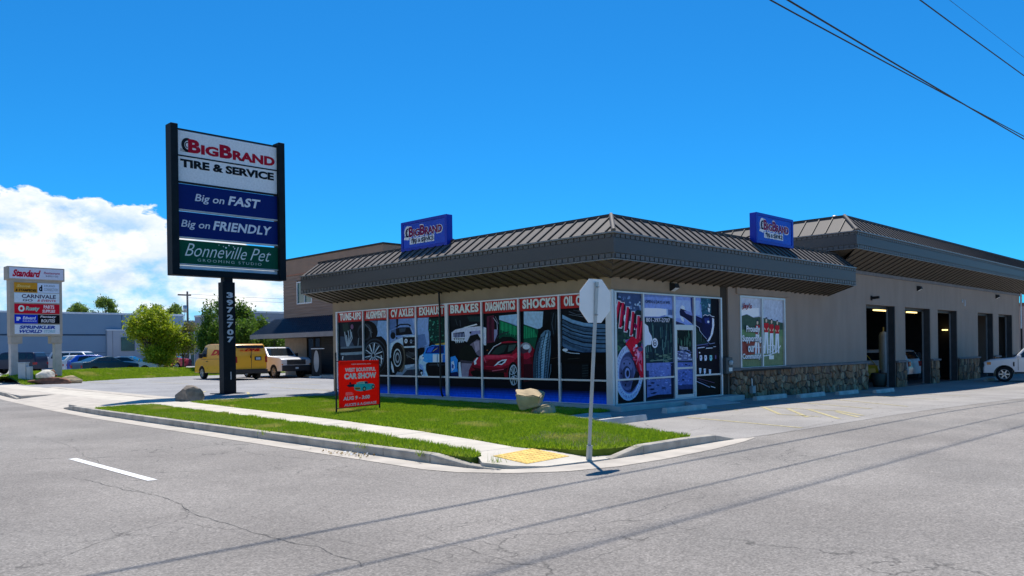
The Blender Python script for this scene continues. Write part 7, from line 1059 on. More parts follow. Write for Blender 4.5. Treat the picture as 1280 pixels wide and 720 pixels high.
r = tp(50.5, 99, 62, 79, (14, 16, 22)); tt('Fantasy', r, .1, .85, .08, .4, (220, 220, 226), bold=.03, shear=.2); tt('ROUTES', r, .14, .78, .5, .86, (226, 226, 230), bold=.03, shear=.15)
r = tp(0, 99, 81, 99, (222, 232, 242)); tt('SPRINKLER', r, .1, .9, .1, .46, (24, 64, 160), bold=.05, shear=.2); tt('WORLD', r, .1, .6, .54, .9, (28, 70, 166), bold=.05, shear=.3); tt('STORES', r, .64, .9, .56, .86, (130, 190, 206), bold=.02, shear=.2)
# ------------------------------------------------------------------ overhead wires (poles stand far outside the frame)
for (yw, x0, z0, sl_, r_, lb) in [(-5.45, -1.4, 9.07, .0335, .017, 'lower cable of the crossing pair high over the side street'), (-3.45, 3.5, 11.16, .0167, .026, 'thicker upper cable of the crossing pair high over the side street'), (-5.7, 7.06, 11.47, .038, .019, 'single dark power line nearer the upper right corner of the sky'), (-5.2, 11.3, 12.9, .043, .007, 'thinnest, highest power line in the upper right corner of the sky')]:
    mb = MB(); pts = [(x, yw, z0 + sl_ * (x - x0) + .0004 * (x - x0) ** 2 * (1 if x < x0 else .3)) for x in range(-60, 121, 10)]; mb.tube(pts, r_, M_blackm, 6); tag(mb.build('power_line'), lb, 'cable', 'overhead cables')
# ------------------------------------------------------------------ rocks
def rock(name, label, loc, size, seed, m, rz_=0, flat=.0, cut=4, cat='rock', tilt=(0, 0), group=None):
    r = random.Random(seed); bm = bmesh.new(); bmesh.ops.create_icosphere(bm, subdivisions=4, radius=1)
    planes = [(Vector((r.uniform(-1, 1), r.uniform(-1, 1), r.uniform(-.7, 1))).normalized(), r.uniform(.62, .85)) for _ in range(cut)]
    from mathutils import noise
    for v in bm.verts:
        for n, d in planes:
            k = v.co.dot(n)
            if k > d: v.co -= n * (k - d)
        v.co *= 1 + .10 * noise.noise(v.co * 1.7 + Vector((seed, 0, 0))) + .035 * noise.noise(v.co * 6)
        if v.co.z < -.55: v.co.z = -.55
        v.co = Vector((v.co.x * size[0], v.co.y * size[1], (v.co.z + .5) * size[2]))
    me = bpy.data.meshes.new(name); bm.to_mesh(me); bm.free(); me.materials.append(m)
    for p in me.polygons: p.use_smooth = True
    try: me.set_sharp_from_angle(angle=math.radians(28))
    except Exception: pass
    o = bpy.data.objects.new(name, me); COL.objects.link(o); o.location = loc; o.rotation_euler = (tilt[0], tilt[1], rz_); return tag(o, label, cat, group)
def block_rock(name, label, loc, corners, seed, m, cat='rock'):
    from mathutils import noise
    R_3 = Vector((.7117, -.7025, 0)); F_3 = Vector((.7025, .7117, 0)); bm = bmesh.new(); vs = [bm.verts.new(R_3 * a + F_3 * b + Vector((0, 0, c))) for a, b, c in corners]
    for f in [(0, 3, 2, 1), (4, 5, 6, 7), (0, 1, 5, 4), (1, 2, 6, 5), (2, 3, 7, 6), (3, 0, 4, 7)]: bm.faces.new([vs[i] for i in f])
    bmesh.ops.bevel(bm, geom=list(bm.edges), offset=.028, segments=2, affect='EDGES'); bmesh.ops.triangulate(bm, faces=bm.faces); bmesh.ops.subdivide_edges(bm, edges=bm.edges, cuts=3, use_grid_fill=True)
    for v in bm.verts:
        v.co += Vector(v.co).normalized() * (.10 * noise.noise(v.co * 3.1 + Vector((seed, 0, 0))) + .035 * noise.noise(v.co * 11))
    me = bpy.data.meshes.new(name); bm.to_mesh(me); bm.free(); me.materials.append(m)
    for p in me.polygons: p.use_smooth = True
    try: me.set_sharp_from_angle(angle=math.radians(24))
    except Exception: pass
    o = bpy.data.objects.new(name, me); COL.objects.link(o); o.location = loc; return tag(o, label, cat)
M_rtan = mat('tan_sandstone', (.50, .385, .235), .9, var=.22, vscale=3.5, bump=1.0, bscale=9, detail=9, spec=.2)
M_rgrey = mat('speckled_brown_rock', (.23, .195, .16), .9, var=.3, vscale=6, bump=.9, bscale=12, detail=9, spec=.2)
M_rred = mat('rust_brown_rock', (.22, .10, .06), .9, var=.3, vscale=5, bump=.9, bscale=12)
rock('rock', 'rounded speckled brown rock on the edge of the car park beside the tall pole sign', (-6.3, 12.75, .12), (.47, .33, .36), 4, M_rgrey, -.8, cut=3)
block_rock('rock', 'big angular tan boulder propped on a smaller stone in front of the shop windows', (-2.92, .32, .17), [(-.22, -.12, .0), (.20, -.22, .10), (.34, .22, .16), (-.18, .28, .05), (-.40, -.16, .46), (.24, -.30, .34), (.40, .26, .46), (-.34, .34, .52)], 3, M_rtan)
block_rock('rock', 'smaller pale tan stone under the big angular boulder on the lawn', (-2.75, .06, .06), [(-.30, -.18, .0), (.28, -.2, .0), (.32, .2, .0), (-.26, .2, .0), (-.26, -.12, .14), (.24, -.14, .25), (.26, .16, .27), (-.2, .16, .16)], 9, M_rtan)
rock('rock', 'small pale block of stone topmost of the pile by the utility posts', (-4.55, 36.2, .50), (.55, .4, .30), 8, mat('pale_limestone', (.62, .58, .48), .9, bump=.6, bscale=10), -.8, cut=6)
rock('rock', 'long flat brown slab of rock at the bottom of the pile by the utility posts', (-4.4, 36.0, .10), (1.15, .5, .30), 13, M_rred, -.75, cut=5)
rock('rock', 'low tan rock at the right end of the pile by the utility posts', (-3.3, 35.9, .14), (.6, .45, .3), 15, M_rtan, -.75, cut=5)
hy = thing('fire_hydrant', 'small rust red hydrant standing behind the rock pile', 'hydrant', (-3.95, 36.9, .25))
mb = MB(); mb.lathe([(.16, 0), (.16, .06), (.11, .08), (.11, .45), (.14, .47), (.14, .52), (.10, .60), (.04, .68), (0, .69)], M_rred, 12); mb.build('barrel', hy)
mb = MB(); mb.lathe([(0, -.2), (.06, -.2), (.06, .2), (0, .2)], M_rred, 10, 'x', (0, 0, .36)); mb.build('nozzle', hy)
up_ = thing('utility_box', 'pair of pale grey utility boxes beside the pavement under the tenant sign', 'utility box', (-5.0, 38.3, .15), -.75)
M_ubox = mat('pale_utility_paint', (.55, .57, .56), .6, var=.06)
bevel(MB().box(-.30, .12, -.2, .2, 0, 1.16, M_ubox).build('box', up_), .03); bevel(MB().box(.13, .36, -.15, .15, 0, .98, M_ubox).build('box', up_), .03); bevel(MB().box(-.33, .15, -.23, .23, 1.161, 1.22, M_ubox).build('lid', up_), .02)
# ------------------------------------------------------------------ vehicles
M_tyre = mat('tyre_rubber', (.02, .02, .021), .85, var=.15, spec=.2); M_rim = mat('alloy_rim', (.5, .5, .5), .3, metal=.7, var=.05)
M_glass = mat('car_window_glass', (.018, .024, .028), .06, var=.05, spec=.8); M_bumper = mat('black_bumper_plastic', (.018, .018, .02), .6, var=.1)
M_tail = mat('red_lamp_lens', (.35, .01, .015), .15, var=.1); M_head = mat('headlamp_lens', (.62, .64, .66), .1, var=.08, metal=.2); M_amb = mat('amber_lamp_lens', (.7, .22, .02), .2)
def paint(n, c): return mat(n, c, .32, var=.03, spec=.4, coat=.6 if sum(c) > .4 else .15)
_WH = {}
def wheel_meshes(r, w, hub=None):
    k = (r, w)
    if k not in _WH:
        a = MB(); a.lathe([(r * .66, -w / 2), (r * .94, -w / 2), (r, -w * .32), (r, w * .32), (r * .94, w / 2), (r * .66, w / 2), (r * .62, w * .2), (r * .62, -w * .2), (r * .66, -w / 2)], M_tyre, 24, 'y')
        b = MB(); b.lathe([(r * .67, w * .42), (r * .62, w * .44), (r * .60, w * .2), (r * .2, w * .12), (0, w * .12)], M_jamb, 24, 'y'); b.lathe([(r * .67, w * .42), (r * .66, w * .48), (r * .60, w * .46), (r * .58, w * .3)], M_rim, 24, 'y')
        for i in range(6):
            t = i * math.pi / 3; d = Vector((math.cos(t), 0, math.sin(t))); n = Vector((-math.sin(t), 0, math.cos(t))); o = Vector((0, w * .30, 0))
            A = [o + d * r * .1 + n * r * .09, o + d * r * .62 + n * r * .07, o + d * r * .62 - n * r * .07, o + d * r * .1 - n * r * .09]
            b.hull([p + Vector((0, -.02, 0)) for p in A], [p + Vector((0, w * .1, 0)) for p in A], M_rim)
        b.lathe([(r * .17, w * .3), (r * .15, w * .46), (0, w * .47)], M_rim, 12, 'y')
        _WH[k] = (a.mesh('tyre'), b.mesh('rim'))
    return _WH[k]
def wheel(par, x, side, r, w, yo):
    e = bpy.data.objects.new('wheel', None); COL.objects.link(e); e.parent = par; e.location = (x, side * (yo - w / 2), r); e.rotation_euler = (0, 0, 0 if side > 0 else math.pi)
    for n, me in zip(('tyre', 'rim'), wheel_meshes(r, w)):
        o = bpy.data.objects.new(n, me); COL.objects.link(o); o.parent = e
def arch(xc, r, zb, n=9):      # points of a wheel arch, front to rear or rear to front handled by caller (increasing x)
    z0 = .0; a0 = math.asin(min(1, max(-1, (zb - r * .86) / (r * 1.0)))); R = r * 1.14; zc = r
    s = math.asin(max(-1, min(1, (zb - zc) / R)))
    return [(xc + R * math.cos(t), zc + R * math.sin(t)) for t in [math.pi - s - (math.pi - 2 * s) * i / n for i in range(n + 1)]]
class Car:
    def __init__(c, name, label, cat, loc, rz_, L_, W, prof_top, belt, tum, wheels, wr, zb, col, ww=.22, group=None):
        c.t = thing(name, label, cat, loc, rz_, group); c.W = W; c.belt = belt; c.tum = tum; c.col = col; c.zb = zb
        bot = []
        for xw in sorted(wheels): bot += arch(xw, wr, zb)
        prof = [(prof_top[0][0], zb)] + bot + [(prof_top[-1][0], zb)]
        poly = prof + [p for p in prof_top[::-1]]
        ins = []
        for i in range(len(poly)):
            (xa, za), (xb, zb_) = poly[i], poly[(i + 1) % len(poly)]; ins.append((xa, za))
            if (za - belt) * (zb_ - belt) < -1e-9: tt_ = (belt - za) / (zb_ - za); ins.append((xa + (xb - xa) * tt_, belt))
        poly = ins; c.poly = poly; mb = MB(); n = len(poly)
        ya = lambda z: W / 2 - tum * max(0, z - belt)
        edge = .05
        def ring(sy, ins):
            cx = sum(p[0] for p in poly) / n; out = []
            for x, z in poly:
                zz = z if z <= zb + .001 else z - ins * .5 * (1 if z > belt else .3); xx = x - (ins if x > cx else -ins) * (1 if abs(x - cx) > L_ * .46 else .0)
                out.append((xx, sy * (ya(z) - (0 if ins else edge)), zz))
            return out
        for sy in (1, -1):
            lo = clip(poly, 0, 1, belt); hi = clip(poly, 0, -1, -belt)
            for q in (lo, hi):
                if len(q) < 3: continue
                pts = [(x, sy * ya(z), z) for x, z in q]; a = sum(q[i][0] * q[(i + 1) % len(q)][1] - q[(i + 1) % len(q)][0] * q[i][1] for i in range(len(q)))
                if (a > 0) == (sy > 0): pts = pts[::-1]
                mb.add(pts, [tuple(range(len(pts)))], col)
        L1 = [(x, ya(z), z) for x, z in poly]; R1 = [(x, -ya(z), z) for x, z in poly]; a = sum(poly[i][0] * poly[(i + 1) % n][1] - poly[(i + 1) % n][0] * poly[i][1] for i in range(n))
        for i in range(n):
            j = (i + 1) % n; zm = (poly[i][1] + poly[j][1]) / 2; under = i < len(prof) - 1
            f = [(0, 1, 2, 3)] if a > 0 else [(3, 2, 1, 0)]
            mb.add([L1[i], L1[j], R1[j], R1[i]], f, M_bumper if under else col)
        bm = bmesh.new(); me = mb.mesh('body'); bm.from_mesh(me); bmesh.ops.remove_doubles(bm, verts=bm.verts, dist=.0005); bmesh.ops.recalc_face_normals(bm, faces=bm.faces); bm.to_mesh(me); bm.free()
        o = bpy.data.objects.new('body', me); COL.objects.link(o); o.parent = c.t; bevel(o, .055, 3, 35); c.body = o
        for p in me.polygons: p.use_smooth = True
        try: me.set_sharp_from_angle(angle=math.radians(50))
        except Exception: pass
        for xw in wheels:
            for s in (1, -1): wheel(c.t, xw, s, wr, ww, W / 2 - .01)
    def side(c, pts, m, name='side_window', off=.008, sides=(1, -1)):
        for s in sides:
            mb = MB(); ya = lambda z: c.W / 2 - c.tum * max(0, z - c.belt) + off
            P = [(x, s * ya(z), z) for x, z in pts]; a = sum(pts[i][0] * pts[(i + 1) % len(pts)][1] - pts[(i + 1) % len(pts)][0] * pts[i][1] for i in range(len(pts)))
            if (a > 0) == (s > 0): P = P[::-1]
            Q = [(p[0], p[1] - s * .03, p[2]) for p in P]; mb.hull(Q, P, m); mb.build(name, c.t)
    def cross(c, p0, p1, m, name, y0=.93, y1=.93, off=.012, a=None, b=None):   # quad across the car between two profile points
        (x0, z0), (x1, z1) = p0, p1; n = Vector((-(z1 - z0), 0, (x1 - x0))).normalized()
        if n.x * (1 if (x0 + x1) / 2 > 0 else -1) < -.2 or (abs(n.x) < .2 and n.z < 0): n = -n
        ya = lambda z: c.W / 2 - c.tum * max(0, z - c.belt)
        w0, w1 = ya(z0) * y0, ya(z1) * y1
        P = [Vector((x0, -w0 if a is None else a, z0)), Vector((x0, w0 if b is None else b, z0)), Vector((x1, w1 if b is None else b, z1)), Vector((x1, -w1 if a is None else a, z1))]
        T_ = [p + n * off for p in P]; Bq = [p - n * .03 for p in P]
        if (T_[1] - T_[0]).cross(T_[2] - T_[0]).dot(n) < 0: T_, Bq = T_[::-1], Bq[::-1]
        mb = MB(); mb.hull(Bq, T_, m); return mb.build(name, c.t)
    def box(c, x0, x1, y0, y1, z0, z1, m, name, bv=.015): return bevel(MB().box(x0, x1, y0, y1, z0, z1, m).build(name, c.t), bv)
lerp = lambda p, q, t: (p[0] + (q[0] - p[0]) * t, p[1] + (q[1] - p[1]) * t)
# yellow courier van, rear towards the camera
vp = [(-2.80, .95), (-2.74, 1.62), (-2.62, 2.02), (-2.45, 2.10), (.6, 2.13), (1.15, 2.10), (1.42, 2.00), (2.02, 1.36), (2.56, 1.20), (2.78, 1.0), (2.84, .55)]
M_dhl = paint('yellow_van_paint', (.84, .40, .006))
v = Car('delivery_van', 'yellow courier van with red lettering, parked with its rear doors facing the street', 'van', (4.75, 33.2, .155), math.pi / 2, 5.7, 1.95, vp, 1.25, .09, [1.78, -1.72], .37, .36, M_dhl, .25)
v.side([(1.93, 1.36), (1.38, 1.94), (1.06, 1.94), (1.06, 1.34)], M_glass)
v.cross(lerp(vp[6], vp[7], .06), lerp(vp[6], vp[7], .95), M_glass, 'windscreen', .88, .9)
v.box(-2.92, -2.55, -.98, .98, .36, .62, M_bumper, 'rear_bumper', .04); v.box(2.6, 2.9, -.96, .96, .36, .62, M_bumper, 'front_bumper', .04)
for s in (-1, 1): v.cross((-2.795, 1.0), (-2.76, 1.36), M_tail, 'taillight', a=s * .93 - .06, b=s * .93 + .06, off=.03)
v.box(-2.815, -2.79, -.010, .010, .64, 1.9, M_bumper, 'door_gap', .002)
v.cross((-2.80, 1.12), (-2.785, 1.34), M_bumper, 'number_plate', a=-.62, b=-.22, off=.022)
v.cross((-2.80, 1.16), (-2.787, 1.30), pmat((170, 190, 196)), 'number_plate', a=-.56, b=-.28, off=.028)
v.box(-2.83, -2.79, .0, .06, 1.28, 1.42, M_bumper, 'door_handle', .01)
v.cross(lerp(vp[1], vp[2], .55), lerp(vp[1], vp[2], .98), M_bumper, 'rear_gutter', a=-.85, b=.85, off=.005)
mb = MB(); fv = lambda a, b, o=0.0: Vector((-2.80 + (b - .95) * .09 - .012 - o - .0, -a, b)); put_text(mb, 'DHL', fv, -.42, .62, 1.66, 1.82, pmat((190, 24, 20)), bold=.06, shear=.5, off=.012)
for k in range(3): mb.hull([fv(-.66, 1.67 + .03 * k, .0), fv(-.46, 1.67 + .03 * k, 0), fv(-.46, 1.685 + .03 * k, 0), fv(-.66, 1.685 + .03 * k, 0)], [fv(-.66, 1.67 + .03 * k, .012), fv(-.46, 1.67 + .03 * k, .012), fv(-.46, 1.685 + .03 * k, .012), fv(-.66, 1.685 + .03 * k, .012)], pmat((190, 24, 20)))
mb.build('lettering', v.t)
mb = MB(); fv2 = lambda a, b, o=0.0: Vector((-a, .975 - .09 * max(0, b - 1.25) + .006 + o, b)); put_text(mb, 'DHL', fv2, -.5, 1.9, 1.44, 1.78, pmat((190, 24, 20)), bold=.06, shear=.5, off=.004)
mb.build('lettering', v.t)
v.side([(-.1, .64), (-.08, .64), (-.08, 1.98), (-.1, 1.98)], M_bumper, 'door_gap', .004); v.side([(.98, .62), (1.0, .62), (1.0, 1.92), (.98, 1.92)], M_bumper, 'door_gap', .004); v.side([(-1.3, 1.22), (1.9, 1.20), (1.9, 1.225), (-1.3, 1.245)], M_bumper, 'rub_strip', .004)
v.box(.92, 1.08, .985, 1.01, 1.05, 1.1, M_bumper, 'door_handle', .01)
for s in (-1, 1): v.box(1.55, 1.68, s * 1.0 if s > 0 else -1.22, 1.22 if s > 0 else -1.0, 1.28, 1.56, M_bumper, 'mirror', .03)
for s in (-1, 1): v.box(2.66, 2.84, s * .72 - .16, s * .72 + .16, .78, .98, M_head, 'headlight', .02)
# white pickup, nose towards the street
pp = [(-2.85, 1.12), (-2.84, 1.20), (-.75, 1.24), (-.72, 1.30), (-.55, 1.84), (-.40, 1.90), (.35, 1.91), (.55, 1.86), (1.12, 1.33), (2.55, 1.24), (2.80, 1.14), (2.86, .62)]
M_wht = paint('white_car_paint', (.74, .74, .74))
p = Car('pickup_truck', 'white pickup truck with black grille and bumper parked beside the yellow van', 'pickup truck', (7.72, 33.35, .155), -math.pi / 2, 5.7, 1.98, pp, 1.26, .20, [1.85, -1.75], .39, .42, M_wht, .26)
p.side([(-.62, 1.32), (.98, 1.34), (.50, 1.80), (-.48, 1.80)], M_glass); p.cross(lerp(pp[8], pp[7], .06), lerp(pp[8], pp[7], .95), M_glass, 'windscreen', .9, .9)
M_chr = mat('dark_chrome', (.12, .125, .13), .3, metal=.6)
p.box(2.70, 2.93, -.97, .97, .42, .78, M_bumper, 'front_bumper', .05); p.box(2.74, 2.90, -.62, .62, .82, 1.13, M_bumper, 'grille', .02)
for k in range(3): p.box(2.89, 2.92, -.6, .6, .87 + .09 * k, .90 + .09 * k, M_chr, 'grille_bar', .004)
for s in (-1, 1): p.box(2.66, 2.88, s * .80 - .17, s * .80 + .17, .86, 1.12, M_head, 'headlight', .03); p.box(2.6, 2.86, s * .93 - .05, s * .93 + .05, .80, .86, M_amb, 'indicator', .01); p.box(.85, 1.0, s * 1.0 if s > 0 else -1.2, 1.2 if s > 0 else -1.0, 1.30, 1.52, M_bumper, 'mirror', .03)
p.box(2.92, 2.94, -.10, .10, .56, .66, pmat((190, 200, 205)), 'number_plate', .004); p.side([(.9, .66), (.92, .66), (.92, 1.28), (.9, 1.28)], M_bumper, 'door_gap', .004)
# white off-road car entering at the right
sp = [(-2.4, .9), (-2.36, 1.5), (-2.25, 1.82), (-2.1, 1.88), (.2, 1.90), (.45, 1.84), (1.02, 1.22), (2.05, 1.12), (2.28, 1.0), (2.36, .70), (2.36, .5)]
s_ = Car('offroad_car', 'white off-road car with silver rims at the right edge, nose towards the garage doors', 'car', (30.0, -3.5, G(30) + .01), math.radians(104), 4.7, 1.95, sp, 1.15, .22, [1.45, -1.42], .38, .42, M_wht, .26)
s_.side([(-.9, 1.2), (.88, 1.22), (.36, 1.78), (-.85, 1.80)], M_glass); s_.cross(lerp(sp[6], sp[5], .06), lerp(sp[6], sp[5], .95), M_glass, 'windscreen', .9, .9)
s_.side([(.84, .58), (.86, .58), (.86, 1.14), (.84, 1.14)], M_bumper, 'door_gap', .004); s_.side([(1.00, .78), (1.07, .78), (1.07, 1.0), (1.0, 1.0)], M_bumper, 'wing_vent', .01); s_.side([(-1.0, .42), (1.0, .42), (1.0, .50), (-1.0, .50)], M_bumper, 'sill_strip', .012)
for s in (-1, 1): s_.box(2.12, 2.34, s * .76 - .16, s * .76 + .19, .86, 1.0, M_head, 'headlight', .03); s_.box(2.02, 2.2, s * .965 - .02, s * .965 + .02, .86, 1.0, M_amb, 'indicator', .01)
s_.box(2.24, 2.40, -.9, .9, .40, .60, M_bumper, 'front_bumper', .04); s_.box(2.3, 2.39, -.5, .5, .72, .96, M_bumper, 'grille', .02)
for s in (-1, 1): s_.box(.72, .86, s * .98 if s > 0 else -1.16, 1.16 if s > 0 else -.98, 1.16, 1.34, M_wht, 'mirror', .03)
# parked cars behind the grass bank ----------------------------------
FW = math.radians(45.4)
def parked(name, label, cat, X, Y, face_right, kind, col, z=.16, ang=0.0, scale=1.0):
    if kind == 'suv': pr, belt, tum, wh, r, zb, W = [(-2.4, 1.0), (-2.36, 1.5), (-2.2, 1.84), (-2.05, 1.90), (.3, 1.92), (.6, 1.85), (1.2, 1.25), (2.2, 1.12), (2.42, .95), (2.45, .5)], 1.2, .2, [1.5, -1.45], .38, .45, 1.95
    elif kind == 'hatch': pr, belt, tum, wh, r, zb, W = [(-2.0, .85), (-1.95, 1.15), (-1.55, 1.52), (-1.2, 1.58), (.0, 1.58), (.3, 1.5), (1.05, 1.05), (1.8, .92), (2.0, .75), (2.05, .4)], 1.0, .3, [1.25, -1.25], .32, .3, 1.78
    else: pr, belt, tum, wh, r, zb, W = [(-2.3, .78), (-2.25, 1.02), (-1.7, 1.08), (-1.0, 1.38), (-.4, 1.44), (.1, 1.42), (.95, 1.0), (2.0, .86), (2.3, .7), (2.35, .38)], .98, .35, [1.4, -1.38], .33, .28, 1.82
    h = FW - math.pi / 2 if face_right else FW + math.pi / 2
    c = Car(name, label, cat, (X, Y, z), h + ang, 4.6, W, [(a * scale, b) for a, b in pr], belt, tum, [a * scale for a in wh], r, zb, col)
    pr = [(a * scale, b) for a, b in pr]
    if kind == 'suv':
        c.side([(-.5, 1.28), (1.05, 1.28), (.55, 1.78), (-.5, 1.80)], M_glass); c.side([(-1.55, 1.28), (-.6, 1.28), (-.6, 1.80), (-1.5, 1.80)], M_glass); c.side([(-2.2, 1.32), (-1.68, 1.30), (-1.66, 1.78), (-2.08, 1.76)], M_glass); c.cross(lerp(pr[6], pr[5], .06), lerp(pr[6], pr[5], .95), M_glass, 'windscreen', .9, .9); c.cross(lerp(pr[1], pr[2], .1), lerp(pr[1], pr[2], .9), M_glass, 'rear_window', .85, .85)
    elif kind == 'hatch':
        c.side([(-1.5, 1.1), (.7, 1.08), (.2, 1.44), (-.9, 1.50), (-1.35, 1.42)], M_glass); c.cross(lerp(pr[6], pr[5], .1), lerp(pr[6], pr[5], .95), M_glass, 'windscreen', .9, .9); c.cross(lerp(pr[1], pr[2], .1), lerp(pr[1], pr[2], .9), M_glass, 'rear_window', .85, .85)
    else:
        c.side([(-1.35, 1.1), (.68, 1.04), (.05, 1.34), (-.5, 1.36), (-.95, 1.30)], M_glass); c.cross(lerp(pr[6], pr[5], .1), lerp(pr[6], pr[5], .95), M_glass, 'windscreen', .9, .9); c.cross(lerp(pr[2], pr[3], .1), lerp(pr[2], pr[3], .95), M_glass, 'rear_window', .85, .85)
    xr = pr[0][0]; xf = pr[-1][0]; zt = pr[0][1]
    for s in (-1, 1):
        c.box(xr - .02, xr + .25, s * (W / 2 - .14) - .12, s * (W / 2 - .12) + .135, zt - .18, zt + .02, M_tail, 'taillight', .02)
        c.box(xf - .3, xf - .02, s * (W / 2 - .22) - .16, s * (W / 2 - .2) + .17, .62, .78, M_head, 'headlight', .03)
    return c
parked('suv', 'dark blue off-road car behind the left leg of the tenant sign', 'car', 0.92, 66.67, False, 'suv', paint('midnight_blue_paint', (.012, .02, .05)), ang=0, scale=1)
parked('suv', 'tall white off-road car with dark windows parked along the blue hall', 'car', 6.01, 65.87, True, 'suv', paint('bright_white_paint', (.82, .82, .82)), ang=0, scale=1.02)
parked('hatchback', 'small pale hatchback tail showing between the blue hatchback and the white off-road car', 'car', 5.02, 61.22, True, 'hatch', paint('pale_silver_paint', (.7, .72, .7)), ang=0.8, scale=1)
parked('hatchback', 'bright blue hatchback seen half from behind, in front of the white off-road car', 'car', 4.49, 56.82, True, 'hatch', paint('bright_blue_paint', (.01, .10, .60)), ang=0.65, scale=1)
parked('coupe', 'dark teal fastback coupe between the blue hatchback and the silver coupe', 'car', 4.07, 53.03, True, 'coupe', paint('dark_teal_paint', (.012, .07, .12)), ang=0.95, scale=1)
parked('coupe', 'silver coupe parked behind the grass bank left of the green tree', 'car', 6.13, 53.80, True, 'coupe', paint('silver_paint', (.68, .70, .72)), ang=0.1, scale=1)
parked('saloon_car', 'red saloon car parked before the glass entrance of the grey hall', 'car', 16.6, 73.0, False, 'coupe', paint('coral_red_paint', (.55, .04, .05)), scale=.95)
parked('hatchback', 'dark car standing behind the red saloon car', 'car', 17.0, 74.8, True, 'hatch', paint('dark_blue_car_paint', (.03, .05, .13)), ang=-.3)
# white lorry nose left of the white off-road car
lc = thing('truck_cab', 'front of a white truck with a dark bumper between the tenant sign legs', 'truck', (4.04, 70.62, .15), FW + math.pi / 2)
bevel(MB().box(-1.6, 0, -1, 1, .6, 1.45, M_wht).build('body', lc), .1); bevel(MB().box(0.02, .4, -.95, .95, .6, 1.2, M_wht).build('bonnet', lc), .1); bevel(MB().box(.3, .62, -1.0, 1.0, .35, .66, M_bumper).build('bumper', lc), .05)
MB().box(-.3, .01, -.9, .9, 1.2, 1.42, M_glass).build('windscreen', lc)
# ------------------------------------------------------------------ neighbouring brown building with awning
M_bst = mat('brown_stucco', (.33, .215, .15), .9, var=.07, vscale=1.5, bump=.2); M_plank = mat('brown_cladding_board', (.31, .215, .16), .75, var=.22, vscale=2.0, spec=.2, streak=(1, .25, 9)); M_org = mat('copper_trim', (.36, .13, .06), .5)
bb = thing('brown_building', 'two storey brown building with horizontal cladding and a dark blue awning behind the shop', 'building', (10.5, 25.2, .15))
O = (10.5, 25.2, .15)
def bx(x0, x1, y0, y1, z0, z1, m, name, par=bb): return MB().box(x0 - O[0], x1 - O[0], y0 - O[1], y1 - O[1], z0 - O[2], z1 - O[2], m).build(name, par)
bx(10.62, 34, 25.32, 37.0, .1, 8.0, M_bst, 'core'); bx(10.5, 34.05, 25.2, 37.05, 7.05, 8.02, M_bst, 'parapet'); bx(10.47, 34.1, 25.17, 37.08, 8.021, 8.14, M_pil, 'coping'); bx(10.48, 34, 25.18, 37.07, 6.96, 7.045, M_org, 'trim_line')
for k in range(15):      # cladding courses: long face and side face
    z = 4.08 + .192 * k
    for (y0, y1) in ((33.2, 37.05),) if 4.95 < z + .1 < 6.50 else ((25.2, 37.05),):
        if (y0, y1) == (33.2, 37.05): segs = ((25.2, 33.28), (35.22, 37.05))
        else: segs = ((y0, y1),)
        for a, b in segs:
            mb = MB(); mb.hull([(10.50 - O[0], a - O[1], z - O[2]), (10.62 - O[0], a - O[1], z - O[2]), (10.62 - O[0], a - O[1], z + .186 - O[2]), (10.525 - O[0], a - O[1], z + .186 - O[2])], [(10.50 - O[0], b - O[1], z - O[2]), (10.62 - O[0], b - O[1], z - O[2]), (10.62 - O[0], b - O[1], z + .186 - O[2]), (10.525 - O[0], b - O[1], z + .186 - O[2])], M_plank)
            mb.f = [f[::-1] for f in mb.f]; mb.build('cladding_board', bb)
    mb = MB(); mb.box(.0, 23.4, -.02, .11, z - O[2], z + .186 - O[2], M_plank); mb.build('cladding_board', bb)
M_teal = mat('teal_window_glass', (.02, .10, .085), .08, var=.3, vscale=1.2, spec=.8)
w = bx(10.56, 10.60, 33.34, 35.16, 5.02, 6.42, M_teal, 'window')
for y0, y1, z0, z1 in ((33.28, 33.36, 4.96, 6.48), (35.14, 35.22, 4.96, 6.48), (33.36, 35.14, 6.40, 6.48), (33.36, 35.14, 4.96, 5.04), (34.2, 34.26, 5.04, 6.4)): bx(10.49, 10.61, y0, y1, z0, z1, M_alu, 'window_frame')
# ground floor
bx(10.55, 10.61, 33.9, 37.0, .15, 4.05, mat('tan_wall', (.36, .27, .20), .85), 'wall'); bx(10.50, 10.60, 26, 32.2, .15, 4.0, mat('charcoal_boards', (.035, .035, .036), .7, var=.3, streak=(1, .2, 8)), 'wall')
for k in range(16): bx(10.47, 10.499, 26, 32.2, .2 + .235 * k, .2 + .235 * k + .22, mat('charcoal_boards', (.035, .035, .036)), 'cladding_board')
bx(10.50, 10.56, 32.25, 33.85, .9, 3.0, M_glass, 'window')
for y in (32.2, 33.0, 33.86): bx(10.44, 10.57, y, y + .07, .85, 3.05, M_pil, 'window_frame')
bx(9.5, 10.4, 32.6, 33.3, .15, 1.0, M_blackm, 'planter')
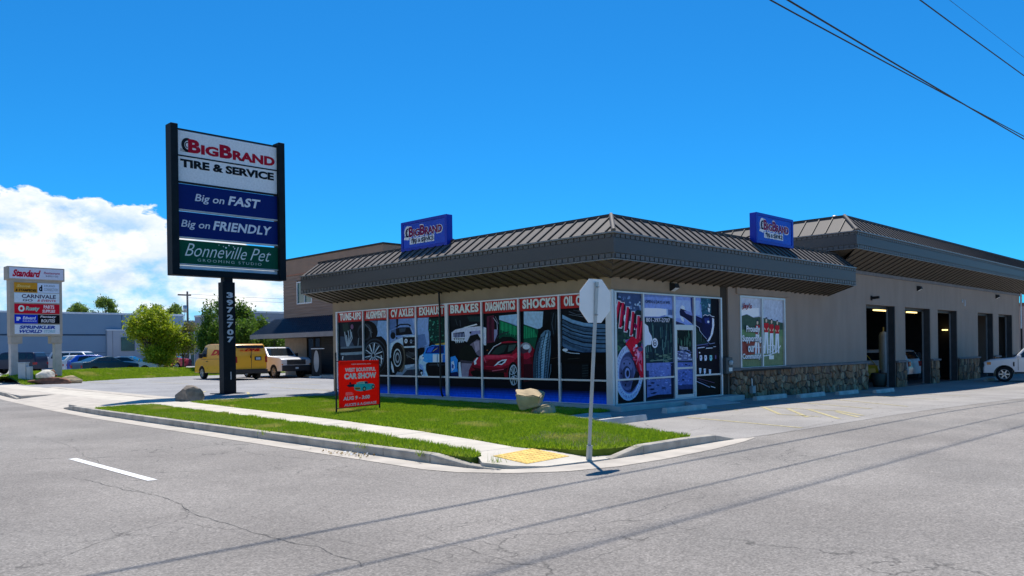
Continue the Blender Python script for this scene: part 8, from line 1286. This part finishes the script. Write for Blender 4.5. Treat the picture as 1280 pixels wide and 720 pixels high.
# awning : blue metal tiles
M_awn = mat('navy_roof_tile', (.022, .042, .075), .45, var=.25, vscale=5, spec=.5)
aw = thing('awning', 'dark blue tiled awning with a grey edge over the ground floor of the brown building', 'awning', (10.5, 33, 2.7))
AO = Vector((10.5, 33, 2.7)); W0, W1 = (10.5, 38.0, 4.03), (10.5, 26.5, 4.03); E0, E1 = (8.7, 38.3, 2.92), (8.7, 26.5, 2.92)
V_ = lambda p: Vector(p) - AO
rows = 9
for k in range(rows):
    t0, t1 = k / rows, (k + 1) / rows
    A, Bp = V_(E0).lerp(V_(W0), t0), V_(E1).lerp(V_(W1), t0); C, D = V_(E0).lerp(V_(W0), t1), V_(E1).lerp(V_(W1), t1); h = Vector((0, 0, .035)); h2 = Vector((0, 0, .0))
    mb = MB(); mb.hull([A, Bp, D, C], [A + h, Bp + h, D + Vector((0, 0, .01)), C + Vector((0, 0, .01))], M_awn)
    if (mb.v[1][1] - mb.v[0][1]) < 0: mb.f = [f[::-1] for f in mb.f]
    mb.build('tile_row', aw)
mb = MB()
for k in range(46):
    y = 38.2 - k * .255; mb.hull([V_((8.7, y, 2.95)), V_((8.7, y - .03, 2.95)), V_((10.5, y - .03, 4.07)), V_((10.5, y, 4.07))], [V_((8.7, y, 3.0)), V_((8.7, y - .03, 3.0)), V_((10.5, y - .03, 4.11)), V_((10.5, y, 4.11))], M_awn)
o = mb.build('tile_rib', aw); o['kind'] = 'stuff'
mb = MB(); mb.hull([V_(q) for q in ((8.7, 38.3, 2.93), (10.5, 38.0, 4.03), (10.5, 38.0, 2.93))], [V_(q) for q in ((8.74, 38.25, 2.93), (10.5, 37.9, 4.0), (10.5, 37.9, 2.93))], M_awn); mb.build('awning_end', aw)
MB().box(8.62 - AO.x, 8.7 - AO.x, 26.5 - AO.y, 38.3 - AO.y, 2.66 - AO.z, 2.95 - AO.z, mat('grey_awning_edge', (.21, .20, .20), .5)).build('awning_edge', aw)
MB().box(8.7 - AO.x, 10.45 - AO.x, 26.5 - AO.y, 38.2 - AO.y, 2.68 - AO.z, 2.72 - AO.z, M_pil).build('awning_underside', aw)
mb = MB(); mb.slab([(8.9, 26.2), (10.5, 26.2), (10.5, 31.8), (8.9, 31.8)], .1, .30, M_conc); mb.build('patio', None, kind='structure')
sc = thing('oval_mirror_stand', 'pale oval panel in a dark frame standing under the awning beside the shop corner', 'display stand', (8.75, 29.9, .15), FW - math.pi / 2)
mb = MB(); mb.lathe([(0, 0), (.16, .0)], M_found, 24, 'y'); mb.v = [(a * 1.0, b, c * 4.2 + 1.0) for a, b, c in mb.v]; mb.build('panel', sc); MB().box(-.3, .3, .03, .07, .0, 1.9, M_blackm).build('frame', sc); MB().box(-.4, .35, -.25, .25, 0, .08, M_alu).build('foot', sc); MB().box(-.3, .5, -.1, .1, 1.75, 1.8, M_alu).build('shelf', sc)
# grey sided building behind the big tree
M_gsid = mat('grey_siding', (.27, .30, .34), .7, var=.08, streak=(.3, .3, 8))
gb = thing('grey_building', 'grey sided low building between the big tree and the brown building', 'building', (20, 62, 0))
MB().box(0, 16, 0, 12, 0, 5.75, M_gsid).build('wall', gb); MB().box(-.05, 16.05, -.05, 12.05, 5.751, 5.95, M_alu).build('coping', gb)
for k in range(14): MB().box(.4, 15.6, -.05, -.001, .4 + .38 * k, .4 + .38 * k + .34, M_gsid).build('siding_board', gb)
MB().box(1.0, 2.6, -.09, -.06, .2, 2.4, M_glass).build('window', gb)
# blue hall far left
M_blue = mat('blue_grey_panel', (.20, .29, .385), .7, var=.05, vscale=.3); M_blued = mat('dark_blue_band', (.03, .06, .10), .7); M_lg = mat('pale_grey_render', (.40, .42, .46), .85, var=.04, vscale=.4); M_gr = mat('mid_grey_render', (.25, .26, .29), .85, var=.05)
bh = thing('blue_hall', 'long low blue grey commercial hall with a white coping behind the parked cars', 'building', (0, 92, 0))
def hb(x0, x1, y0, y1, z0, z1, m, name, par=bh): return MB().box(x0, x1, y0 - 92, y1 - 92, z0, z1, m).build(name, par)
hb(-45, 26.2, 92, 120, -.2, 6.75, M_blue, 'wall'); hb(-45.1, 26.3, 91.93, 120.1, 6.751, 6.95, mat('white_coping', (.7, .72, .75), .5), 'coping')
hb(-45, 16.5, 91.96, 91.99, 4.12, 4.30, M_blued, 'band'); 
for k in range(10): hb(-44.6 + 7.0 * k, -44.54 + 7.0 * k, 91.97, 91.995, -.1, 6.74, M_blued, 'panel_joint')
hb(-45, 16.5, 91.98, 91.996, 2.0, 2.04, M_blued, 'panel_joint'); hb(16.6, 26.2, 91.7, 91.99, -.2, 4.75, M_lg, 'wall'); hb(16.5, 26.3, 91.65, 91.999, 4.751, 4.9, mat('white_coping', (.7, .72, .75)), 'coping')
hb(18.2, 19.8, 91.6, 91.699, 2.2, 3.9, M_teal, 'window'); hb(17.2, 17.25, 91.66, 91.7, 0, 4.7, M_gr, 'panel_joint')
hb(24, 33.5, 99, 122, -.2, 6.3, mat('dusky_teal_panel', (.12, .19, .23), .7), 'upper_wall'); hb(23.9, 33.6, 98.95, 122.05, 6.301, 6.45, mat('white_coping', (.7, .72, .75)), 'coping')
mb = MB(); mb.hull([(20.6, -.4, 7.2), (20.8, -.4, 7.35), (24.0, -.4, 5.1), (23.8, -.4, 4.95)], [(20.6, -.1, 7.2), (20.8, -.1, 7.35), (24.0, -.1, 5.1), (23.8, -.1, 4.95)], mat('white_coping', (.7, .72, .75))); mb.build('sloping_parapet', bh)
gh = thing('grey_hall', 'light grey hall with a round logo and glass entrance behind the red car', 'building', (24.5, 90, 0))
def g_(x0, x1, y0, y1, z0, z1, m, name): return MB().box(x0 - 24.5, x1 - 24.5, y0 - 90, y1 - 90, z0, z1, m).build(name, gh)
g_(22.0, 40, 90.2, 91.6, -.2, 5.2, M_lg, 'wall'); g_(22.0, 40, 90.0, 90.19, 4.3, 5.25, M_blue, 'parapet'); g_(21.9, 40.1, 89.95, 91.65, 5.251, 5.35, mat('white_coping', (.7, .72, .75)), 'coping'); g_(22.2, 40, 90.05, 90.19, 2.5, 4.29, M_gr, 'sign_band')
for x0, x1, z0, z1, m in ((22.4, 23.4, 0, 2.35, M_teal), (24.3, 26.1, .6, 2.35, M_glass), (26.2, 27.3, 0.0, 2.35, M_teal), (27.6, 28.6, .5, 2.3, M_teal)):
    g_(x0, x1, 90.12, 90.199, z0, z1, m, 'window')
    for a, b in ((x0 - .05, x0 + .03), (x1 - .03, x1 + .05), ((x0 + x1) / 2 - .03, (x0 + x1) / 2 + .03)): g_(a, b, 90.08, 90.198, z0, z1, M_alu, 'window_frame')
    g_(x0, x1, 90.07, 90.197, 1.7, 1.78, M_alu, 'window_frame'); g_(x0, x1, 90.07, 90.197, z1 - .02, z1 + .08, M_alu, 'window_frame')
g_(28.9, 30.2, 90.12, 90.199, -.1, 1.4, M_blue, 'wall_base')
mb = MB(); fg = lambda a, b, o=0.0: Vector((a - 24.5, .03 - o, b)); gx = 28.1
fpoly(mb, fg, ellipse(gx, 3.5, .72, .72, 28), pmat((40, 150, 130)), .01); fpoly(mb, fg, ellipse(gx, 3.5, .58, .58, 28), pmat((210, 224, 220)), .02); put_text(mb, 'P', fg, gx - .25, gx + .2, 3.2, 3.85, pmat((34, 130, 110)), bold=.05, off=.03); mb.build('round_logo', gh)
# far building and pole at the right edge
rb = thing('pink_building', 'pale pink stucco building at the right edge of the picture', 'building', (118, 14, -1.0), 0)
MB().box(0, 20, 0, 30, 0, 8.0, mat('pink_stucco', (.42, .30, .26), .9, var=.05)).build('wall', rb); MB().box(-.1, 20.1, -.1, 30.1, 8.001, 8.5, mat('red_roof', (.20, .09, .07), .8)).build('coping', rb)
for k in range(6): MB().box(-.08, -.01, 1.2 + 4 * k, 2.6 + 4 * k, 4.3, 5.6, M_glass).build('window', rb)
# utility pole
M_wood = mat('pole_wood', (.18, .15, .125), .9, var=.2)
upx = thing('utility_pole', 'slim wooden utility pole with crossarm and transformer behind the grey hall', 'utility pole', (28.3, 95.8, 0))
mb = MB(); mb.tube([(0, 0, 0), (0, 0, 10.3)], [.2, .13], M_wood, 8); mb.build('pole', upx); mb = MB(); mb.box(-1.3, .5, -.08, .08, 9.7, 9.9, M_wood); mb.build('crossarm', upx)
mb = MB(); mb.lathe([(0, 0), (.26, 0), (.26, .95), (0, 1.0)], mat('galvanised_metal', (.5, .5, .5)), 12, c=(-.45, -.2, 7.4)); mb.build('transformer', upx)
mb = MB(); mb.tube([(-.45, -.2, 7.4), (-.5, -.2, 6.6), (-.1, 0, 5.5)], .03, M_blackm, 5); mb.build('cable', upx)
for k, (dz, dy) in enumerate(((0, 0), (-.5, .1))):
    mb = MB(); A_ = Vector((28.5, 95.8, 9.95 + dz)); B_ = Vector((90, 52, 10.5 + dz)); mb.tube([A_.lerp(B_, t) + Vector((0, 0, -6 * t * (1 - t))) for t in [i / 10 for i in range(11)]], .018, M_blackm, 5); tag(mb.build('power_line'), ['upper thin wire running right from the far utility pole', 'lower thin wire running right from the far utility pole'][k], 'cable')
# ------------------------------------------------------------------ garage contents
M_yc = paint('yellow_car_paint', (.62, .42, .01))
yc = thing('yellow_car', 'yellow car with raised bonnet just inside the first garage door', 'car', (21.9, 1.6, -.262), math.radians(-69))
bevel(MB().box(-2.2, .35, -.85, .85, .35, 1.0, M_yc).build('body', yc), .15)
mb = MB(); mb.hull([(-.9, -.8, 1.0), (-.9, .8, 1.0), (-.55, .75, 2.0), (-.55, -.75, 2.0)], [(-.84, -.8, 1.0), (-.84, .8, 1.0), (-.49, .75, 2.0), (-.49, -.75, 2.0)], M_yc); mb.build('bonnet', yc)
mb = MB(); mb.tube([(.2, -.84, 1.0), (-.4, -.8, 1.75)], .02, M_yc, 6); mb.build('bonnet_stay', yc); MB().box(.36, .42, -.8, .8, .4, .75, M_bumper).build('front_bumper', yc)
for s in (-1, 1): mb = MB(); mb.lathe([(0, .30), (.12, .31), (.14, .26)], M_head, 12, 'x', (.06, s * .6, .7)); mb.build('headlight', yc); wheel(yc, -.45, s, .33, .22, .86)
tk = thing('air_tank', 'tall pale grey air tank standing inside the first garage door', 'tank', (22.7, 1.3, -.262))
mb = MB(); mb.lathe([(.0, 2.6), (.14, 2.55), (.21, 2.4), (.21, .35), (.15, .2), (0, .15)], mat('pale_tank_enamel', (.36, .42, .44), .4, var=.08), 18); mb.build('vessel', tk); mb = MB(); mb.tube([(0, 0, 2.6), (0, 0, 2.8)], .03, M_yel, 6); mb.build('valve', tk)
for a in range(3): mb = MB(); mb.tube([(.16 * math.cos(a * 2.1), .16 * math.sin(a * 2.1), 0), (.16 * math.cos(a * 2.1), .16 * math.sin(a * 2.1), .4)], .03, M_blackm, 6); mb.build('leg', tk)
tb_ = thing('waste_bin', 'low dark rounded bin at the sill of the first garage door', 'bin', (20.7, .75, -.262))
mb = MB(); mb.lathe([(.0, .02), (.26, .02), (.34, .3), (.38, .62), (.34, .65), (.32, .5), (0, .5)], mat('dark_green_plastic', (.05, .06, .05), .6), 18); mb.build('tub', tb_)
wc = Car('white_car', 'rear of a white car with red lamps inside the second garage door', 'car', (26.3, 3.4, -.26), math.radians(90), 4.7, 1.85, [(-2.3, .8), (-2.25, 1.15), (-2.0, 1.62), (-1.8, 1.68), (0, 1.7), (.4, 1.6), (1.1, 1.1), (2.1, 1.0), (2.3, .8), (2.35, .4)], 1.05, .25, [1.4, -1.35], .34, .4, M_wht, .22)
wc.cross(lerp((-2.25, 1.15), (-2.0, 1.62), .1), lerp((-2.25, 1.15), (-2.0, 1.62), .9), M_glass, 'rear_window', .85, .85); wc.side([(-1.7, 1.15), (.8, 1.12), (.3, 1.52), (-1.6, 1.55)], M_glass)
for s in (-1, 1): wc.box(-2.34, -2.1, s * .75 - .14, s * .75 + .14, .82, 1.08, M_tail, 'taillight', .02)

M_tube = mat('warm_light_tube', (1, .72, .28), .4, emit=2.2, var=.02)
for (x, y, z, l, lb) in [(21.6, .95, 3.27, 1.8, 'lit warm ceiling tube just inside the first garage door'), (25.5, .95, 3.27, 1.2, 'lit warm ceiling tube just inside the second garage door'), (31.2 - .35, 1.0, 2.42, .9, 'lit yellow tube low inside the third garage door')]: tag(MB().box(x - l / 2, x + l / 2, y - .06, y + .06, z, z + .06, M_tube).build('ceiling_light'), lb, 'lamp')
for i, (x, y, z, w_, m, lb) in enumerate([(28.5, 1.9, -.262, .5, M_jamb, 'dark tool cabinet inside the third garage door'), (29.6, 6.0, -.262, .8, M_jamb, 'tall dark cabinet at the back of the third garage bay'), (26.9 + 8, 4.0, -.262, .7, M_jamb, 'dark cabinet inside the fourth garage door')]):
    t = thing('tool_cabinet', lb, 'cabinet', (x, y, z)); MB().box(-w_ / 2, w_ / 2, -.3, .3, .1, 1.5 + .3 * i, m).build('cabinet_body', t)
    for k in range(5): MB().box(-w_ / 2 + .03, w_ / 2 - .03, -.32, -.301, .16 + .26 * k, .38 + .26 * k, M_chr).build('drawer', t)
# ------------------------------------------------------------------ trees
def leafm(name, c1, c2):
    m = bpy.data.materials.new(name); m.use_nodes = True; nt = m.node_tree; N = nt.nodes; L = nt.links; b = N['Principled BSDF']; b.inputs['Roughness'].default_value = .5; b.inputs['Specular IOR Level'].default_value = .3
    tc = N.new('ShaderNodeTexCoord'); n1 = N.new('ShaderNodeTexNoise'); n1.inputs['Scale'].default_value = 2.2; n1.inputs['Detail'].default_value = 6; L.new(tc.outputs['Object'], n1.inputs[0])
    r1 = N.new('ShaderNodeValToRGB'); L.new(n1.outputs[0], r1.inputs[0]); r1.color_ramp.elements[0].position = .35; r1.color_ramp.elements[1].position = .65; r1.color_ramp.elements[0].color = (*c1, 1); r1.color_ramp.elements[1].color = (*c2, 1)
    L.new(r1.outputs[0], b.inputs['Base Color']); tr = N.new('ShaderNodeBsdfTranslucent'); L.new(r1.outputs[0], tr.inputs[0]); ms = N.new('ShaderNodeMixShader'); ms.inputs[0].default_value = .45
    L.new(b.outputs[0], ms.inputs[1]); L.new(tr.outputs[0], ms.inputs[2]); L.new(ms.outputs[0], N['Material Output'].inputs[0]); return m
M_bark = mat('bark', (.12, .09, .065), .95, var=.3, vscale=6, bump=.6, bscale=14)
def tree(label, loc, h, blobs, n, leaf, m, trunk_r=.16, seed=1, upright=0.0, name='tree', trunk_h=None):
    """blobs: (x, y, z, rx, ry, rz) ellipsoids of foliage, local; leaves in small clumps over them"""
    r = np.random.default_rng(seed); t = thing(name, label, 'tree', loc)
    mb = MB(); th = trunk_h or h * .5; mb.tube([(0, 0, -.1), (.04, 0, th * .4), (-.03, .05, th), (0, 0, h * .8)], [trunk_r, trunk_r * .8, trunk_r * .55, trunk_r * .15], M_bark, 8); mb.build('trunk', t)
    mb = MB()
    for bx_, by_, bz_, *_ in blobs: 
        z0 = max(.4, min(bz_ * .6, h * .6)); mb.tube([(0, 0, z0 * .8), (bx_ * .45, by_ * .45, z0 + (bz_ - z0) * .4), (bx_ * .9, by_ * .9, bz_)], [trunk_r * .4, trunk_r * .25, trunk_r * .08], M_bark, 5)
    mb.build('limb', t)
    vol = np.array([b[3] * b[4] * b[5] for b in blobs]) ** .7; vol /= vol.sum(); pts = []
    nc = max(len(blobs) * 4, int(n / 26)); bi = r.choice(len(blobs), nc, p=vol)
    for k in range(nc):
        b = blobs[bi[k]]; d = r.normal(size=3); d /= np.linalg.norm(d); rad = r.uniform(.55, 1.02) ; c = np.array(b[:3]) + d * np.array(b[3:]) * rad
        q = r.normal(size=(26, 3)) * np.array([.20, .20, .17 + .2 * upright]) * (1.0 + .3 * min(b[3:])); pts.append(c + q)
    P = np.concatenate(pts); n = len(P); a = r.normal(size=(n, 3)); a[:, 2] += upright * 1.5; a /= np.linalg.norm(a, axis=1)[:, None]; b = np.cross(a, r.normal(size=(n, 3))); b /= np.linalg.norm(b, axis=1)[:, None]
    s = r.uniform(.6, 1.25, n)[:, None] * leaf; V = np.empty((n, 4, 3)); V[:, 0] = P - a * s; V[:, 1] = P + b * s * .5; V[:, 2] = P + a * s; V[:, 3] = P - b * s * .5
    me = bpy.data.meshes.new('crown'); me.vertices.add(n * 4); me.vertices.foreach_set('co', V.ravel()); me.loops.add(n * 4); me.loops.foreach_set('vertex_index', np.arange(n * 4, dtype=np.int32)); me.polygons.add(n)
    me.polygons.foreach_set('loop_start', np.arange(0, n * 4, 4, dtype=np.int32)); me.polygons.foreach_set('loop_total', np.full(n, 4, np.int32)); me.materials.append(m); me.update(); me.validate()
    o = bpy.data.objects.new('crown', me); COL.objects.link(o); o.parent = t; o['kind'] = 'stuff'; return t
M_lf1 = leafm('bright_leaf', (.20, .28, .012), (.54, .60, .035)); M_lf2 = leafm('deep_green_leaf', (.05, .12, .014), (.17, .28, .03)); M_lf3 = leafm('far_leaf', (.12, .20, .035), (.28, .38, .07))
def blobs_round(R, H0_, H1, k, seed):
    r = random.Random(seed); out = []
    for i in range(k):
        z = r.uniform(H0_, H1); f = math.sin(math.pi * min(max((z - H0_ + .15 * (H1 - H0_)) / ((H1 - H0_) * 1.3), .08), 1)) ** .6; a = r.uniform(0, 6.283); q = R * f * r.uniform(.3, .85); s = R * r.uniform(.26, .42)
        out.append((q * math.cos(a), q * math.sin(a), z, s, s, s * r.uniform(.8, 1.1)))
    return out
# yellow-green tree before the blue hall
tree('bushy yellow green tree before the blue hall, right of the silver coupe', (7.4, 53.4, .2), 5.6, blobs_round(2.3, .9, 4.6, 17, 2) + [(1.9, -1.9, 2.6, .8, .8, .9), (1.6, -1.6, 3.7, .6, .6, .6)], 24000, .105, M_lf1, .18, 3)
tree('thin loose branch crown leaning right beside the bushy yellow green tree', (9.6, 52.0, .2), 4.3, [(0, 0, 3.0, .75, .75, .7), (.5, -.4, 3.6, .5, .5, .45), (.3, -.3, 2.2, .6, .6, .6)], 2600, .09, leafm('sparse_leaf', (.16, .15, .05), (.30, .28, .10)), .10, 9)
# big upright tree behind the van
ub = []
rr = random.Random(11)
for i in range(30):
    a = rr.uniform(0, 6.283); q = rr.uniform(.2, 1) ** .6 * 2.35; top = 6.7 - q * q * .55 + rr.uniform(-.5, .3); z = rr.uniform(1.4, max(1.8, top - .6)); ub.append((q * math.cos(a), q * math.sin(a), z, .50, .50, .85))
    if i % 2 == 0: ub.append((q * math.cos(a), q * math.sin(a), top - .5, .30, .30, .70))
tree('big dark green tree with upright pointed shoots behind the yellow van', (11.2, 46.2, .15), 6.8, ub, 46000, .11, M_lf2, .2, 5, upright=.55)
for (x, y, hh, R, sd, lb) in [(27.2, 139, 11.6, 2.3, 21, 'left of the two round tree tops showing over the blue hall'), (30.6, 136, 11.9, 2.4, 22, 'right of the two round tree tops showing over the blue hall'), (36.0, 131, 11.2, 3.0, 23, 'wide round tree top over the roof behind the bushy yellow green tree'), (39.5, 128.5, 10.4, 1.6, 24, 'small round tree top just left of the far utility pole')]:
    tree(lb, (x, y, 0), hh, blobs_round(R, hh * .45, hh - R * .3, 12, sd), 5000, .20, M_lf3, .25, sd)
tree('dark low shrub tree behind the pickup, left of the brown building', (13.5, 44.0, .15), 3.4, blobs_round(1.3, .8, 2.9, 9, 31), 5000, .09, M_lf2, .1, 31, name='shrub')
tree('green tree at the far right edge beyond the white off-road car', (70, 4, -.4), 3.4, blobs_round(2.2, .6, 2.8, 10, 41), 4000, .16, M_lf3, .15, 41)
# litter and weeds at the kerb
mb = MB(); rl = random.Random(8)
for k in range(60):
    x, y = -9.95 + rl.gauss(0, .10), -2.35 + rl.gauss(0, .35); s = rl.uniform(.02, .06); a = rl.uniform(0, 6.3)
    mb.add([(x, y, .012 + rl.uniform(0, .02)), (x + s * math.cos(a), y + s * math.sin(a), .015), (x + s * math.cos(a + 1), y + s * math.sin(a + 1), .03 + rl.uniform(0, .03))], [(0, 1, 2)], rl.choice([mat('dry_leaf', (.30, .20, .08), .9), mat('straw_litter', (.45, .38, .18), .9), mat('paper_litter', (.7, .7, .7), .8)]))
o = mb.build('dry_leaf_litter'); o['kind'] = 'stuff'; o['label'] = 'dry leaves and scraps gathered in the gutter below the grass strip'; o['category'] = 'litter'
mb = MB()
for (cx, cy) in [(-9.72, -2.4), (-9.73, -4.0), (-9.5, -5.4), (-9.72, 1.0), (-7.0, -5.95)]:
    for k in range(22):
        a = rl.uniform(0, 6.3); h = rl.uniform(.05, .16); x, y = cx + rl.gauss(0, .05), cy + rl.gauss(0, .07); w_ = .008
        mb.add([(x - w_, y, .1), (x + w_, y + w_, .1), (x + math.cos(a) * h * .6, y + math.sin(a) * h * .6, .12 + h)], [(0, 1, 2)], M_grass)
o = mb.build('weeds'); o['kind'] = 'stuff'; o['label'] = 'small weeds growing out of the kerb joints'; o['category'] = 'weeds'

M_dry = mat('dry_straw_grass', (.62, .52, .24), .8, var=.25, vscale=12, spec=.1)
for poly, d_, lb in [([(-7.9, -5.6), (-6.6, -5.7), (-6.0, -4.6), (-6.6, -3.6), (-7.6, -3.9)], 900, 'straw coloured dry patch of turf beside the stop sign post'), ([(-9.55, 3.5), (-9.5, 7.5), (-8.6, 7.4), (-8.6, 3.6)], 800, 'yellowed dry patch in the middle of the grass strip'),
                     ([(-9.58, -4.7), (-9.58, 11.3), (-9.45, 11.3), (-9.45, -4.7)], 260, 'dry grass stalks along the kerb edge'), ([(-5.6, -5.8), (-5.3, -5.85), (-2.9, -.8), (-3.2, -.8)], 400, 'dry grass stalks along the lawn edge by the parking bays')]:
    grass('dry_grass', poly, d_, .04, .085, .02, lambda x, y: np.where(x < -8.5, .135, lz(x, y)), lb, M_dry)
# cracks in the road surface, thin ribbons of dark filler
M_crk = mat('road_crack_filler', (.085, .08, .073), .9)
def crack(pts, w, seed, name='road_crack'):
    r = random.Random(seed); P_ = []
    for (a, b) in zip(pts, pts[1:]):
        n = max(2, int(math.hypot(b[0] - a[0], b[1] - a[1]) / .09))
        for i in range(n): t = i / n; P_.append((a[0] + (b[0] - a[0]) * t, a[1] + (b[1] - a[1]) * t))
    x = y = 0; Q = []
    for p_ in P_: x = x * .85 + r.gauss(0, .016); y = y * .85 + r.gauss(0, .016); Q.append((p_[0] + x, p_[1] + y, w * r.uniform(.25, 1.2)))
    mb = MB(); vs = []
    for i, (a, b, ww) in enumerate(Q):
        c = Q[min(i + 1, len(Q) - 1)]; d = Q[max(i - 1, 0)]; dx, dy = c[0] - d[0], c[1] - d[1]; l = math.hypot(dx, dy) or 1; vs += [(a - dy / l * ww / 2, b + dx / l * ww / 2, G(a) + .004), (a + dy / l * ww / 2, b - dx / l * ww / 2, G(a) + .004)]
    mb.add(vs, [(2 * i, 2 * i + 1, 2 * i + 3, 2 * i + 2) for i in range(len(Q) - 1)], M_crk); o = mb.build(name); o['kind'] = 'structure'
crack([(-13.85, -1.51), (-13.72, -2.84), (-13.63, -3.79), (-13.7, -5.01), (-13.73, -5.83), (-13.73, -6.67), (-13.68, -7.45), (-13.76, -8.42)], 0.0086, 3)
crack([(-15.79, -6.36), (-15.42, -6.24), (-14.83, -5.73), (-14.33, -5.33), (-13.7, -5.01)], 0.0055, 4)
crack([(-12.63, 5.71), (-12.74, 2.55), (-13.09, -0.25), (-13.32, -2.13)], 0.007, 5)
crack([(-13.63, -2.57), (-13.62, -3.64), (-13.42, -3.36)], 0.0047, 6)
crack([(-13.73, -6.67), (-13.41, -7.4), (-13.26, -8.16), (-13.23, -8.76)], 0.005, 7)
crack([(-12.77, -7.74), (-12.8, -8.66), (-12.89, -9.13), (-12.82, -9.58)], 0.0055, 8)
crack([(-4.96, -5.61), (-5.03, -6.3), (-5.01, -7.04), (-4.31, -7.19)], 0.0078, 9)
crack([(-4.39, -5.5), (-4.35, -6.38), (-3.96, -6.87)], 0.0058, 10)
crack([(-3.27, -6.27), (-0.84, -6.09), (3.17, -5.9), (9.12, -5.98)], 0.0117, 11)
crack([(-12.37, -9.52), (-11.4, -9.46), (-10.53, -9.59)], 0.0047, 12)
crack([(-11.02, -2.73), (-11.18, -4.84), (-11.13, -6.26)], 0.0047, 13)
